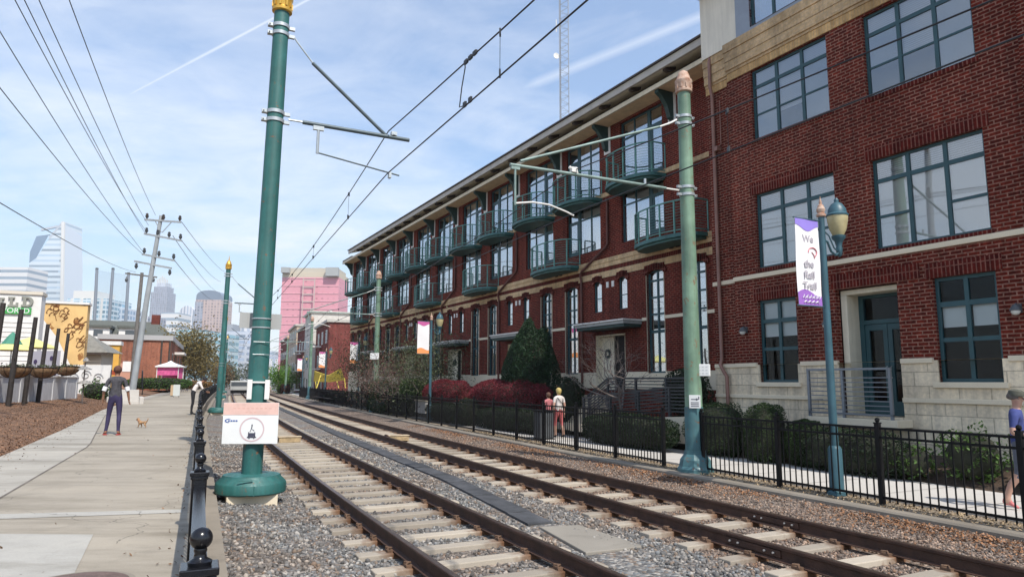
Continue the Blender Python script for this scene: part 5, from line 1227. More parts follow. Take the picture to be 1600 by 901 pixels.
def hedge(name, pos, rz_, rx, ry, rz, n, size, lm, lab, cat='hedge', p=3.2, lump=.07, seed=1, group=None, thick=.16):
    e = empty(name, pos, rz_, lab, cat, group)
    o = leaves('foliage', shell_points(n, rx, ry, rz, p, thick, lump, seed)+np.array([0, 0, rz*.9]), size, lm, e)
    c = core('inner_branches', rx, ry, rz, M_TWIG, e, p, .84); c.location = (0, 0, rz*.9); return e
M_TWIG = mat('twig_dark', (0.020, 0.022, 0.012), 0.95, var=0.4); M_BARK = mat('bark', (0.11, 0.085, 0.065), 0.9, var=0.4, vscale=6, bump=.5); M_BARKG = mat('bark_grey', (0.16, 0.13, 0.115), 0.9, var=0.4, vscale=6)
L_BOX = leaf_mat('leaf_boxwood', (0.034, 0.060, 0.018)); L_CON = leaf_mat('leaf_conifer', (0.020, 0.046, 0.019), trans=.1); L_RED = leaf_mat('leaf_red', (0.17, 0.026, 0.034), .55, .3)
L_GRN = leaf_mat('leaf_green', (0.055, 0.105, 0.022)); L_DARK = leaf_mat('leaf_dark', (0.020, 0.036, 0.014)); L_OLV = leaf_mat('leaf_olive', (0.20, 0.155, 0.055), .45, .35); L_BRT = leaf_mat('leaf_bright', (0.13, 0.27, 0.035), .4, .4)
L_BRN = leaf_mat('leaf_brown', (0.095, 0.045, 0.030), .45); L_PNK = leaf_mat('leaf_pinkish', (0.20, 0.105, 0.085), .4); L_SAGE = leaf_mat('leaf_sage', (0.085, 0.10, 0.050), .5)
def F1(s, o, z=0.0): return fac(s, o, z)      # along the facade, metres in front (negative) of the near building's plane
FZ = math.atan2(FD.y, FD.x)
for i, (s, o, rx, ry, rz, lab) in enumerate([(6.25, -1.35, .98, .55, .72, 'tall clipped boxwood right beside the faded green pole'), (4.5, -1.45, .50, .48, .73, 'narrow clipped boxwood, second from the faded green pole'), (3.45, -1.3, .42, .40, .55, 'small rounded boxwood left of the entrance porch')]):
    hedge('boxwood_shrub', F1(s, o, .02), FZ, rx, ry, rz, 9500, .021, L_BOX, lab, 'shrub', seed=i+2, group='clipped boxwoods before the brick building')
hedge('low_hedge', F1(2.1, -1.55, .02), FZ, 1.25, .40, .48, 5200, .030, L_DARK, 'low dark hedge under the entrance porch of the brick building', seed=8)
hedge('leafy_shrub', F1(-.15, -1.15, .1), FZ, .55, .42, .50, 1500, .045, L_GRN, 'loose green shrub against the pale stone base', 'shrub', p=2, lump=.3, seed=9, thick=.7)
hedge('leafy_shrub', F1(.85, -1.45, .08), FZ, .38, .36, .33, 900, .040, L_GRN, 'small loose green shrub just right of the porch', 'shrub', p=2, lump=.3, seed=10, thick=.7)
hedge('leafy_shrub', F1(-1.3, -1.2, .08), FZ, .40, .36, .33, 900, .040, L_BOX, 'low sparse shrub behind the man in the blue shirt', 'shrub', p=2, lump=.3, seed=11, thick=.7)
hedge('ramp_hedge', F1(9.3, -2.0, .02), FZ, 2.2, .40, .50, 9000, .032, L_DARK, 'dark hedge in front of the ramp railing', seed=12)
hedge('red_hedge', F1(18.8, -.95, .55), FZ, 3.2, .85, .80, 34000, .030, L_RED, 'large rounded dark red hedge below the egg shaped evergreen', seed=13, lump=.05, p=2.5, group='rounded red hedges')
hedge('red_hedge', F1(25.4, -.95, .55), FZ, 2.45, .85, .78, 26000, .030, L_RED, 'brighter red rounded hedge left of the big one', seed=14, lump=.05, p=2.5, group='rounded red hedges')
hedge('walk_hedge', F1(16.5, -2.0, .02), FZ, 2.9, .40, .47, 9000, .034, L_DARK, 'dark green hedge along the sidewalk below the large red hedge', seed=15, group='dark hedges along the sidewalk')
hedge('walk_hedge', F1(23.0, -1.9, .02), FZ, 2.6, .40, .47, 8000, .034, L_DARK, 'dark green hedge along the sidewalk below the brighter red hedge', seed=16, group='dark hedges along the sidewalk')
hedge('round_shrub', F1(20.6, -2.05, .02), FZ, .75, .55, .62, 3000, .036, L_DARK, 'dark rounded shrub between the two sidewalk hedges', 'shrub', p=2.2, seed=17)
hedge('green_hedge', F1(30.0, -1.0, .5), FZ, 1.7, .6, .85, 6000, .05, L_GRN, 'green clipped hedge left of the red hedges', seed=18, group='green hedges before the row')
hedge('green_hedge', F1(36.0, -1.0, .45), FZ, 2.0, .6, .85, 6000, .05, L_BOX, 'green clipped hedge behind the second green pole', seed=19, group='green hedges before the row')
hedge('walk_hedge', F1(33.0, -1.45, .0), FZ, 4.5, .32, .50, 9000, .04, L_DARK, 'dark hedge along the sidewalk beneath the bare bush', seed=20, group='dark hedges along the sidewalk')
hedge('door_hedge', F1(14.4, -.75, .4), FZ, .62, .5, .90, 3000, .04, L_DARK, 'dark clipped shrub beside the entry steps', 'shrub', seed=21)
hedge('door_hedge', F1(8.6, -.2, .9), FZ, .9, .4, .75, 3000, .04, L_DARK, 'dark shrub behind the ramp railing near the pole', 'shrub', seed=22)
hedge('brown_hedge', cur(upx(446, 7.3)+6, 7.4, -.1), head(100)-math.pi/2, .7, 9.0, .85, 9000, .08, L_BRN, 'brown clipped hedge at the far end of the black fence', seed=23)
e = empty('egg_evergreen', F1(17.8, -.45, .4), 0, 'dark egg shaped evergreen tree against the brick wall', 'tree')
P = shell_points(40000, 1.42, .95, 1, 2.2, .22, .07, 30, cut=-1)[:, :]
zz2 = (P[:, 2]+1)/2; P[:, 2] = zz2*4.0; sc_ = np.interp(zz2, [0, .15, .35, .6, .85, 1], [.9, 1.02, 1.06, 1.0, .95, .95])[:, None]; P[:, :2] *= sc_
th = FZ; P = np.stack([P[:, 0]*math.cos(th)-P[:, 1]*math.sin(th), P[:, 0]*math.sin(th)+P[:, 1]*math.cos(th), P[:, 2]], 1)
leaves('crown', P, .036, L_CON, e); c = core('inner_branches', 1.3, .8, 1.8, M_TWIG, e, 2.2, .9); c.location = (0, 0, 2.0); c.rotation_euler = (0, 0, FZ)
MB().path([(0, 0, -.2), (0, 0, 1.2)], [.12, .09], 8).build('trunk', M_BARK, e)

def branchy(mb, p, d, L, r, depth, ends, rg, spread=.6, upb=.12):
    k = 4; pts = [p]; q = Vector(p); dd = Vector(d).normalized()
    for i in range(k):
        dd = (dd+Vector((rg.gauss(0, .16), rg.gauss(0, .16), rg.gauss(0, .10)+upb*.4))).normalized(); q = q+dd*(L/k); pts.append(q.copy())
    mb.path(pts, [r*(1-.5*i/k) for i in range(k+1)], 6 if r > .02 else 4, cap=False)
    if depth == 0: ends.append(q); return
    ends.append(q)
    for j in range(rg.choice((2, 3, 3))):
        nd = (dd+Vector((rg.gauss(0, spread), rg.gauss(0, spread), rg.gauss(.1, spread*.6)))).normalized()
        branchy(mb, pts[rg.choice((2, 3, 4))], nd, L*rg.uniform(.6, .85), r*.55, depth-1, ends, rg, spread, upb)
def tree(name, pos, h, cr, n, size, lm, lab, seed, bark=M_BARK, depth=4, trunk=.14, sparse=1.0, group=None, cz=.62, multi=1, spread=.6, cat='tree'):
    rg = random.Random(seed); e = empty(name, pos, 0, lab, cat, group); mb = MB(); ends = []
    for j in range(multi):
        d = (rg.gauss(0, .25)*(multi > 1), rg.gauss(0, .25)*(multi > 1), 1)
        branchy(mb, (rg.gauss(0, .1)*(multi > 1), rg.gauss(0, .1)*(multi > 1), -.1), d, h*.36, trunk, depth, ends, rg, spread)
    mb.build('trunk', bark, e, smooth=60, recalc=False)
    if n:
        g_ = np.random.default_rng(seed); E_ = np.array([v[:] for v in ends if v.z > h*.22]); c = E_[g_.integers(0, len(E_), n)]
        P = c+g_.normal(size=(n, 3))*cr*.20*sparse; leaves('crown', P, size, lm, e)
    return e
tree('bare_tree', F1(10.9, -.95, .4), 4.6, 1.9, 900, .022, L_BRN, 'small bare reddish tree standing in front of the entry and ramp', 5, M_BARKG, 5, .05, 1.6, multi=3, spread=.75)
tree('bare_bush', F1(33.4, -1.2, .4), 3.9, 1.8, 5000, .035, L_PNK, 'bare pinkish brown bush before the balcony building', 6, M_BARKG, 5, .045, 1.6, multi=5, spread=.7, cat='bush')
tree('loose_evergreen', F1(28.9, -.9, .4), 4.0, 2.0, 9000, .05, L_SAGE, 'loose dull green tree between the bare bush and the red hedge', 9, M_BARK, 4, .06, 2.4, multi=4)
tree('dark_evergreen', F1(39.5, -1.0, .4), 4.2, 2.0, 8000, .05, L_DARK, 'dark evergreen bush behind the second green pole', 11, M_BARK, 4, .06, 2.4, multi=4, cat='bush')
# ramp with railings, entry steps, bin, bollard, planters
e = empty('entry_ramp', P0, FRZ, 'concrete ramp with grey railings leading to the balcony building entry', 'ramp')
mb = MB(); mb.prism([(-13.4, .2), (-13.4, .42), (-12.6, .50), (-8.2, .92), (-7.4, .95), (-7.4, .2)], -1.34, -.5); mb.build('ramp_body', M_LIME, e)
M_RAILG = mat('ramp_rail_grey', (0.050, 0.053, 0.056), 0.5, metal=.3, var=.2)
def slope_rail(name, pts, y, posts, low):
    m = MB()
    for (a, za), (b, zb) in zip(pts, pts[1:]):
        m.beam((-a, y, za), (-b, y, zb), .05, .06)
        for k in range(7): m.beam((-a, y, za-.10-.10*k), (-b, y, zb-.10-.10*k), .03, .035)
    for s, zt in posts: m.box(-s-.035, -s+.035, y-.035, y+.035, zt-low, zt-.01)
    return m.build(name, M_RAILG, e)
slope_rail('railing', [(12.68, 1.36), (8.2, 1.78), (7.35, 1.79)], -1.30, [(12.6, 1.37), (11.05, 1.51), (9.58, 1.65), (8.15, 1.78), (7.4, 1.79)], .86)
slope_rail('railing', [(13.4, 1.42), (12.15, 2.06), (8.0, 2.06)], -.58, [(13.3, 1.45), (12.15, 2.06), (10.6, 2.06), (9.1, 2.06), (8.05, 2.06)], 1.0)
mb = MB()
for k in range(5): mb.box(-14.6, -13.42, -1.2+.28*k, .5, .2+.25*k, .45+.25*k-.002)
mb.build('steps', M_LIME, e)
for a in UN[1:]:
    s = a+PER
    if s < S_Z-1:
        st = MB()
        for k in range(4): st.box(-s-.95, -s+.95, -1.15+.28*k, -.045, .2+.36*k, .555+.36*k)
        st.build('stoop', M_LIME, B2)
q = cur(upx(850, 7.9), 7.9, 0)
e = empty('litter_bin', q, head(20), 'dark grey square litter bin on the sidewalk behind the fence', 'bin')
MB().box(-.26, .26, -.26, .26, .03, .92).build('body', M_DARKGREY, e, bevel=.02)
m = MB().box(-.30, .30, -.30, .30, .922, .98); m.build('lid', M_BLACK, e, bevel=.02); MB().box(-.28, .28, -.28, .28, 0, .028).build('foot', M_BLACK, e)
q = cur(upx(592, 8.2), 8.2, 0); e = empty('bollard', q, 0, 'white round bollard by the fence near the second green pole', 'bollard')
MB().lathe((0, 0, 0), [(.15, 0), (.15, 1.2), (.16, 1.22), (.16, 1.3), (.12, 1.38), (.02, 1.40)], 14).build('post', M_WHITE, e, smooth=40); MB().lathe((0, 0, .9), [(.152, 0), (.155, .005), (.155, .08), (.152, .085)], 14).build('band', M_STEEL, e)
for s, o, lab in ((26.6, -1.8, 'white planter box under the brighter red hedge'), (21.6, -1.75, 'white planter box at the gap between the red hedges')):
    e = empty('planter_box', F1(s, o, .3), FRZ, lab, 'planter', 'white planter boxes'); MB().box(-.7, .7, -.2, .2, 0, .62).build('box', M_WHITE, e, bevel=.02); MB().box(-.75, .75, -.25, .25, .622, .68).build('rim', M_LIME, e, bevel=.01)

# ------------------------------------------------------------------ left side: white wall, posts, baskets, sign, murals
def mulch_at(x, Y): return mulch_z(max(0, (left_edge(Y)-x)/1.12), Y)
def lfac(px, Y): d = pix(px, 594); return Vector((d.x/d.y*Y, Y, 0))
M_WWALL = mat('white_wall_paint', (0.60, 0.60, 0.60), 0.75, var=0.08, vscale=1.2, streak=0.15)
M_POSTD = mat('post_dark', (0.030, 0.022, 0.018), 0.7, var=0.4, vscale=6, streak=.3)
wa, wb = lfac(-45, 25), lfac(118, 41)
d = (wb-wa); L = d.length; e = empty('white_wall', (wa.x, wa.y, .45), math.atan2(d.y, d.x), 'long low white painted wall behind the dark posts', 'wall')
MB().box(0, L, -.12, .12, 0, 1.62).build('wall_body', M_WWALL, e); MB().box(-.03, L+.03, -.17, .17, 1.622, 1.70).build('coping', M_WHITE, e, bevel=.01)
for k in range(7): MB().box(L*k/6-.17-(k == 6)*.17+(k == 0)*.2, L*k/6+.17-(k == 6)*.17+(k == 0)*.2, -.155, -.122, 0, 1.60).build('pier', M_WWALL, e)
POSTX = [(-14, 640+8, 470), (16.6, 640, 487), (41, 635, 497), (62, 631, 505), (80, 626, 507), (96.5, 622, 511)]
PY = [24.2, 26.2, 29.2, 32.4, 36, 39.6]; basket_at = []
plab = ['first from the photo edge', 'behind the first basket', 'between the first and second baskets', 'behind the middle basket', 'left of the last basket', 'nearest the mural and farthest off']
for i, ((x, yb, yt), Y) in enumerate(zip(POSTX, PY)):
    b = lfac(x, Y); z0 = mulch_at(b.x, Y)-.1; e = empty('timber_post', (b.x, b.y, z0), .6, 'dark leaning timber post by the white wall, '+plab[i], 'post', 'dark leaning posts along the white wall')
    h = 3.75-z0*.0; lean = .10
    m = MB(); m.path([(0, 0, 0), (lean*.5, 0, h*.5), (lean*h*.32, 0, h)], [.10, .095, .085], 10); m.build('shaft', M_POSTD, e, smooth=40)
    m = MB()
    for z in (h-.5, h-1.1, h-1.9): m.path([(.05, -.12, z), (.09, .12, z)], .018, 6)
    m.build('hook', M_BLACK, e)
M_COIR = mat('coir_basket', (0.22, 0.13, 0.065), 0.95, var=.4, vscale=12, fine=.4, fscale=40)
for (px, py, Y, w), lb in zip([(24, 574, 27.2, 1.15), (68, 575, 31.5, 1.22), (104, 573, 36.6, 1.25)], ('half round brown hanging basket nearest the sign, on dark posts', 'half round brown hanging basket, middle of the three', 'half round brown hanging basket nearest the mural')):
    p = at(px, py, Y); e = empty('hanging_basket', p, .9, lb, 'basket', 'hanging baskets on the dark posts')
    prof = [(w*.5*math.sin(a), -w*.36*math.cos(a)) for a in [math.pi/2*k/8 for k in range(1, 9)]]
    MB().lathe((0, 0, 0), [(.02, -w*.36)]+prof+[(w*.5, .03), (w*.46, .03), (w*.42, -.04)], 20).build('basket_bowl', M_COIR, e, smooth=50)
    m = MB().path([(w*.51*math.cos(q), w*.51*math.sin(q), .02) for q in [2*math.pi*k/20 for k in range(21)]], .018, 5, cap=False)
    for k in range(10):
        q0 = 2*math.pi*k/10; m.path([(w*.515*math.sin(a)*math.cos(q0), w*.515*math.sin(a)*math.sin(q0), -w*.372*math.cos(a)) for a in [math.pi/2*j/6 for j in range(7)]], .010, 4)
    m.path([(0, w*.5, .02), (0, w*.5+.35, .05)], .02, 5); m.build('wire_frame', M_BLACK, e)
    leaves('foliage', RNG.normal(size=(160, 3))*np.array([w*.22, w*.22, .05])+np.array([0, 0, .06]), .05, L_SAGE, e)
# shop with the big sign
GR = Vector((.92, .39, 0))          # street grid, square to the line
def gridfront(pxl, pxr, Y):
    b_ = lfac(pxr, Y); k = pix(pxl, 594); k = k.x/k.y; t = (k*b_.y-b_.x)/(k*GR.y-GR.x); return b_-GR*t, b_
a, b = gridfront(-75, 53, 47); d = b-a; L = d.length
e = empty('sign_building', (a.x, a.y, .6), math.atan2(d.y, d.x), 'white fronted shop whose tall sign ends in LD over a green WORLD strip', 'building')
z1 = at(53, 461, 47).z-.6
MB().box(0, L, 0, 1.2, 0, z1).build('wall', M_WHITE, e); MB().box(-.1, L+.06, -.10, 1.3, z1+.002, z1+.22).build('parapet', mat('parapet_tan', (0.62, 0.56, 0.46), 0.7), e)
def lx(px):   # local x along the front for a photo column
    r_ = pix(px, 560); A2 = Vector((a.x, a.y)); D2 = Vector((d.x, d.y)).normalized(); det = r_.x*(-D2.y)-(-D2.x)*r_.y
    t_ = (A2.x*(-D2.y)-(-D2.x)*A2.y)/det; u_ = (r_.x*A2.y-r_.y*A2.x)/det; return u_, t_*r_.y
def lz(px, py): u_, Yd = lx(px); return at(px, py, Yd).z-.6
M_GLET = mat('letter_grey', (0.26, 0.26, 0.22), 0.5, var=.1); M_GSTRIP = mat('sign_green', (0.05, 0.33, 0.07), 0.5)
for ch, x0, x1, yt, yb in (('I', -14, 0, 465, 480), ('L', 4, 20, 464, 479.5), ('D', 25, 44, 463.5, 479)):
    X0, X1 = lx(x0)[0], lx(x1)[0]; zc = (lz((x0+x1)/2, yt)+lz((x0+x1)/2, yb))/2; hh = lz((x0+x1)/2, yt)-lz((x0+x1)/2, yb); t = hh*.22; w = X1-X0; zb = zc-hh/2; m = MB(); y0, y1 = -.14, -.02
    if ch == 'I': m.box(X0+w*.36, X0+w*.64, y0, y1, zb+t*.8, zb+hh-t*.8).box(X0+w*.15, X0+w*.85, y0, y1, zb, zb+t*.8).box(X0+w*.15, X0+w*.85, y0, y1, zb+hh-t*.8, zb+hh)
    if ch == 'L': m.box(X0+w*.18, X0+w*.46, y0, y1, zb+t, zb+hh-t*.7).box(X0, X0+w*.64, y0, y1, zb+hh-t*.7, zb+hh).box(X0, X1, y0, y1, zb, zb+t).box(X1-w*.22, X1, y0, y1, zb+t, zb+t*2.1)
    if ch == 'D':
        m.box(X0+w*.14, X0+w*.40, y0, y1, zb+t*.8, zb+hh-t*.8).box(X0, X0+w*.5, y0, y1, zb, zb+t*.8).box(X0, X0+w*.5, y0, y1, zb+hh-t*.8, zb+hh)
        n = 10; ou = [(X0+w*.5+w*.5*math.sin(q), zc+hh*.5*math.cos(q)) for q in [math.pi*k/n for k in range(n+1)]]; inn = [(X0+w*.5+w*.24*math.sin(q), zc+(hh*.5-t*.8)*math.cos(q)) for q in [math.pi*k/n for k in range(n+1)]]
        for k in range(n): m.prism([ou[k], ou[k+1], inn[k+1], inn[k]], y0, y1)
    m.build('letter', M_GLET, e)
X0, X1 = lx(-30)[0], lx(42)[0]; zb, zt = lz(20, 490.5), lz(20, 480.5)
st = MB().box(X0, X1, -.12, -.02, zb, zt).build('green_strip', M_GSTRIP, e)
text('strip_lettering', 'WORLD', (zt-zb)*1.12, M_PAINTW, st, Matrix.Translation(((lx(3)[0]+lx(40)[0])/2-.25, -.125, (zb+zt)/2)) @ Matrix.Rotation(math.pi/2, 4, 'X'), ext=.004)
m = MB()
for k in range(16): m.box(.1, L-.3, -.035, -.002, .4+k*.32, .43+k*.32)
m.build('clapboard', M_WHITE, e)
# seating clutter behind the white wall: yellow parasol, dark purple panel
p = lfac(42, 38); e = empty('parasol', (p.x, p.y, .9), 0, 'pale yellow parasol behind the white wall below the sign', 'parasol')
z = at(42, 528, 38).z-.9
MB().path([(0, 0, 0), (0, 0, z)], .03, 8).build('pole', M_STEEL, e); MB().lathe((0, 0, z), [(1.35, -.55), (1.33, -.50), (.7, -.22), (.05, .05)], 8).build('canopy', mat('parasol_yellow', (0.62, 0.58, 0.22), .8, var=.1), e)
p = lfac(13, 36); e = empty('parasol', (p.x, p.y, .9), 0, 'pale yellow parasol with a green top at the photo edge behind the wall', 'parasol')
z = at(13, 532, 36).z-.9; MB().path([(0, 0, 0), (0, 0, z)], .03, 8).build('pole', M_STEEL, e); MB().lathe((0, 0, z), [(1.0, -.5), (.98, -.46), (.5, -.2)], 8).build('canopy', MATS['parasol_yellow'], e); MB().lathe((0, 0, z), [(.48, -.19), (.2, .25), (.03, .45)], 8).build('top_flap', mat('parasol_green', (0.06, .22, .15), .8), e)
p = lfac(65, 42); e = empty('mural_board', (p.x, p.y, .8), -.3, 'grey board painted with dark purple dots behind the white wall', 'board')
MB().box(-1.2, 1.2, 0, .1, .8, 2.9).build('board', mat('board_grey', (.42, .40, .44), .8), e)
for i in range(7): MB().lathe((0, 0, 0), [(.14, 0), (.14, .02)], 10).build('dot', mat('dot_purple', (.05, .03, .09), .7), e).matrix_local = Matrix.Translation((-.95+.32*i, -.002, 1.5+.55*(i % 2)+.2*(i % 3))) @ Matrix.Rotation(math.pi/2, 4, 'X')
# ochre mural building with painted blossoms
def mural_mat(name, base, spot, sc, white=0.0):
    m = bpy.data.materials.new(name); m.use_nodes = True; t = NT(m.node_tree); m.node_tree.nodes.clear()
    o = t('ShaderNodeOutputMaterial'); b = t('ShaderNodeBsdfPrincipled'); b.inputs['Roughness'].default_value = .85; t.link(b.outputs[0], o.inputs[0])
    uv = t('ShaderNodeTexCoord').outputs['UV']; n = t('ShaderNodeTexNoise', i_Scale=sc, i_Detail=3.0, i_Distortion=1.2); t.link(uv, n.inputs['Vector'])
    v = t('ShaderNodeTexVoronoi', i_Scale=sc*.8, distance='EUCLIDEAN'); t.link(uv, v.inputs['Vector'])
    f = t.math('MULTIPLY', t.math('LESS_THAN', v.outputs['Distance'], .36), t.ramp(n.outputs[0], [(.47, (0, 0, 0)), (.53, (1, 1, 1))]))
    n2_ = t('ShaderNodeTexNoise', i_Scale=.6, i_Detail=4.0); t.link(uv, n2_.inputs['Vector'])
    c = t.mix(t.ramp(n2_.outputs[0], [(.35, (0, 0, 0)), (.65, (1, 1, 1))]), base, tuple(min(1, x*1.35) for x in base)); c = t.mix(f, c, spot)
    t.link(c, b.inputs['Base Color']); MATS[name] = m; return m
M_MUR = mural_mat('mural_ochre', (0.60, 0.39, 0.16), (0.30, 0.13, 0.035), 1.3); M_MUR2 = mural_mat('mural_ochre_red', (0.58, 0.32, 0.06), (0.36, 0.06, 0.02), .8)
a, b = gridfront(54, 127.5, 55); d = b-a; L = d.length; zt = at(127, 476, 55).z-.6
e = empty('mural_building', (a.x, a.y, .6), math.atan2(d.y, d.x), 'tall ochre wall painted with brown blossoms beside the white sign front', 'building')
MB().box(0, L, 0, 1.2, 0, zt).build('wall', M_MUR, e); MB().box(-.1, L+.1, -.1, 1.3, zt+.002, zt+.18).build('coping', M_WHITE, e)
m = MB(); m.add([(.0, -.03, .0), (L*.88, -.03, .0), (L*.80, -.03, zt*.28), (L*.40, -.03, zt*.63), (.0, -.03, zt*.86)], [(0, 1, 2, 3, 4)]); m.build('white_painted_part', M_WHITE, e, recalc=False)
# three blossoms painted large near the corner, as outlines
m = MB(); rb = random.Random(4)
for cx, cz, r in ((L*.68, zt*.72, .55), (L*.86, zt*.80, .5), (L*.93, zt*.60, .45), (L*.52, zt*.9, .4), (L*.25, zt*.92, .45)):
    for j in range(5):
        q = j*math.pi*.4+rb.uniform(-.3, .3)+cx; rr = r*rb.uniform(.22, .42); c = (cx+r*.62*math.cos(q), -.04, cz+r*.62*math.sin(q)); m.path([(c[0]+rr*(1+.25*math.sin(k*2.1+j))*math.cos(k*.6), -.035, c[2]+rr*1.25*math.sin(k*.6+.3*j)) for k in range(rb.randint(7, 11))], rb.uniform(.018, .035), 4)
    m.path([(cx, -.035, cz), (cx+.2, -.035, cz-r*.9), (cx+rb.uniform(-.3, .3), -.035, cz-r*1.7)], .02, 4)
m.build('painted_blossom', mat('blossom_line', (.20, .075, .02), .8), e)
a, b = gridfront(120, 183, 64); d = b-a; L = d.length; zt = at(183, 539, 64).z-.8
e = empty('mural_annex', (a.x, a.y, .8), math.atan2(d.y, d.x), 'lower ochre building with red flower mural behind the grey hipped hut', 'building')
MB().box(0, L, 0, 1.5, 0, zt).build('wall', M_MUR2, e); MB().box(-.05, L+.1, -.12, 1.6, zt+.002, zt+.35).build('coping', M_WHITE, e)
p = lfac(129, 59.5); zt = at(148, 551, 59.5).z-.9; zp = at(127, 521, 59.5).z-.9
e = empty('hipped_hut', (p.x, p.y, .9), .15, 'small hut with grey hipped roof in front of the flower mural', 'hut')
MB().box(-1.7, 1.7, -.9, 1.5, 0, zt).build('wall', mat('hut_cream', (.55, .50, .42), .8), e); m = MB(); m.add([(-2.4, -1.4, zt+.002), (2.35, -1.4, zt+.002), (2.35, 2.0, zt+.002), (-2.4, 2.0, zt+.002), (-.3, .2, zp), (.1, .2, zp)], [(0, 1, 2, 3), (0, 1, 5, 4), (1, 2, 5), (2, 3, 4, 5), (3, 0, 4)]); m.build('roof', mat('hut_roof', (.20, .19, .165), .8, var=.2), e)
MB().box(-2.42, 2.37, -1.45, -1.41, zt-.18, zt).build('fascia', M_EAVED, e); MB().box(-.6, .3, -.96, -.91, 0, 2.1).build('door', M_EAVED, e)
# white garden boards, thin post lamp, bush
p = lfac(122, 44); zb = mulch_at(p.x, 44); e = empty('garden_sculpture', (p.x, p.y, zb), 0, 'grey wire flower sculpture on a thin post in the mulch', 'sculpture')
p2 = lfac(131, 37); zb = mulch_at(p2.x, 37)-.1; e.location = (p2.x, p2.y, zb); m = MB().path([(0, 0, 0), (0, 0, 2.3)], .035, 8); m.build('post', M_BARKG, e)
for z, r, x in ((2.35, .16, .03), (1.9, .42, -.1), (1.15, .35, .05)): MB().lathe((x, 0, z), [(r, 0), (r*.95, .05), (r*.4, .16), (.03, .2)], 12).build('disc', mat('disc_grey', (.30, .28, .25), .7, var=.3), e, smooth=40)
e = hedge('leafy_shrub', (lfac(150, 45).x, 45, mulch_at(lfac(150, 45).x, 45)-.1), 0, .85, .7, .65, 1600, .07, L_GRN, 'green rounded bush in the mulch behind the walking woman', 'bush', p=2, lump=.3, seed=40, thick=.6)
p = lfac(110, 48); e = empty('white_screen', (p.x, p.y, .9), .1, 'white garden screen with grey swirls behind the bush', 'screen')
MB().box(-1.8, 2.6, 0, .12, 0, 2.1).build('panel', M_WHITE, e)
m = MB()
for j in range(5): m.path([(-1.4+.8*j+.35*math.cos(q)*(1-q/12), -.03, 1.2+.35*math.sin(q)*(1-q/12)+.2*(j % 2)) for q in [k*.5 for k in range(18)]], .03, 4)
m.build('swirl', mat('swirl_grey', (.35, .34, .33), .8), e)
# red brick hall with grey parapet; grey roofed inn behind
M_BRICKO = brick_mat('brick_orange', (0.32, 0.105, 0.055), (0.25, 0.08, 0.045), (0.30, 0.18, 0.13), bw=.3, rh=.1, ms=.012)
a, b = gridfront(150, 263.5, 84); d = b-a; L = d.length; H1 = at(263, 532, 84).z-.8
e = empty('brick_hall', (a.x, a.y, .8), math.atan2(d.y, d.x), 'orange red brick hall with grey parapet behind the grey utility pole', 'building')
MB().box(0, L, 0, 38, 0, H1).build('wall', M_BRICKO, e); MB().box(-.2, L+.2, -.2, 38.2, H1+.002, H1+.6).build('parapet', mat('parapet_grey', (.38, .37, .36), .7), e)
for x in (L-1.0, L-.12): MB().path([(x, -.12, 0), (x, -.12, H1)], .10, 8).build('downspout', M_EAVED, e)
M_WIN = mat('far_window', (.07, .08, .09), .2)
for k in range(5): MB().box(L+.002, L+.03, 3+7*k, 5.5+7*k, 2.2, 4.6).build('window', M_WIN, e)
MB().box(L+.002, L+1.2, 8, 14, 4.6, 4.9).build('awning', mat('awning_white', (.7, .66, .62), .8), e); MB().box(L-5.4, L-3.6, -.04, -.002, 0, 3.2).build('painted_panel', mat('panel_pink', (.50, .25, .17), .8), e)
MB().box(L-5.0, L-4.1, -.09, -.045, 2.2, 3.4).build('white_poster', M_WHITE, e)
a, b = gridfront(90, 266, 124); d = b-a; L = d.length; H1 = at(200, 533, 125).z-.8; H2 = at(200, 500, 125).z-.8
e = empty('grey_roof_inn', (a.x, a.y, .8), math.atan2(d.y, d.x), 'long house with dark grey green roof and pale dormers behind the brick hall', 'building')
MB().box(0, L, 0, 14, 0, H1).build('wall', mat('inn_wall', (.42, .40, .38), .8), e); m = MB(); m.add([(-1, -1, H1), (L+1.2, -1, H1), (L+1.2, 15, H1), (-1, 15, H1), (2, 7, H2), (L-3.4, 7, H2)], [(0, 1, 5, 4), (1, 2, 5), (2, 3, 4, 5), (3, 0, 4)]); m.build('roof', mat('inn_roof', (.095, .10, .085), .85, var=.2), e)
for x in (L*.32, L*.60): 
    dm = MB().box(x-1.7, x+1.7, -1.0, 3.5, H1+.0, H1+2.0).build('dormer', M_WHITE, e); MB().box(x-2.0, x+2.0, -1.4, 3.8, H1+2.002, H1+2.4).build('dormer_roof', MATS['inn_roof'], dm); MB().box(x-.7, x+.7, -1.04, -1.002, H1+.5, H1+1.6).build('window', M_WIN, dm)
MB().box(L-4.2, L-2.8, 6, 7.6, H2-1.0, H2+1.3).build('chimney', M_BRICK, e)
for k in range(6): MB().box(L*.35+k*2.1, L*.35+k*2.1+.9, -.04, -.002, H1-1.9, H1-.7).build('window', M_WIN, e)
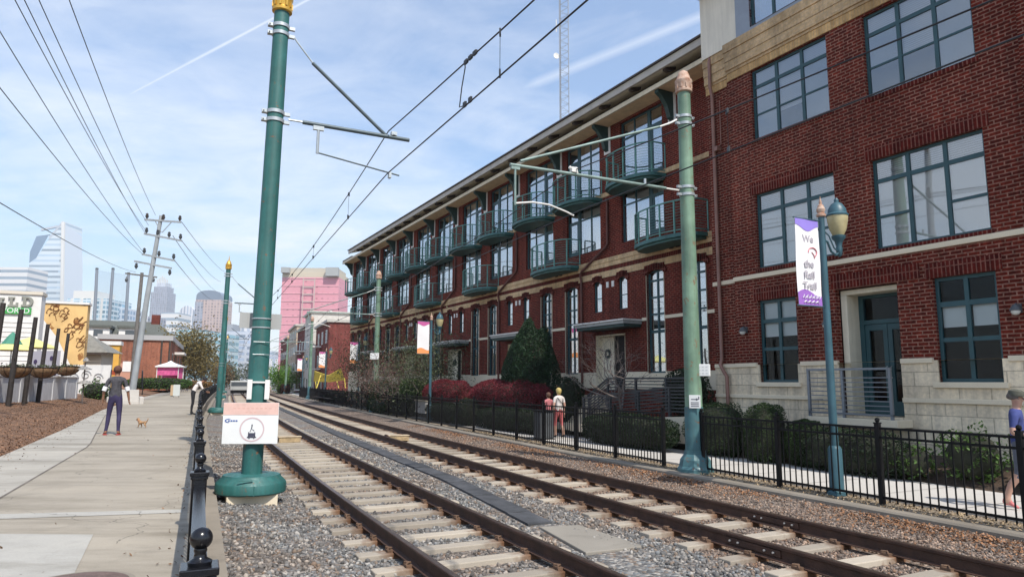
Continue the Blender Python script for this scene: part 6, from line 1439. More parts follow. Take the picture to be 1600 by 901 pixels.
# concrete steps with black handrails up the bank
p = gp(203, 631, PZ); hd = math.atan2(-_fw.y, 0)
e = empty('garden_steps', (p.x-.3, p.y, PZ), R(30), 'pale concrete steps with black handrails up the mulch bank', 'steps')
m = MB()
for k in range(5): m.box(-.75, .75, .02+.34*k, 2.4, .17*k+(0.001 if k else -.05), .17*(k+1))
m.build('tread', M_WALK, e, bevel=.01); MB().box(-1.0, -.76, -.05, 2.4, -.05, .42).box(.76, 1.0, -.05, 2.4, -.05, .42).build('cheek_wall', M_WALK, e, bevel=.03)
for x in (-.88, .88): MB().path([(x, -.05, .55), (x+.02, -.02, .95), (x, .25, 1.05), (x, .5, 1.45), (x, 1.9, 2.05), (x, 2.2, 2.1), (x, 2.25, .9)], .028, 8).build('handrail', M_BLACK, e, smooth=50)
# planted strip, pink kiosk, planter, signs further on
e = hedge('green_hedge', (lfac(247, 70).x, 70, 1.15), R(-62), .7, 3.0, .55, 3500, .09, L_GRN, 'low bright green hedge before the pink kiosk', seed=41, group='green hedges on the left bank')
e = hedge('flower_bed', (lfac(284, 86).x, 86, 1.0), R(-62), .8, 3.5, .5, 2600, .09, leaf_mat('leaf_amber', (.23, .12, .03)), 'low amber flower bed beyond the pink kiosk', 'flower bed', seed=42)
p = lfac(265, 78); e = empty('pink_kiosk', (p.x, p.y, 1.1), .2, 'small kiosk with white peaked roof and bright pink side cloths', 'kiosk'); e.scale = (.85, .85, 1)
z = at(265, 572, 78).z-1.1
for sx in (-1.3, 1.3):
    for sy in (-1.2, 1.2): MB().path([(sx, sy, 0), (sx, sy, z)], .05, 6).build('leg', M_WHITE, e)
MB().lathe((0, 0, z), [(2.1, -.12), (2.1, 0), (.6, .38), (.05, .62)], 4).build('roof', M_WHITE, e).rotation_euler = (0, 0, math.pi/4)
M_PNKC = mat('pink_cloth', (.62, .10, .26), .8, var=.25, vscale=4)
MB().box(-1.25, 1.25, 1.12, 1.16, .2, z-.15).build('back_cloth', M_PNKC, e); MB().box(-1.25, 1.25, -1.18, -1.14, z-1.0, z-.15).build('valance', M_PNKC, e); MB().box(1.22, 1.26, -1.1, 1.1, .2, z-.2).build('side_cloth', M_PNKC, e); MB().box(-1.1, 1.1, -.9, -.5, 0, .95).build('counter', M_WHITE, e)
for px, Y, w, h, col, lab in ((277, 62, .55, 1.15, (.55, .58, .55), 'small pale info board standing by the path before the kiosk'), (270, 64, .25, 1.1, (.50, .36, .22), 'slim wooden post box beside the info board')):
    p = lfac(px, Y); e = empty('info_board', (p.x, p.y, mulch_at(p.x, Y)-.05), .2, lab, 'board'); MB().box(-w/2, w/2, -.06, .06, .15, h).build('panel', mat('board_'+str(px), col, .7), e, bevel=.01); MB().box(-w/2+.04, -w/2+.1, -.03, .03, -.1, .15).build('leg', M_DARKGREY, e); MB().box(w/2-.1, w/2-.04, -.03, .03, -.1, .15).build('leg', M_DARKGREY, e)
# trees on the left
tree('spring_tree', (lfac(287, 112).x, 112, .4), 9.6, 7.0, 5200, .20, L_OLV, 'large olive yellow budding tree above the path end', 21, M_BARK, 4, .2, 1.0, group='budding trees beyond the kiosk')
tree('spring_tree', (lfac(303, 135).x, 135, .3), 8.5, 6.5, 3600, .22, L_OLV, 'smaller budding tree behind the second green pole', 22, M_BARK, 4, .2, 1.0, group='budding trees beyond the kiosk')
tree('spring_tree', (lfac(272, 150).x, 150, .3), 9.0, 6, 3200, .24, leaf_mat('leaf_tawny', (.17, .11, .055)), 'tawny bare tree at the corner of the brick hall', 23, M_BARK, 4, .2, 1.0, group='budding trees beyond the kiosk')
tree('spring_tree', (lfac(333, 170).x, 170, -.3), 6.5, 6, 2600, .24, leaf_mat('leaf_tawny', (.17, .11, .055)), 'low tawny tree far along the line between the poles', 24, M_BARK, 4, .2, 1.0, group='budding trees beyond the kiosk')
tree('green_tree', (lfac(437, 118).x, 118, -.3), 4.9, 4.2, 5200, .13, L_BRT, 'fresh bright green small tree beside the tracks beyond the hedge', 25, M_BARK, 4, .09, 1.1)
for px, Y, h, lab, sd in ((398, 230, 9, 'far grey green tree where the tracks vanish', 26), (360, 260, 9, 'far dull tree left of the vanishing tracks', 27), (345, 215, 8, 'far dark tree close behind the second pole', 28)):
    tree('far_tree', (lfac(px, Y).x, Y, -.4), h, 7, 1800, .32, L_SAGE, lab, sd, M_BARK, 3, .2, 1.0, group='far trees at the end of the line')

# ------------------------------------------------------------------ utility poles, net poles and lines
M_UTIL = mat('utility_grey', (0.34, 0.36, 0.37), 0.7, var=.12, vscale=2, streak=.2); M_UTILD = mat('utility_dark', (0.17, 0.155, 0.14), 0.85, var=.3, streak=.3)
b = at(207, 597, 48); t_ = at(252, 337, 48); e = empty('utility_pole', b, 0, 'tall leaning grey utility pole with four crossarms beside the steps', 'utility pole')
ax = (t_-b); Lp = ax.length; sh = lambda f: ax*f
MB().path([(0, 0, -1.2), tuple(sh(.5)), tuple(sh(1))], [.215, .175, .125], 14).build('shaft', M_UTIL, e, smooth=40)
yaw = Vector((.985, .17, -.0)); ATT = []
for (xa, ya), (xb, yb), nins in (((226, 343), (283, 347), 3), ((225, 365), (284, 376), 4), ((222, 397), (273, 407), 3), ((210, 408), (268, 419), 2)):
    A = at(xa, ya, 47.9)-b; B = at(xb, yb, 47.9)-b; ca = MB().beam(A, B, .10, .12).build('crossarm', M_UTIL, e)
    mid = (A+B)/2
    if nins == 3 and ya < 350:
        MB().beam(A.lerp(B, .28), mid+Vector((-.05, 0, -.85)), .04, .05).beam(A.lerp(B, .75), mid+Vector((.0, 0, -.85)), .04, .05).build('brace', M_UTIL, ca)
    for k in range(nins):
        f = .06+.9*k/max(1, nins-1); q = A.lerp(B, f); up = 1 if ya < 400 else -1
        MB().lathe(q+Vector((0, 0, .06 if up > 0 else -.52)), [(.04, 0), (.05, .05), (.10, .12), (.12, .24), (.06, .28), (.11, .34), (.03, .42)], 10).build('insulator', M_EAVED if ya < 350 else M_DARKGREY, ca, smooth=40); ATT.append(b+q+Vector((0, 0, .3*up)))
# its nearer neighbour, just outside the frame
nb = Vector((-13.4, 15.3, .7)); e2 = empty('utility_pole', nb, 0, 'grey utility pole just beyond the edge of the view by the path', 'utility pole')
MB().path([(0, 0, -.3), (0, 0, 6), (0, 0, 13.6)], [.19, .17, .14], 12).build('shaft', M_UTIL, e2, smooth=40)
MB().box(-1.5, 2.4, -.07, .07, 10.6, 10.75).build('crossarm', M_UTIL, e2); MB().box(-1.5, 2.4, -.07, .07, 12.9, 13.05).build('crossarm', M_UTIL, e2)
ends = [at(108, 0, 15.3), at(57, -8, 15.3), at(20, -6, 15.3), at(-6, 40, 15.3), at(35, -6, 15.3), at(-6, 130, 15.3), at(-8, 312, 15.3)]
srcs = [at(243, 336, 48), at(232, 352, 48), at(226, 358, 48), at(224, 394, 48), at(228, 366, 48), at(222, 396, 48), at(212, 425, 60)]
labs = ['highest', 'second', 'third', 'fifth', 'fourth', 'sixth', 'lowest']
for s_, n_, lb in zip(srcs, ends, labs):
    pts = [s_.lerp(n_, k/24)-Vector((0, 0, .25*4*(k/24)*(1-k/24))) for k in range(25)]; pts.append(n_+(n_-s_)*.25)
    o = MB().path(pts, .013, 5).build('power_line', M_WIRE, smooth=60); tag(o, lb+' of the thin black power lines crossing the upper left sky', 'power line', 'power lines over the path')
for k, (xa, ya, xb, yb, Y) in enumerate([(284, 347, 352, 425, 150), (284, 376, 345, 440, 150), (270, 368, 338, 455, 150), (273, 407, 335, 470, 150)]):
    A, B = at(xa, ya, 48), at(xb, yb, Y); o = MB().path([A.lerp(B, j/16)-Vector((0, 0, .5*4*(j/16)*(1-j/16))) for j in range(17)], .022, 5).build('power_line', M_WIRE, smooth=60); tag(o, ('upper', 'second', 'third', 'lower')[k]+' thin line running on from the grey utility pole behind the green poles', 'power line', 'power lines running to the city')
B = at(222, 426, 62); A = at(206, 592, 62); e = empty('utility_pole', A, 0, 'thinner dark wooden utility pole just behind the grey leaning one', 'utility pole'); MB().path([(0, 0, -1), tuple(B-A)], [.2, .14], 10).build('shaft', M_UTILD, e, smooth=40)
MB().beam(at(196, 427, 62)-A, at(245, 433, 62)-A, .12, .12).build('crossarm', M_UTILD, e)
for px in (198, 240): MB().lathe(at(px, 432, 62)-A, [(.08, -.5), (.14, -.3), (.06, -.1), (.03, 0)], 8).build('insulator', M_DARKGREY, e)
for (xt, yt, xb, yb), lb in zip([(151.5, 421, 147.5, 500), (176.6, 421, 169, 520), (201, 428, 195, 525)], ('first', 'second', 'third')):
    A, B = at(xb, yb, 160), at(xt, yt, 160); A2 = A+(A-B).normalized()*10; e = empty('net_pole', A2, 0, lb+' tall thin net pole from the left before the city towers', 'pole', 'tall net poles'); MB().path([(0, 0, 0), tuple(B-A2)], [.42, .32], 8).build('shaft', mat('net_pole_grey', (.21, .24, .28), .7), e); MB().path([tuple(B-A2), tuple(B-A2+Vector((0, 0, .4)))], [.36, .3], 8).build('cap', M_DARKGREY, e)
nm = bpy.data.materials.new('net'); nm.use_nodes = True; t = NT(nm.node_tree); nm.node_tree.nodes.clear(); o = t('ShaderNodeOutputMaterial'); mx = t('ShaderNodeMixShader'); mx.inputs[0].default_value = .14; tr = t('ShaderNodeBsdfTransparent'); df = t('ShaderNodeBsdfDiffuse'); df.inputs[0].default_value = (.10, .12, .15, 1); t.link(tr.outputs[0], mx.inputs[1]); t.link(df.outputs[0], mx.inputs[2]); t.link(mx.outputs[0], o.inputs[0])
A, B, C3, D3 = at(151.5, 422, 160), at(201, 429, 160), at(195, 525, 160), at(147.5, 500, 160)
m = MB(); m.add([A, B, C3, D3]+[v+Vector((0, .05, 0)) for v in (A, B, C3, D3)], [(0, 1, 2, 3)]); o = m.build('safety_net', nm, recalc=False); tag(o, 'faint high net stretched between the tall thin poles', 'net')
# radio mast behind the balcony building
Y = 75; A = at(880, 300, Y); e = empty('radio_mast', (A.x, A.y, 0), .3, 'tall thin lattice radio mast with white dish behind the roof', 'mast')
m = MB(); H = 62; w = .55
for sx, sy in ((-w, -w), (w, -w), (0, w)): m.path([(sx, sy, 0), (sx, sy, H)], .05, 6)
for k in range(int(H/.9)):
    z = k*.9
    for (ax_, ay_), (bx_, by_) in (((-w, -w), (w, -w)), ((w, -w), (0, w)), ((0, w), (-w, -w))): m.path([(ax_, ay_, z), (bx_, by_, z+.9)], .018, 4, cap=False); m.path([(ax_, ay_, z), (bx_, by_, z)], .018, 4, cap=False)
m.build('lattice', mat('mast_grey', (.30, .32, .36), .6), e)
zd = at(872, 92, Y).z; MB().lathe((0, 0, 0), [(.05, -.18), (.26, -.12), (.36, .06), (.33, .08), (.08, .02)], 16).build('dish', M_WHITE, e, smooth=40).matrix_local = Matrix.Translation((-w-.35, -.4, zd)) @ Matrix.Rotation(math.pi/2, 4, 'X')
for z in (zd+7, zd+3): MB().path([(-w-.3, -.3, z), (-w-.3, -.3, z+1.5)], .05, 6).path([(-w, -.3, z+.5), (-w-.3, -.3, z+.5)], .03, 5).build('antenna', M_WHITE, e)

# ------------------------------------------------------------------ far skyline
def tower(name, px0, px1, ytop, Y, depth, m, lab, zb=-.6, turn=0.0, cat='tower', top=None):
    A, B = at(px0, ytop, Y), at(px1, ytop, Y); w = B.x-A.x; e = empty(name, ((A.x+B.x)/2, Y, zb), turn, lab, cat); h = A.z-zb
    MB().box(-w/2, w/2, 0, depth, 0, h).build('shaft', m, e); return e, w, h
def cap(e, w, d, h0, h1, m, nm='crown', x=0.0, y=0.0, inset=0.0): return MB().box(x-w/2, x+w/2, y+inset, y+d-inset, h0+.02, h1).build(nm, m, e)
F_W = facade_mat('facade_white_band', (.72, .70, .68), (.30, .36, .42), 40, 9.0, 1.0, .42); F_D = facade_mat('facade_duke', (.62, .68, .72), (.40, .49, .57), 60, 8.0, 1.0, .40); F_BL = facade_mat('facade_blueglass', (.62, .70, .74), (.22, .36, .45), 6, 4.2, .85, .62)
F_GR = facade_mat('facade_grid', (.55, .60, .66), (.20, .28, .38), 5, 5, .7, .65); F_GREY = facade_mat('facade_grey', (.38, .38, .42), (.22, .25, .31), 5, 4.5, .55, .7); F_WH = facade_mat('facade_whiteribs', (.70, .70, .72), (.42, .47, .55), 5, 300, .5, 1.0)
F_PK = facade_mat('facade_pinkstone', (.52, .40, .36), (.34, .27, .27), 4.5, 4.2, .5, .6); F_TL = facade_mat('facade_teal', (.50, .60, .62), (.17, .33, .40), 12, 4.6, .95, .55); F_LV = facade_mat('facade_lavender', (.55, .58, .64), (.34, .40, .50), 9, 4.4, .8, .5); F_PINK = facade_mat('facade_pink', (.66, .30, .35), (.58, .25, .30), 3.6, 3.6, .35, .18)
# the sculpted white tower with the notch
Y = 1000; e = empty('notched_tower', at(75, 594, Y)*1.0, 0, 'tall white tower with slanted notched crown, tallest on the left skyline', 'tower'); e.location.z = -.6; cx = e.location.x
P_ = lambda x, y, dy=0: (at(x, y, Y).x-cx, dy, at(x, y, Y).z+.6)
m = MB(); f = [P_(45.5, 594), P_(45.5, 412), P_(57, 403), P_(77, 372), P_(99.5, 346), P_(94, 594)]; n = len(f); bk = [(x, 45, z) for x, y, z in f]
m.add(f+bk, [tuple(range(n)), tuple(range(2*n-1, n-1, -1))]+[(i, i+n, (i+1) % n+n, (i+1) % n) for i in range(n)]); m.build('shaft', F_D, e)
m = MB(); f = [P_(99.6, 346, 2), P_(101, 350, 2), P_(108, 362, 30), P_(109.8, 415, 30), P_(105, 594, 30), P_(94.2, 594, 2)]; m.add(f, [tuple(range(6))]); m.build('side_face', mat('duke_side', (.52, .57, .63), .4), e, recalc=False)
m = MB(); f = [P_(47, 394, -.5), P_(57.5, 369, -.5), P_(77, 366.5, -.5), P_(57, 403, -.5), P_(46, 411, -.5)]; m.add(f+[(x, 5, z) for x, y, z in f], [(0, 1, 2, 3, 4), (0, 5, 6, 1), (1, 6, 7, 2)]); m.build('notch_glass', mat('notch_glass', (.20, .27, .36), .15), e, recalc=False)
m = MB().beam(P_(64, 359, 1), P_(90, 353.5, 1), 3, 3).beam(P_(77, 372, 1), P_(99, 346, 1), 2.5, 3); m.build('crown_beam', mat('crown_beam', (.50, .53, .57), .4), e)
m = MB().beam(P_(95.5, 592, -1), P_(99.6, 347, -1), 3, 4).build('corner_fin', M_WHITE, e)
tower('banded_tower', -40, 44, 417, 900, 40, F_W, 'wide white tower with dark window bands at the left edge')
e, w, h = tower('glass_block', 105, 168, 466, 620, 40, F_BL, 'pale blue glass office block behind the mural'); cap(e, w*.55, 30, h, h+7, M_WHITE, 'roof_house', -.08*w)
for i in range(4): MB().box(-w/2+w*(i+.5)/4-1, -w/2+w*(i+.5)/4+1, -.6, -.02, 0, h).build('fin', M_WHITE, e)
tower('grid_block', 171, 195, 481, 640, 30, F_GR, 'small blue grey gridded block behind the net poles')
tower('slim_block', 196, 206, 487, 660, 30, F_WH, 'slim pale block just left of the dark wooden pole'); tower('slab_block', 224, 237, 494, 700, 30, F_GREY, 'dark grey low slab right behind the grey utility pole')
e, w, h = tower('stepped_tower', 236, 262, 456, 1700, 42, F_GREY, 'grey tower with stepped white crown, right of the grey utility pole'); cap(e, w*.80, 34, h, h+14, F_GREY, 'upper_stage', 0, 4); cap(e, w*.62, 26, h+14, h+24, F_WH, 'crown', 0, 8)
for i in range(7): MB().box(-w*.3+w*.6*i/6-.8, -w*.3+w*.6*i/6+.8, 9, 12, h+24, h+24+8+10*(1-abs(i-3)/3)).build('crown_spire', M_WHITE, e)
tower('white_box', 252, 279, 488, 900, 35, F_W, 'plain white office box beside the rounded white tower')
e, w, h = tower('round_top_tower', 278, 304, 492, 1100, 30, F_WH, 'white ribbed tower with rounded top'); m = MB(); N = 12; m.prism([(-w/2, h+.02)]+[(-w/2*math.cos(math.pi*k/N), h+.02+15*math.sin(math.pi*k/N)) for k in range(1, N)]+[(w/2, h+.02)], 1, 29); m.build('crown', F_WH, e)
e, w, h = tower('arched_tower', 306, 346, 468, 1000, 40, F_PK, 'brown pink tower with dark arched roof behind the second pole'); m = MB(); m.prism([(-w/2, h+.02)]+[(-w/2*math.cos(math.pi*k/N), h+.02+14*math.sin(math.pi*k/N)**.5) for k in range(1, N)]+[(w/2, h+.02)], 0, 40); m.build('crown', mat('arch_roof', (.20, .24, .30), .4), e); MB().box(-w/2-.3, -w/2+w*.30, -.8, -.02, 0, h-3).build('dark_side', F_GREY, e)
tower('teal_block', 275, 322, 515, 480, 30, F_TL, 'low teal glass block behind the budding trees'); tower('teal_block', 322, 347, 520, 470, 30, F_TL, 'teal glass block directly left of the second pole'); tower('lavender_block', 346, 392, 517, 520, 30, F_LV, 'pale lavender banded block between the first two poles'); e, w, h = tower('white_tower', 376, 396, 512, 600, 25, F_WH, 'slim white tower hidden behind the large green pole'); cap(e, w*.7, 18, h, h+6, M_WHITE, 'crown')
tower('grey_block', 348, 364, 506, 640, 20, mat('block_grey', (.36, .38, .41), .8), 'small grey cube block right of the second pole'); tower('pale_block', 396, 436, 560, 560, 25, F_WH, 'low pale block right of the large green pole'); tower('white_block', 405, 425, 548, 620, 25, F_LV, 'pale block far behind the line')
# pink wrapped tower under construction with hoist mast
A = at(440, 596, 430); e, w, h = tower('pink_tower', 441, 530, 433, 430, 25, F_PINK, 'broad pink wrapped tower with tan top and builder hoist'); 
cap(e, w, 25, h, h+3.2, mat('tan_wrap', (.55, .48, .37), .8), 'tan_storey'); cap(e, w*.92, 22, h+3.2, h+6.2, mat('tan_wrap2', (.50, .45, .37), .8), 'roof_storey', 0, 1); cap(e, w*.22, 3, h+.5, h+6.0, mat('grey_wrap', (.36, .37, .36), .8), 'grey_corner', w*.39, -3.2); cap(e, w*.14, 3, h+2.5, h+6.0, MATS['grey_wrap'], 'grey_corner', -w*.43, -3.2)
for k in range(14): MB().box(-w/2-.1, w/2+.1, -.25, -.02, 4+h*k/14, 4.35+h*k/14).build('floor_line', mat('pink_line', (.68, .40, .43), .8), e)
m = MB()
for x in (-3.6, 3.6): m.box(x-.25, x+.25, -3.2, -2.7, 0, h-1)
for k in range(15): m.box(-3.6, 3.6, -3.1, -2.8, 2+h*k/15, 2.6+h*k/15)
m.build('hoist_mast', mat('mast_tan', (.50, .40, .36), .7), e)
# the red and white flats along the line
def flats(name, u, off, wl, h, m, lab, wing):
    p = cur(u, off, -.1); e = empty(name, p, head(u), lab, 'building', 'flats beyond the balcony building')
    MB().box(0, wl, -16, 0, 0, h).build('wall', m, e); MB().box(-.2, wl+.2, -16.2, .3, h+.002, h+.35).build('roof', M_FASCIA, e)
    nst = int(h//3.1)
    for st in range(nst):
        z = .9+st*3.05
        for k in range(int(wl//4.2)):
            x = 1.3+k*4.2
            wv = MB().box(x, x+1.5, .0+.002, .06, z, z+1.7).build('window', M_WHITE, e); MB().box(x+.1, x+1.4, .062, .07, z+.1, z+1.6).build('pane', M_WIN, wv)
            if wing and k % 2: bl = MB().box(x+1.7, x+3.9, .002, 1.3, z-.3, z-.15).build('balcony', M_WHITE, e); MB().box(x+1.7, x+3.9, 1.25, 1.3, z-.148, z+.8).build('rail', M_STEEL, bl)
        for k in range(2):
            y = -13+k*6; wv = MB().box(-.06, -.002, y, y+1.6, z, z+1.7).build('window', M_WHITE, e); MB().box(-.07, -.062, y+.1, y+1.5, z+.1, z+1.6).build('pane', M_WIN, wv)
M_CRM = mat('flat_cream', (.56, .52, .47), .8, var=.1); M_REDF = brick_mat('brick_flats', (.20, .045, .04), (.15, .035, .03), (.25, .14, .11), bw=.4, rh=.15)
flats('brick_flats', 92, 10.2, 14, 9.6, M_REDF, 'red brick flats just beyond the yellow shade sail', True)
flats('brick_flats', 108, 9.6, 9, 12.2, M_CRM, 'pale balconied flats between two red blocks', True)
flats('brick_flats', 119, 10.0, 16, 11.0, M_REDF, 'second red brick flats farther along the line', True)
flats('brick_flats', 138, 10.0, 18, 12.5, mat('flat_tan', (.46, .36, .27), .8, var=.1), 'tan flats far down the right side of the line', False)
flats('brick_flats', 160, 10.0, 22, 11.5, M_REDF, 'farthest red block at the end of the line', False)
# dark bare tree before the flats
tree('bare_tree', tuple(cur(72, 11.5, 0)), 7.0, 3, 1500, .05, L_BRN, 'bare brown tree at the far corner of the balcony building', 31, M_BARK, 5, .1, 1.4, multi=2)
# yellow shade sail on splayed posts
p = cur(84, 9.6, 0); q_ = [(490, 604), (540, 604)]
p = at(516, 604, 80); e = empty('shade_sail', (p.x, p.y, 0), .1, 'yellow twisted shade sail on slanted posts beyond the balcony building', 'shade sail')
G_ = lambda x, y, dy=0: (at(x, y, 80).x-p.x, dy, at(x, y, 80).z)
M_YEL = mat('sail_yellow', (.72, .56, .10), .7, var=.05); sv = [G_(493, 579, -.4), G_(513, 586, 0), G_(533, 575, -.4), G_(537, 593, .6), G_(513, 596, .8), G_(489, 595, .6)]
m = MB(); m.add(sv+[(x, y, z-.05) for x, y, z in sv], [(0, 1, 4, 5), (1, 2, 3, 4), (6, 7, 10, 11), (7, 8, 9, 10)]+[(i, (i+1) % 6, (i+1) % 6+6, i+6) for i in range(6)]); m.build('sail', M_YEL, e)
for a_, b_ in (((491, 592, .9), (492, 606, 1.0)), ((503, 585, -.5), (497, 606, -.8)), ((523, 590, .9), (527, 606, 1.0)), ((536, 590, .9), (538, 606, .8))): MB().path([G_(*a_), G_(*b_)], .06, 6).build('leg', M_YEL, e)
# small grey service vehicle far on the line
c = cur(116, .1, 0); e = empty('service_vehicle', c, head(116)-math.pi/2, 'small grey rail vehicle far away on the near track', 'rail vehicle')
MB().box(-1.25, 1.25, -2.5, 2.5, .55, 2.0).build('body', mat('tram_grey', (.40, .40, .38), .5), e, bevel=.12); MB().box(-1.1, 1.1, -2.52, -2.505, 1.2, 1.8).build('windscreen', M_WIN, e); MB().box(-1.15, 1.15, -2.3, 2.3, .15, .548).build('undercarriage', M_BLACK, e)
for sx in (-.754, .754):
    for sy in (-1.5, 1.5): MB().lathe((0, 0, 0), [(.33, -.06), (.33, .06)], 16).build('wheel', M_RUST, e).matrix_local = Matrix.Translation((sx, sy, .33)) @ Matrix.Rotation(math.pi/2, 4, 'Y')
# manhole cover at the bottom edge of the path
c = gp(118, 915, PZ); o = empty('manhole_cover', (c.x, c.y, PZ), 0, 'round rusty brown cover in the path at the lower edge', 'manhole cover'); MB().lathe((0, 0, 0), [(.33, -.02), (.33, .012), (.30, .018), (.05, .022)], 32).build('lid', mat('cover_brown', (.13, .085, .07), .8, var=.3, vscale=12, fine=.3), o, smooth=40); MB().lathe((0, 0, 0), [(.37, -.02), (.37, .008), (.335, .01)], 32).build('ring', M_CURB, o)

# ------------------------------------------------------------------ people and the dog
def skin_mesh(name, joints, edges, root, levels=1):
    names = list(joints); idx = {n: i for i, n in enumerate(names)}
    me = bpy.data.meshes.new(name); me.from_pydata([joints[n][0] for n in names], [(idx[a], idx[b]) for a, b in edges], [])
    o = bpy.data.objects.new(name, me); C.objects.link(o); md = o.modifiers.new('s', 'SKIN'); md.use_smooth_shade = True
    sv = me.skin_vertices[0].data
    for n, i in idx.items():
        r = joints[n][1]; sv[i].radius = r if isinstance(r, tuple) else (r, r); sv[i].use_root = (n == root)
    sd = o.modifiers.new('d', 'SUBSURF'); sd.levels = levels; sd.render_levels = levels
    dg = bpy.context.evaluated_depsgraph_get(); dg.update(); ev = o.evaluated_get(dg)
    m2 = bpy.data.meshes.new_from_object(ev); bpy.data.objects.remove(o); bpy.data.meshes.remove(me); return m2
def seg_dist(p, a, b):
    ab = b-a; t = np.clip(((p-a)@ab)/max(1e-9, ab@ab), 0, 1); return np.linalg.norm(p-(a+t[:, None]*ab), axis=1), t
def person(loc, heading, H, pose, cloth, lab, hair=None, hat=None, group=None, extras=None, fingers=True, female=False):
    k = H/1.75; J = {}
    sw, hw = (.175, .09) if female else (.20, .09)
    base = dict(pelvis=((0, 0, .94), (.155, .115)), spine=((0, -.01, 1.10), (.135 if female else .145, .10)), chest=((0, -.005, 1.30), (.155 if female else .175, .115)), upchest=((0, -.01, 1.41), (.13, .09)), neck=((0, 0, 1.49), .052),
                jaw=((0, .025, 1.565), (.058, .068)), head=((0, .018, 1.645), (.078, .095)), crown=((0, .005, 1.72), (.062, .075)), nose=((0, .125, 1.625), .014))
    for s, n in ((-1, 'l'), (1, 'r')):
        base.update({'sh'+n: ((s*sw, -.01, 1.405), .062), 'el'+n: ((s*(sw+.055), -.03, 1.12), .043), 'wr'+n: ((s*(sw+.075), .03, .88), .028), 'pm'+n: ((s*(sw+.075), .05, .80), (.020, .036)),
                     'hp'+n: ((s*hw, 0, .90), .095), 'kn'+n: ((s*hw*1.1, .015, .50), .060), 'ca'+n: ((s*hw*1.12, -.02, .34), .056), 'an'+n: ((s*hw*1.15, -.025, .085), .036), 'he'+n: ((s*hw*1.15, -.05, .035), .034), 'to'+n: ((s*hw*1.3, .15, .028), (.036, .024)), 'ear'+n: ((s*.088, .012, 1.635), .016)})
    for q, v in pose.items(): base[q] = (v, base[q][1])
    edges = [('pelvis', 'spine'), ('spine', 'chest'), ('chest', 'upchest'), ('upchest', 'neck'), ('neck', 'jaw'), ('jaw', 'head'), ('head', 'crown'), ('head', 'nose')]
    for n in 'lr':
        edges += [('upchest', 'sh'+n), ('sh'+n, 'el'+n), ('el'+n, 'wr'+n), ('wr'+n, 'pm'+n), ('pelvis', 'hp'+n), ('hp'+n, 'kn'+n), ('kn'+n, 'ca'+n), ('ca'+n, 'an'+n), ('an'+n, 'he'+n), ('an'+n, 'to'+n), ('head', 'ear'+n)]
        if fingers:
            w = np.array(base['wr'+n][0]); p = np.array(base['pm'+n][0]); d = (p-w)/np.linalg.norm(p-w); sd = np.cross(d, (1, 0, 0)); sd = sd/max(1e-6, np.linalg.norm(sd)); inn = np.cross(d, sd)*(1 if n == 'l' else -1)
            for j, L in enumerate((.068, .078, .072, .055)):
                b0 = p+sd*(.027-.018*j)+d*.022; b1 = b0+d*L*.55+inn*.006; b2 = b1+d*L*.40+inn*.022
                for t_, b_ in (('a', b0), ('b', b1), ('c', b2)): base[f'f{n}{j}{t_}'] = (tuple(b_), .0085)
                edges += [('pm'+n, f'f{n}{j}a'), (f'f{n}{j}a', f'f{n}{j}b'), (f'f{n}{j}b', f'f{n}{j}c')]
            b0 = w+d*.03+sd*.030; b1 = b0+d*.035+sd*.02; b2 = b1+d*.028+sd*.006+inn*.01
            for t_, b_ in (('a', b0), ('b', b1), ('c', b2)): base[f'th{n}{t_}'] = (tuple(b_), .0095)
            edges += [('wr'+n, f'th{n}a'), (f'th{n}a', f'th{n}b'), (f'th{n}b', f'th{n}c')]
    me = skin_mesh('body', base, edges, 'pelvis')
    co = np.empty(len(me.vertices)*3); me.vertices.foreach_get('co', co); co = co.reshape(-1, 3)
    cen = np.array([co[list(p.vertices)].mean(0) for p in me.polygons])
    keys = list(dict.fromkeys(cloth.values())); me.materials.clear()
    for m in keys: me.materials.append(m)
    bones = []
    for a, b in edges:
        A, B = np.array(base[a][0]), np.array(base[b][0]); stem = a.rstrip('lr') if a[:2] in ('sh', 'el', 'wr', 'pm', 'hp', 'kn', 'ca', 'an') else a
        r = base[b][1]; r = r if isinstance(r, float) else min(r)
        cuts = {'sh': cloth.get('_sleeve', 1.0), 'el': cloth.get('_cuff', 0.0), 'hp': 1.0, 'kn': cloth.get('_leg', 1.0), 'ca': cloth.get('_leg2', 1.0)}
        bones.append((a, b, A, B, r))
    best = np.full(len(cen), 1e9); mi = np.zeros(len(cen), int); kidx = {id(m): i for i, m in enumerate(keys)}
    for a, b, A, B, r in bones:
        d, t = seg_dist(cen, A, B); d = d-r
        a2 = a[:2]
        if a in ('pelvis',) and b == 'spine': lo, hi, cut = 'legs', 'top', .35
        elif a in ('spine', 'chest') or b in ('shl', 'shr'): lo = hi = 'top'; cut = 0
        elif a == 'upchest': lo, hi, cut = 'top', 'skin', .45
        elif a in ('neck', 'jaw', 'head'): lo = hi = 'skin'; cut = 0
        elif a2 == 'sh': lo, hi, cut = 'top', 'forearm', cloth_cut['sleeve']
        elif a2 == 'el': lo, hi, cut = 'forearm', 'skin', cloth_cut['cuff']
        elif a2 in ('wr', 'pm', 'th') or a[0] == 'f': lo = hi = 'skin'; cut = 0
        elif a == 'pelvis' or a2 == 'hp': lo = hi = 'legs'; cut = 0
        elif a2 == 'kn': lo, hi, cut = 'legs', 'shin', cloth_cut['leg']
        elif a2 == 'ca': lo = hi = 'shin'; cut = 0
        else: lo = hi = 'shoe'; cut = 0
        val = np.where(t < cut, kidx[id(cloth[lo])], kidx[id(cloth[hi])]); sel = d < best; best[sel] = d[sel]; mi[sel] = val[sel]
    me.polygons.foreach_set('material_index', mi.astype(np.int32)); me.polygons.foreach_set('use_smooth', [True]*len(me.polygons)); me.update()
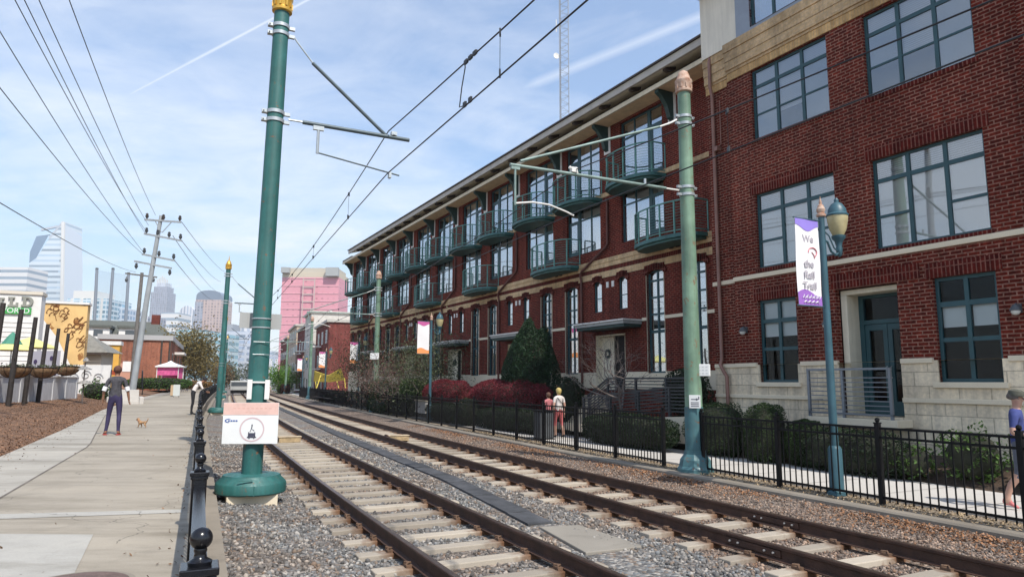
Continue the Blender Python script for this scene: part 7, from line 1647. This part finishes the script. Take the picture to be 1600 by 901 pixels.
    e = empty('person', loc, heading-math.pi/2, lab, 'person', group); e.scale = (k, k, k)
    o = bpy.data.objects.new('body', me); C.objects.link(o); o.parent = e
    hd = Vector(base['head'][0]); jw = Vector(base['jaw'][0]); up = (hd-Vector(base['neck'][0])).normalized()
    rot = Vector((0, 0, 1)).rotation_difference(up).to_matrix().to_4x4()
    ey = MB()
    for s in (-1, 1):
        ee = MB().lathe((0, 0, 0), [(.002, -.011), (.010, -.004), (.010, .004), (.002, .011)], 8).build('eye', M_INK, e); ee.matrix_local = Matrix.Translation(hd+rot.to_3x3() @ Vector((s*.033, .088, .005)))
    mo = MB().box(-.022, .022, 0, .006, -.004, .004).build('mouth', mat('lip', (.30, .10, .09), .6), e); mo.matrix_local = Matrix.Translation(jw+rot.to_3x3() @ Vector((0, .072, .010)))
    if hair:
        bm = bmesh.new(); bmesh.ops.create_icosphere(bm, subdivisions=3, radius=1)
        for v in bm.verts: v.co = Vector((v.co.x*.098, v.co.y*.118-.012, v.co.z*.110+.012)) if v.co.z > 0 else Vector((v.co.x*.098, v.co.y*.112-.018, v.co.z*hair[1]+.012))
        dl = [v for v in bm.verts if v.co.y > .045 and v.co.z < .060 or (v.co.z < -.03 and v.co.y > -.005)]; bmesh.ops.delete(bm, geom=dl, context='VERTS')
        for v in bm.verts: v.co += Vector((random.uniform(-.004, .004), random.uniform(-.004, .004), random.uniform(-.004, .004)))
        hm = bpy.data.meshes.new('hair'); bm.to_mesh(hm); bm.free(); hm.materials.append(hair[0]); hm.polygons.foreach_set('use_smooth', [True]*len(hm.polygons))
        ho = bpy.data.objects.new('hair', hm); C.objects.link(ho); ho.parent = e; ho.matrix_local = Matrix.Translation(hd) @ rot
    if hat:
        m = MB().lathe((0, -.005, .035), [(.105, 0), (.108, .03), (.098, .075), (.06, .098), (.01, .104)], 20); n = 10
        br = [(.105*math.sin(q), .06+.075*math.cos(q)+.03) for q in [math.pi/2*(-1+2*i/n) for i in range(n+1)]]
        m.prism([(-.10, .03)]+br+[(.10, .03)], .038, .046, plane='xy'); ho = m.build('cap', hat, e, smooth=45); ho.matrix_local = Matrix.Translation(hd) @ rot
    if extras: extras(e, base)
    return e
cloth_cut = {}
def skinm(n, c): return mat(n, c, .6, var=.06)
SK_L, SK_D = skinm('skin_light', (.50, .29, .21)), skinm('skin_tan', (.30, .15, .09))
# the woman walking away along the path
DG = mat('top_dark_grey', (.055, .052, .060), .8, var=.5, vscale=18); WC = mat('cuff_white', (.75, .74, .74), .8); NV = mat('leggings_navy', (.030, .022, .070), .7, var=.2); RD = mat('sandal_red', (.42, .035, .030), .5)
cloth_cut.update(sleeve=.78, cuff=.0, leg=1.0)
p = gp(176, 679, PZ)
def lady_x(e, b):
    for n, s in (('l', -1), ('r', 1)):
        A, B = Vector(b['el'+n][0]), Vector(b['sh'+n][0]); MB().path([A.lerp(B, -.10), A.lerp(B, .12), A.lerp(B, .30)], [.052, .058, .060], 12).build('white_cuff', WC, e, smooth=50)
        t = Vector(b['to'+n][0]); h = Vector(b['he'+n][0]); MB().beam(h+Vector((0, -.03, -.022)), t+Vector((0, .03, -.016)), .085, .022).build('sandal', RD, e, bevel=.006)
person((p.x, p.y, PZ), math.atan2(.9, -.42), 1.80, dict(ell=(-.262, -.05, 1.14), wrl=(-.285, .05, .90), pml=(-.285, .09, .83), elr=(.262, -.03, 1.14), wrr=(.30, .04, .90), pmr=(.305, .09, .84), knl=(-.13, .06, .50), cal=(-.14, .05, .34), anl=(-.165, .03, .085), hel=(-.165, .0, .035), tol=(-.21, .19, .028), knr=(.11, -.02, .50), car=(.115, -.07, .34), anr=(.12, -.09, .085), her=(.12, -.12, .035), tor=(.14, .08, .028)),
       dict(top=DG, skin=SK_D, forearm=DG, legs=NV, shin=NV, shoe=SK_D), 'woman in dark grey top with white cuffs and navy leggings walking away on the path', hair=(mat('headscarf_brown', (.11, .045, .030), .8, var=.2), .10), extras=lady_x, female=True)
# the man with the cap at the right edge, walking past behind the fence
BL = mat('shirt_blue', (.040, .055, .19), .85, var=.2, vscale=8); SG = mat('shorts_grey', (.11, .12, .15), .85, var=.2, vscale=8); PKS = mat('shoe_pink', (.55, .16, .16), .6); CAPM = mat('cap_grey', (.085, .085, .065), .85, var=.2, vscale=20)
cloth_cut.update(sleeve=.75, cuff=0.0, leg=.12)
p = gp(1602, 796, 0.0)
man = person((p.x, p.y, 0), math.atan2(-.62, .78), 1.80, dict(ell=(-.29, -.02, 1.13), wrl=(-.20, .20, 1.10), pml=(-.14, .27, 1.13), elr=(.28, -.06, 1.13), wrr=(.22, .17, 1.10), pmr=(.15, .25, 1.12), knl=(-.10, .16, .52), cal=(-.10, .17, .36), anl=(-.10, .17, .10), hel=(-.10, .14, .05), tol=(-.11, .33, .035), knr=(.10, -.03, .51), car=(.10, -.14, .36), anr=(.10, -.22, .12), her=(.10, -.26, .075), tor=(.11, -.06, .030)),
       dict(top=BL, skin=SK_L, forearm=SK_L, legs=SG, shin=SK_L, shoe=PKS), 'man in blue shirt and grey green cap walking behind the fence at the right edge', hair=(mat('hair_grey', (.12, .10, .085), .8), .05), hat=CAPM)
q = man.matrix_basis @ Vector((0.0, .29, 1.17)); e = empty('drink_bottle', q, .2, 'bright yellow bottle held in front of his chest by the man in the cap', 'bottle')
MB().lathe((0, 0, -.11), [(.034, 0), (.036, .01), (.036, .17), (.022, .20), (.018, .22)], 14).build('body', mat('bottle_yellow', (.75, .68, .03), .4), e, smooth=40); MB().lathe((0, 0, .112), [(.022, 0), (.022, .03), (.018, .033)], 12).build('lid', M_WHITE, e)
# the fair haired woman and her companion on the sidewalk
WT = mat('top_white', (.66, .60, .56), .85, var=.08); STR = stripe_mat('trousers_striped', (.50, .12, .12), (.62, .42, .38), .055, .5, vertical=True); PTOP = mat('top_pink', (.48, .16, .17), .85, var=.15)
cloth_cut.update(sleeve=.55, cuff=0.0, leg=.6)
def bag(e, b):
    MB().path([(-.12, -.10, 1.42), (-.02, -.125, 1.30), (.10, -.13, 1.14), (.17, -.10, 1.02)], .010, 6).build('bag_strap', M_BLACK, e)
p = at(873, 600, 24.4); p.z = 0
person((p.x, p.y, 0), math.atan2(.88, -.48), 1.72, dict(knl=(-.11, .09, .51), cal=(-.11, .08, .35), anl=(-.11, .06, .09), hel=(-.11, .03, .035), tol=(-.13, .22, .028), knr=(.10, -.03, .50), car=(.10, -.10, .35), anr=(.10, -.14, .11), her=(.10, -.17, .06), tor=(.11, .02, .028)),
       dict(top=WT, skin=SK_L, forearm=SK_L, legs=STR, shin=SK_L, shoe=M_BLACK), 'fair haired woman in white top and red striped trousers walking away behind the fence', hair=(mat('hair_blond', (.48, .36, .12), .6, var=.2, vscale=30), .16), extras=bag, female=True)
p = at(866, 600, 24.9); p.z = 0
person((p.x-.18, p.y+.5, 0), math.atan2(.88, -.48), 1.55, dict(knl=(-.10, -.03, .50), cal=(-.10, -.10, .35), anl=(-.10, -.13, .10), hel=(-.10, -.16, .05), tol=(-.11, .03, .028), knr=(.10, .08, .51), car=(.10, .07, .35), anr=(.10, .05, .09), her=(.10, .02, .035), tor=(.12, .21, .028)),
       dict(top=PTOP, skin=SK_L, forearm=SK_L, legs=PTOP, shin=SK_L, shoe=M_WHITE), 'person dressed in pink walking close beside the fair haired woman', hair=(mat('hair_brown', (.10, .05, .03), .7), .14), female=True)
# the person leaning on the path fence
cloth_cut.update(sleeve=1.0, cuff=.85, leg=1.0)
BK = mat('clothes_black', (.012, .012, .014), .8)
fx = fence_x(29.5)
person((fx-.30, 29.5, PZ), math.atan2(.42, .9), 1.75, dict(spine=(0, .05, 1.10), chest=(0, .17, 1.26), upchest=(0, .23, 1.33), neck=(0, .31, 1.38), jaw=(0, .39, 1.40), head=(0, .42, 1.47), crown=(0, .42, 1.54), nose=(0, .52, 1.44), earl=(-.088, .41, 1.46), earr=(.088, .41, 1.46), shl=(-.20, .23, 1.33), shr=(.20, .23, 1.33), ell=(-.26, .36, 1.08), elr=(.26, .36, 1.08), wrl=(-.16, .52, .96), wrr=(.16, .52, .96), pml=(-.10, .57, .95), pmr=(.10, .57, .95)),
       dict(top=WT, skin=SK_D, forearm=BK, legs=BK, shin=BK, shoe=BK), 'person in black trousers and pale top leaning over the black path fence', hair=(BK, .08))
# small figures far off
for px, Y, H, ct, cl, lab, z in ((286, 92, 1.7, mat('far_blue', (.10, .14, .25), .8), SG, 'small figure in a blue grey top far along the path', PZ), (293, 96, 1.72, WT, NV, 'small figure in a pale top far along the path', PZ), (301, 99, 1.68, PTOP, BK, 'small figure in pink far along the path, nearest the fence', PZ), (420.5, 93, 1.75, WT, WT, 'small figure dressed in white beside the far end of the brown hedge', -.1)):
    q = lfac(px, Y); cloth_cut.update(sleeve=.6, cuff=0, leg=1.0)
    person((q.x, q.y, z), math.atan2(-.9, .42), H, dict(knl=(-.10, .08, .51), anl=(-.10, .10, .09), hel=(-.10, .07, .035), tol=(-.12, .27, .028)), dict(top=ct, skin=SK_L, forearm=SK_L, legs=cl, shin=cl, shoe=BK), lab, hair=(mat('hair_brown', (.10, .05, .03), .7), .10), fingers=False, group='small far figures')
# the little dog
p = gp(222, 668, PZ); e = empty('dog', (p.x, p.y, PZ), math.atan2(.25, -.95), 'small tan dog trotting on the path right of the woman', 'dog'); e.scale = (.8, .8, .8)
J = dict(pelvis=((-.13, 0, .205), (.050, .055)), belly=((-.02, 0, .200), (.050, .052)), chest=((.10, 0, .205), (.062, .068)), neck=((.17, 0, .265), .040), head=((.215, 0, .315), (.045, .048)), muzzle=((.275, 0, .300), .024), nose=((.30, 0, .297), .014), tail1=((-.20, 0, .25), .020), tail2=((-.245, 0, .32), .017), tail3=((-.235, 0, .375), .010))
E_ = [('pelvis', 'belly'), ('belly', 'chest'), ('chest', 'neck'), ('neck', 'head'), ('head', 'muzzle'), ('muzzle', 'nose'), ('pelvis', 'tail1'), ('tail1', 'tail2'), ('tail2', 'tail3')]
for s, n, ph in ((-1, 'l', .04), (1, 'r', -.04)):
    J.update({'kn'+n: ((-.10+ph, s*.045, .125), .034), 'hk'+n: ((-.175+ph, s*.045, .065), .016), 'hf'+n: ((-.155+ph, s*.045, .014), .015), 'fe'+n: ((.10-ph*.4, s*.042, .125), .026), 'fw'+n: ((.10-ph, s*.042, .060), .016), 'ff'+n: ((.12-ph, s*.042, .013), .015), 'ea'+n: ((.195, s*.040, .370), .014)})
    E_ += [('pelvis', 'kn'+n), ('kn'+n, 'hk'+n), ('hk'+n, 'hf'+n), ('chest', 'fe'+n), ('fe'+n, 'fw'+n), ('fw'+n, 'ff'+n), ('head', 'ea'+n)]
me = skin_mesh('body', J, E_, 'belly'); me.materials.clear(); me.materials.append(mat('dog_tan', (.33, .19, .095), .9, var=.5, vscale=14, fine=.3, fscale=90)); me.polygons.foreach_set('use_smooth', [True]*len(me.polygons)); o = bpy.data.objects.new('body', me); C.objects.link(o); o.parent = e
MB().path([(.165+.042*0, .046*math.cos(q), .262+.046*math.sin(q)) for q in [2*math.pi*k/12 for k in range(13)]], .007, 5).build('collar', RD, e)

# ------------------------------------------------------------------ the air between here and the city
hm = bpy.data.materials.new('haze_air'); hm.use_nodes = True; t = NT(hm.node_tree); hm.node_tree.nodes.clear()
o = t('ShaderNodeOutputMaterial'); v = t('ShaderNodeVolumePrincipled'); v.inputs['Color'].default_value = (.86, .92, 1.0, 1); v.inputs['Density'].default_value = 0.00022; v.inputs['Anisotropy'].default_value = 0.2
t.link(v.outputs[0], o.inputs['Volume'])
o = MB().box(-2600, 2600, -200, 2600, -1.6, 420).build('haze', hm); tag(o, 'pale blue haze in the air towards the city', 'haze', kind='stuff')
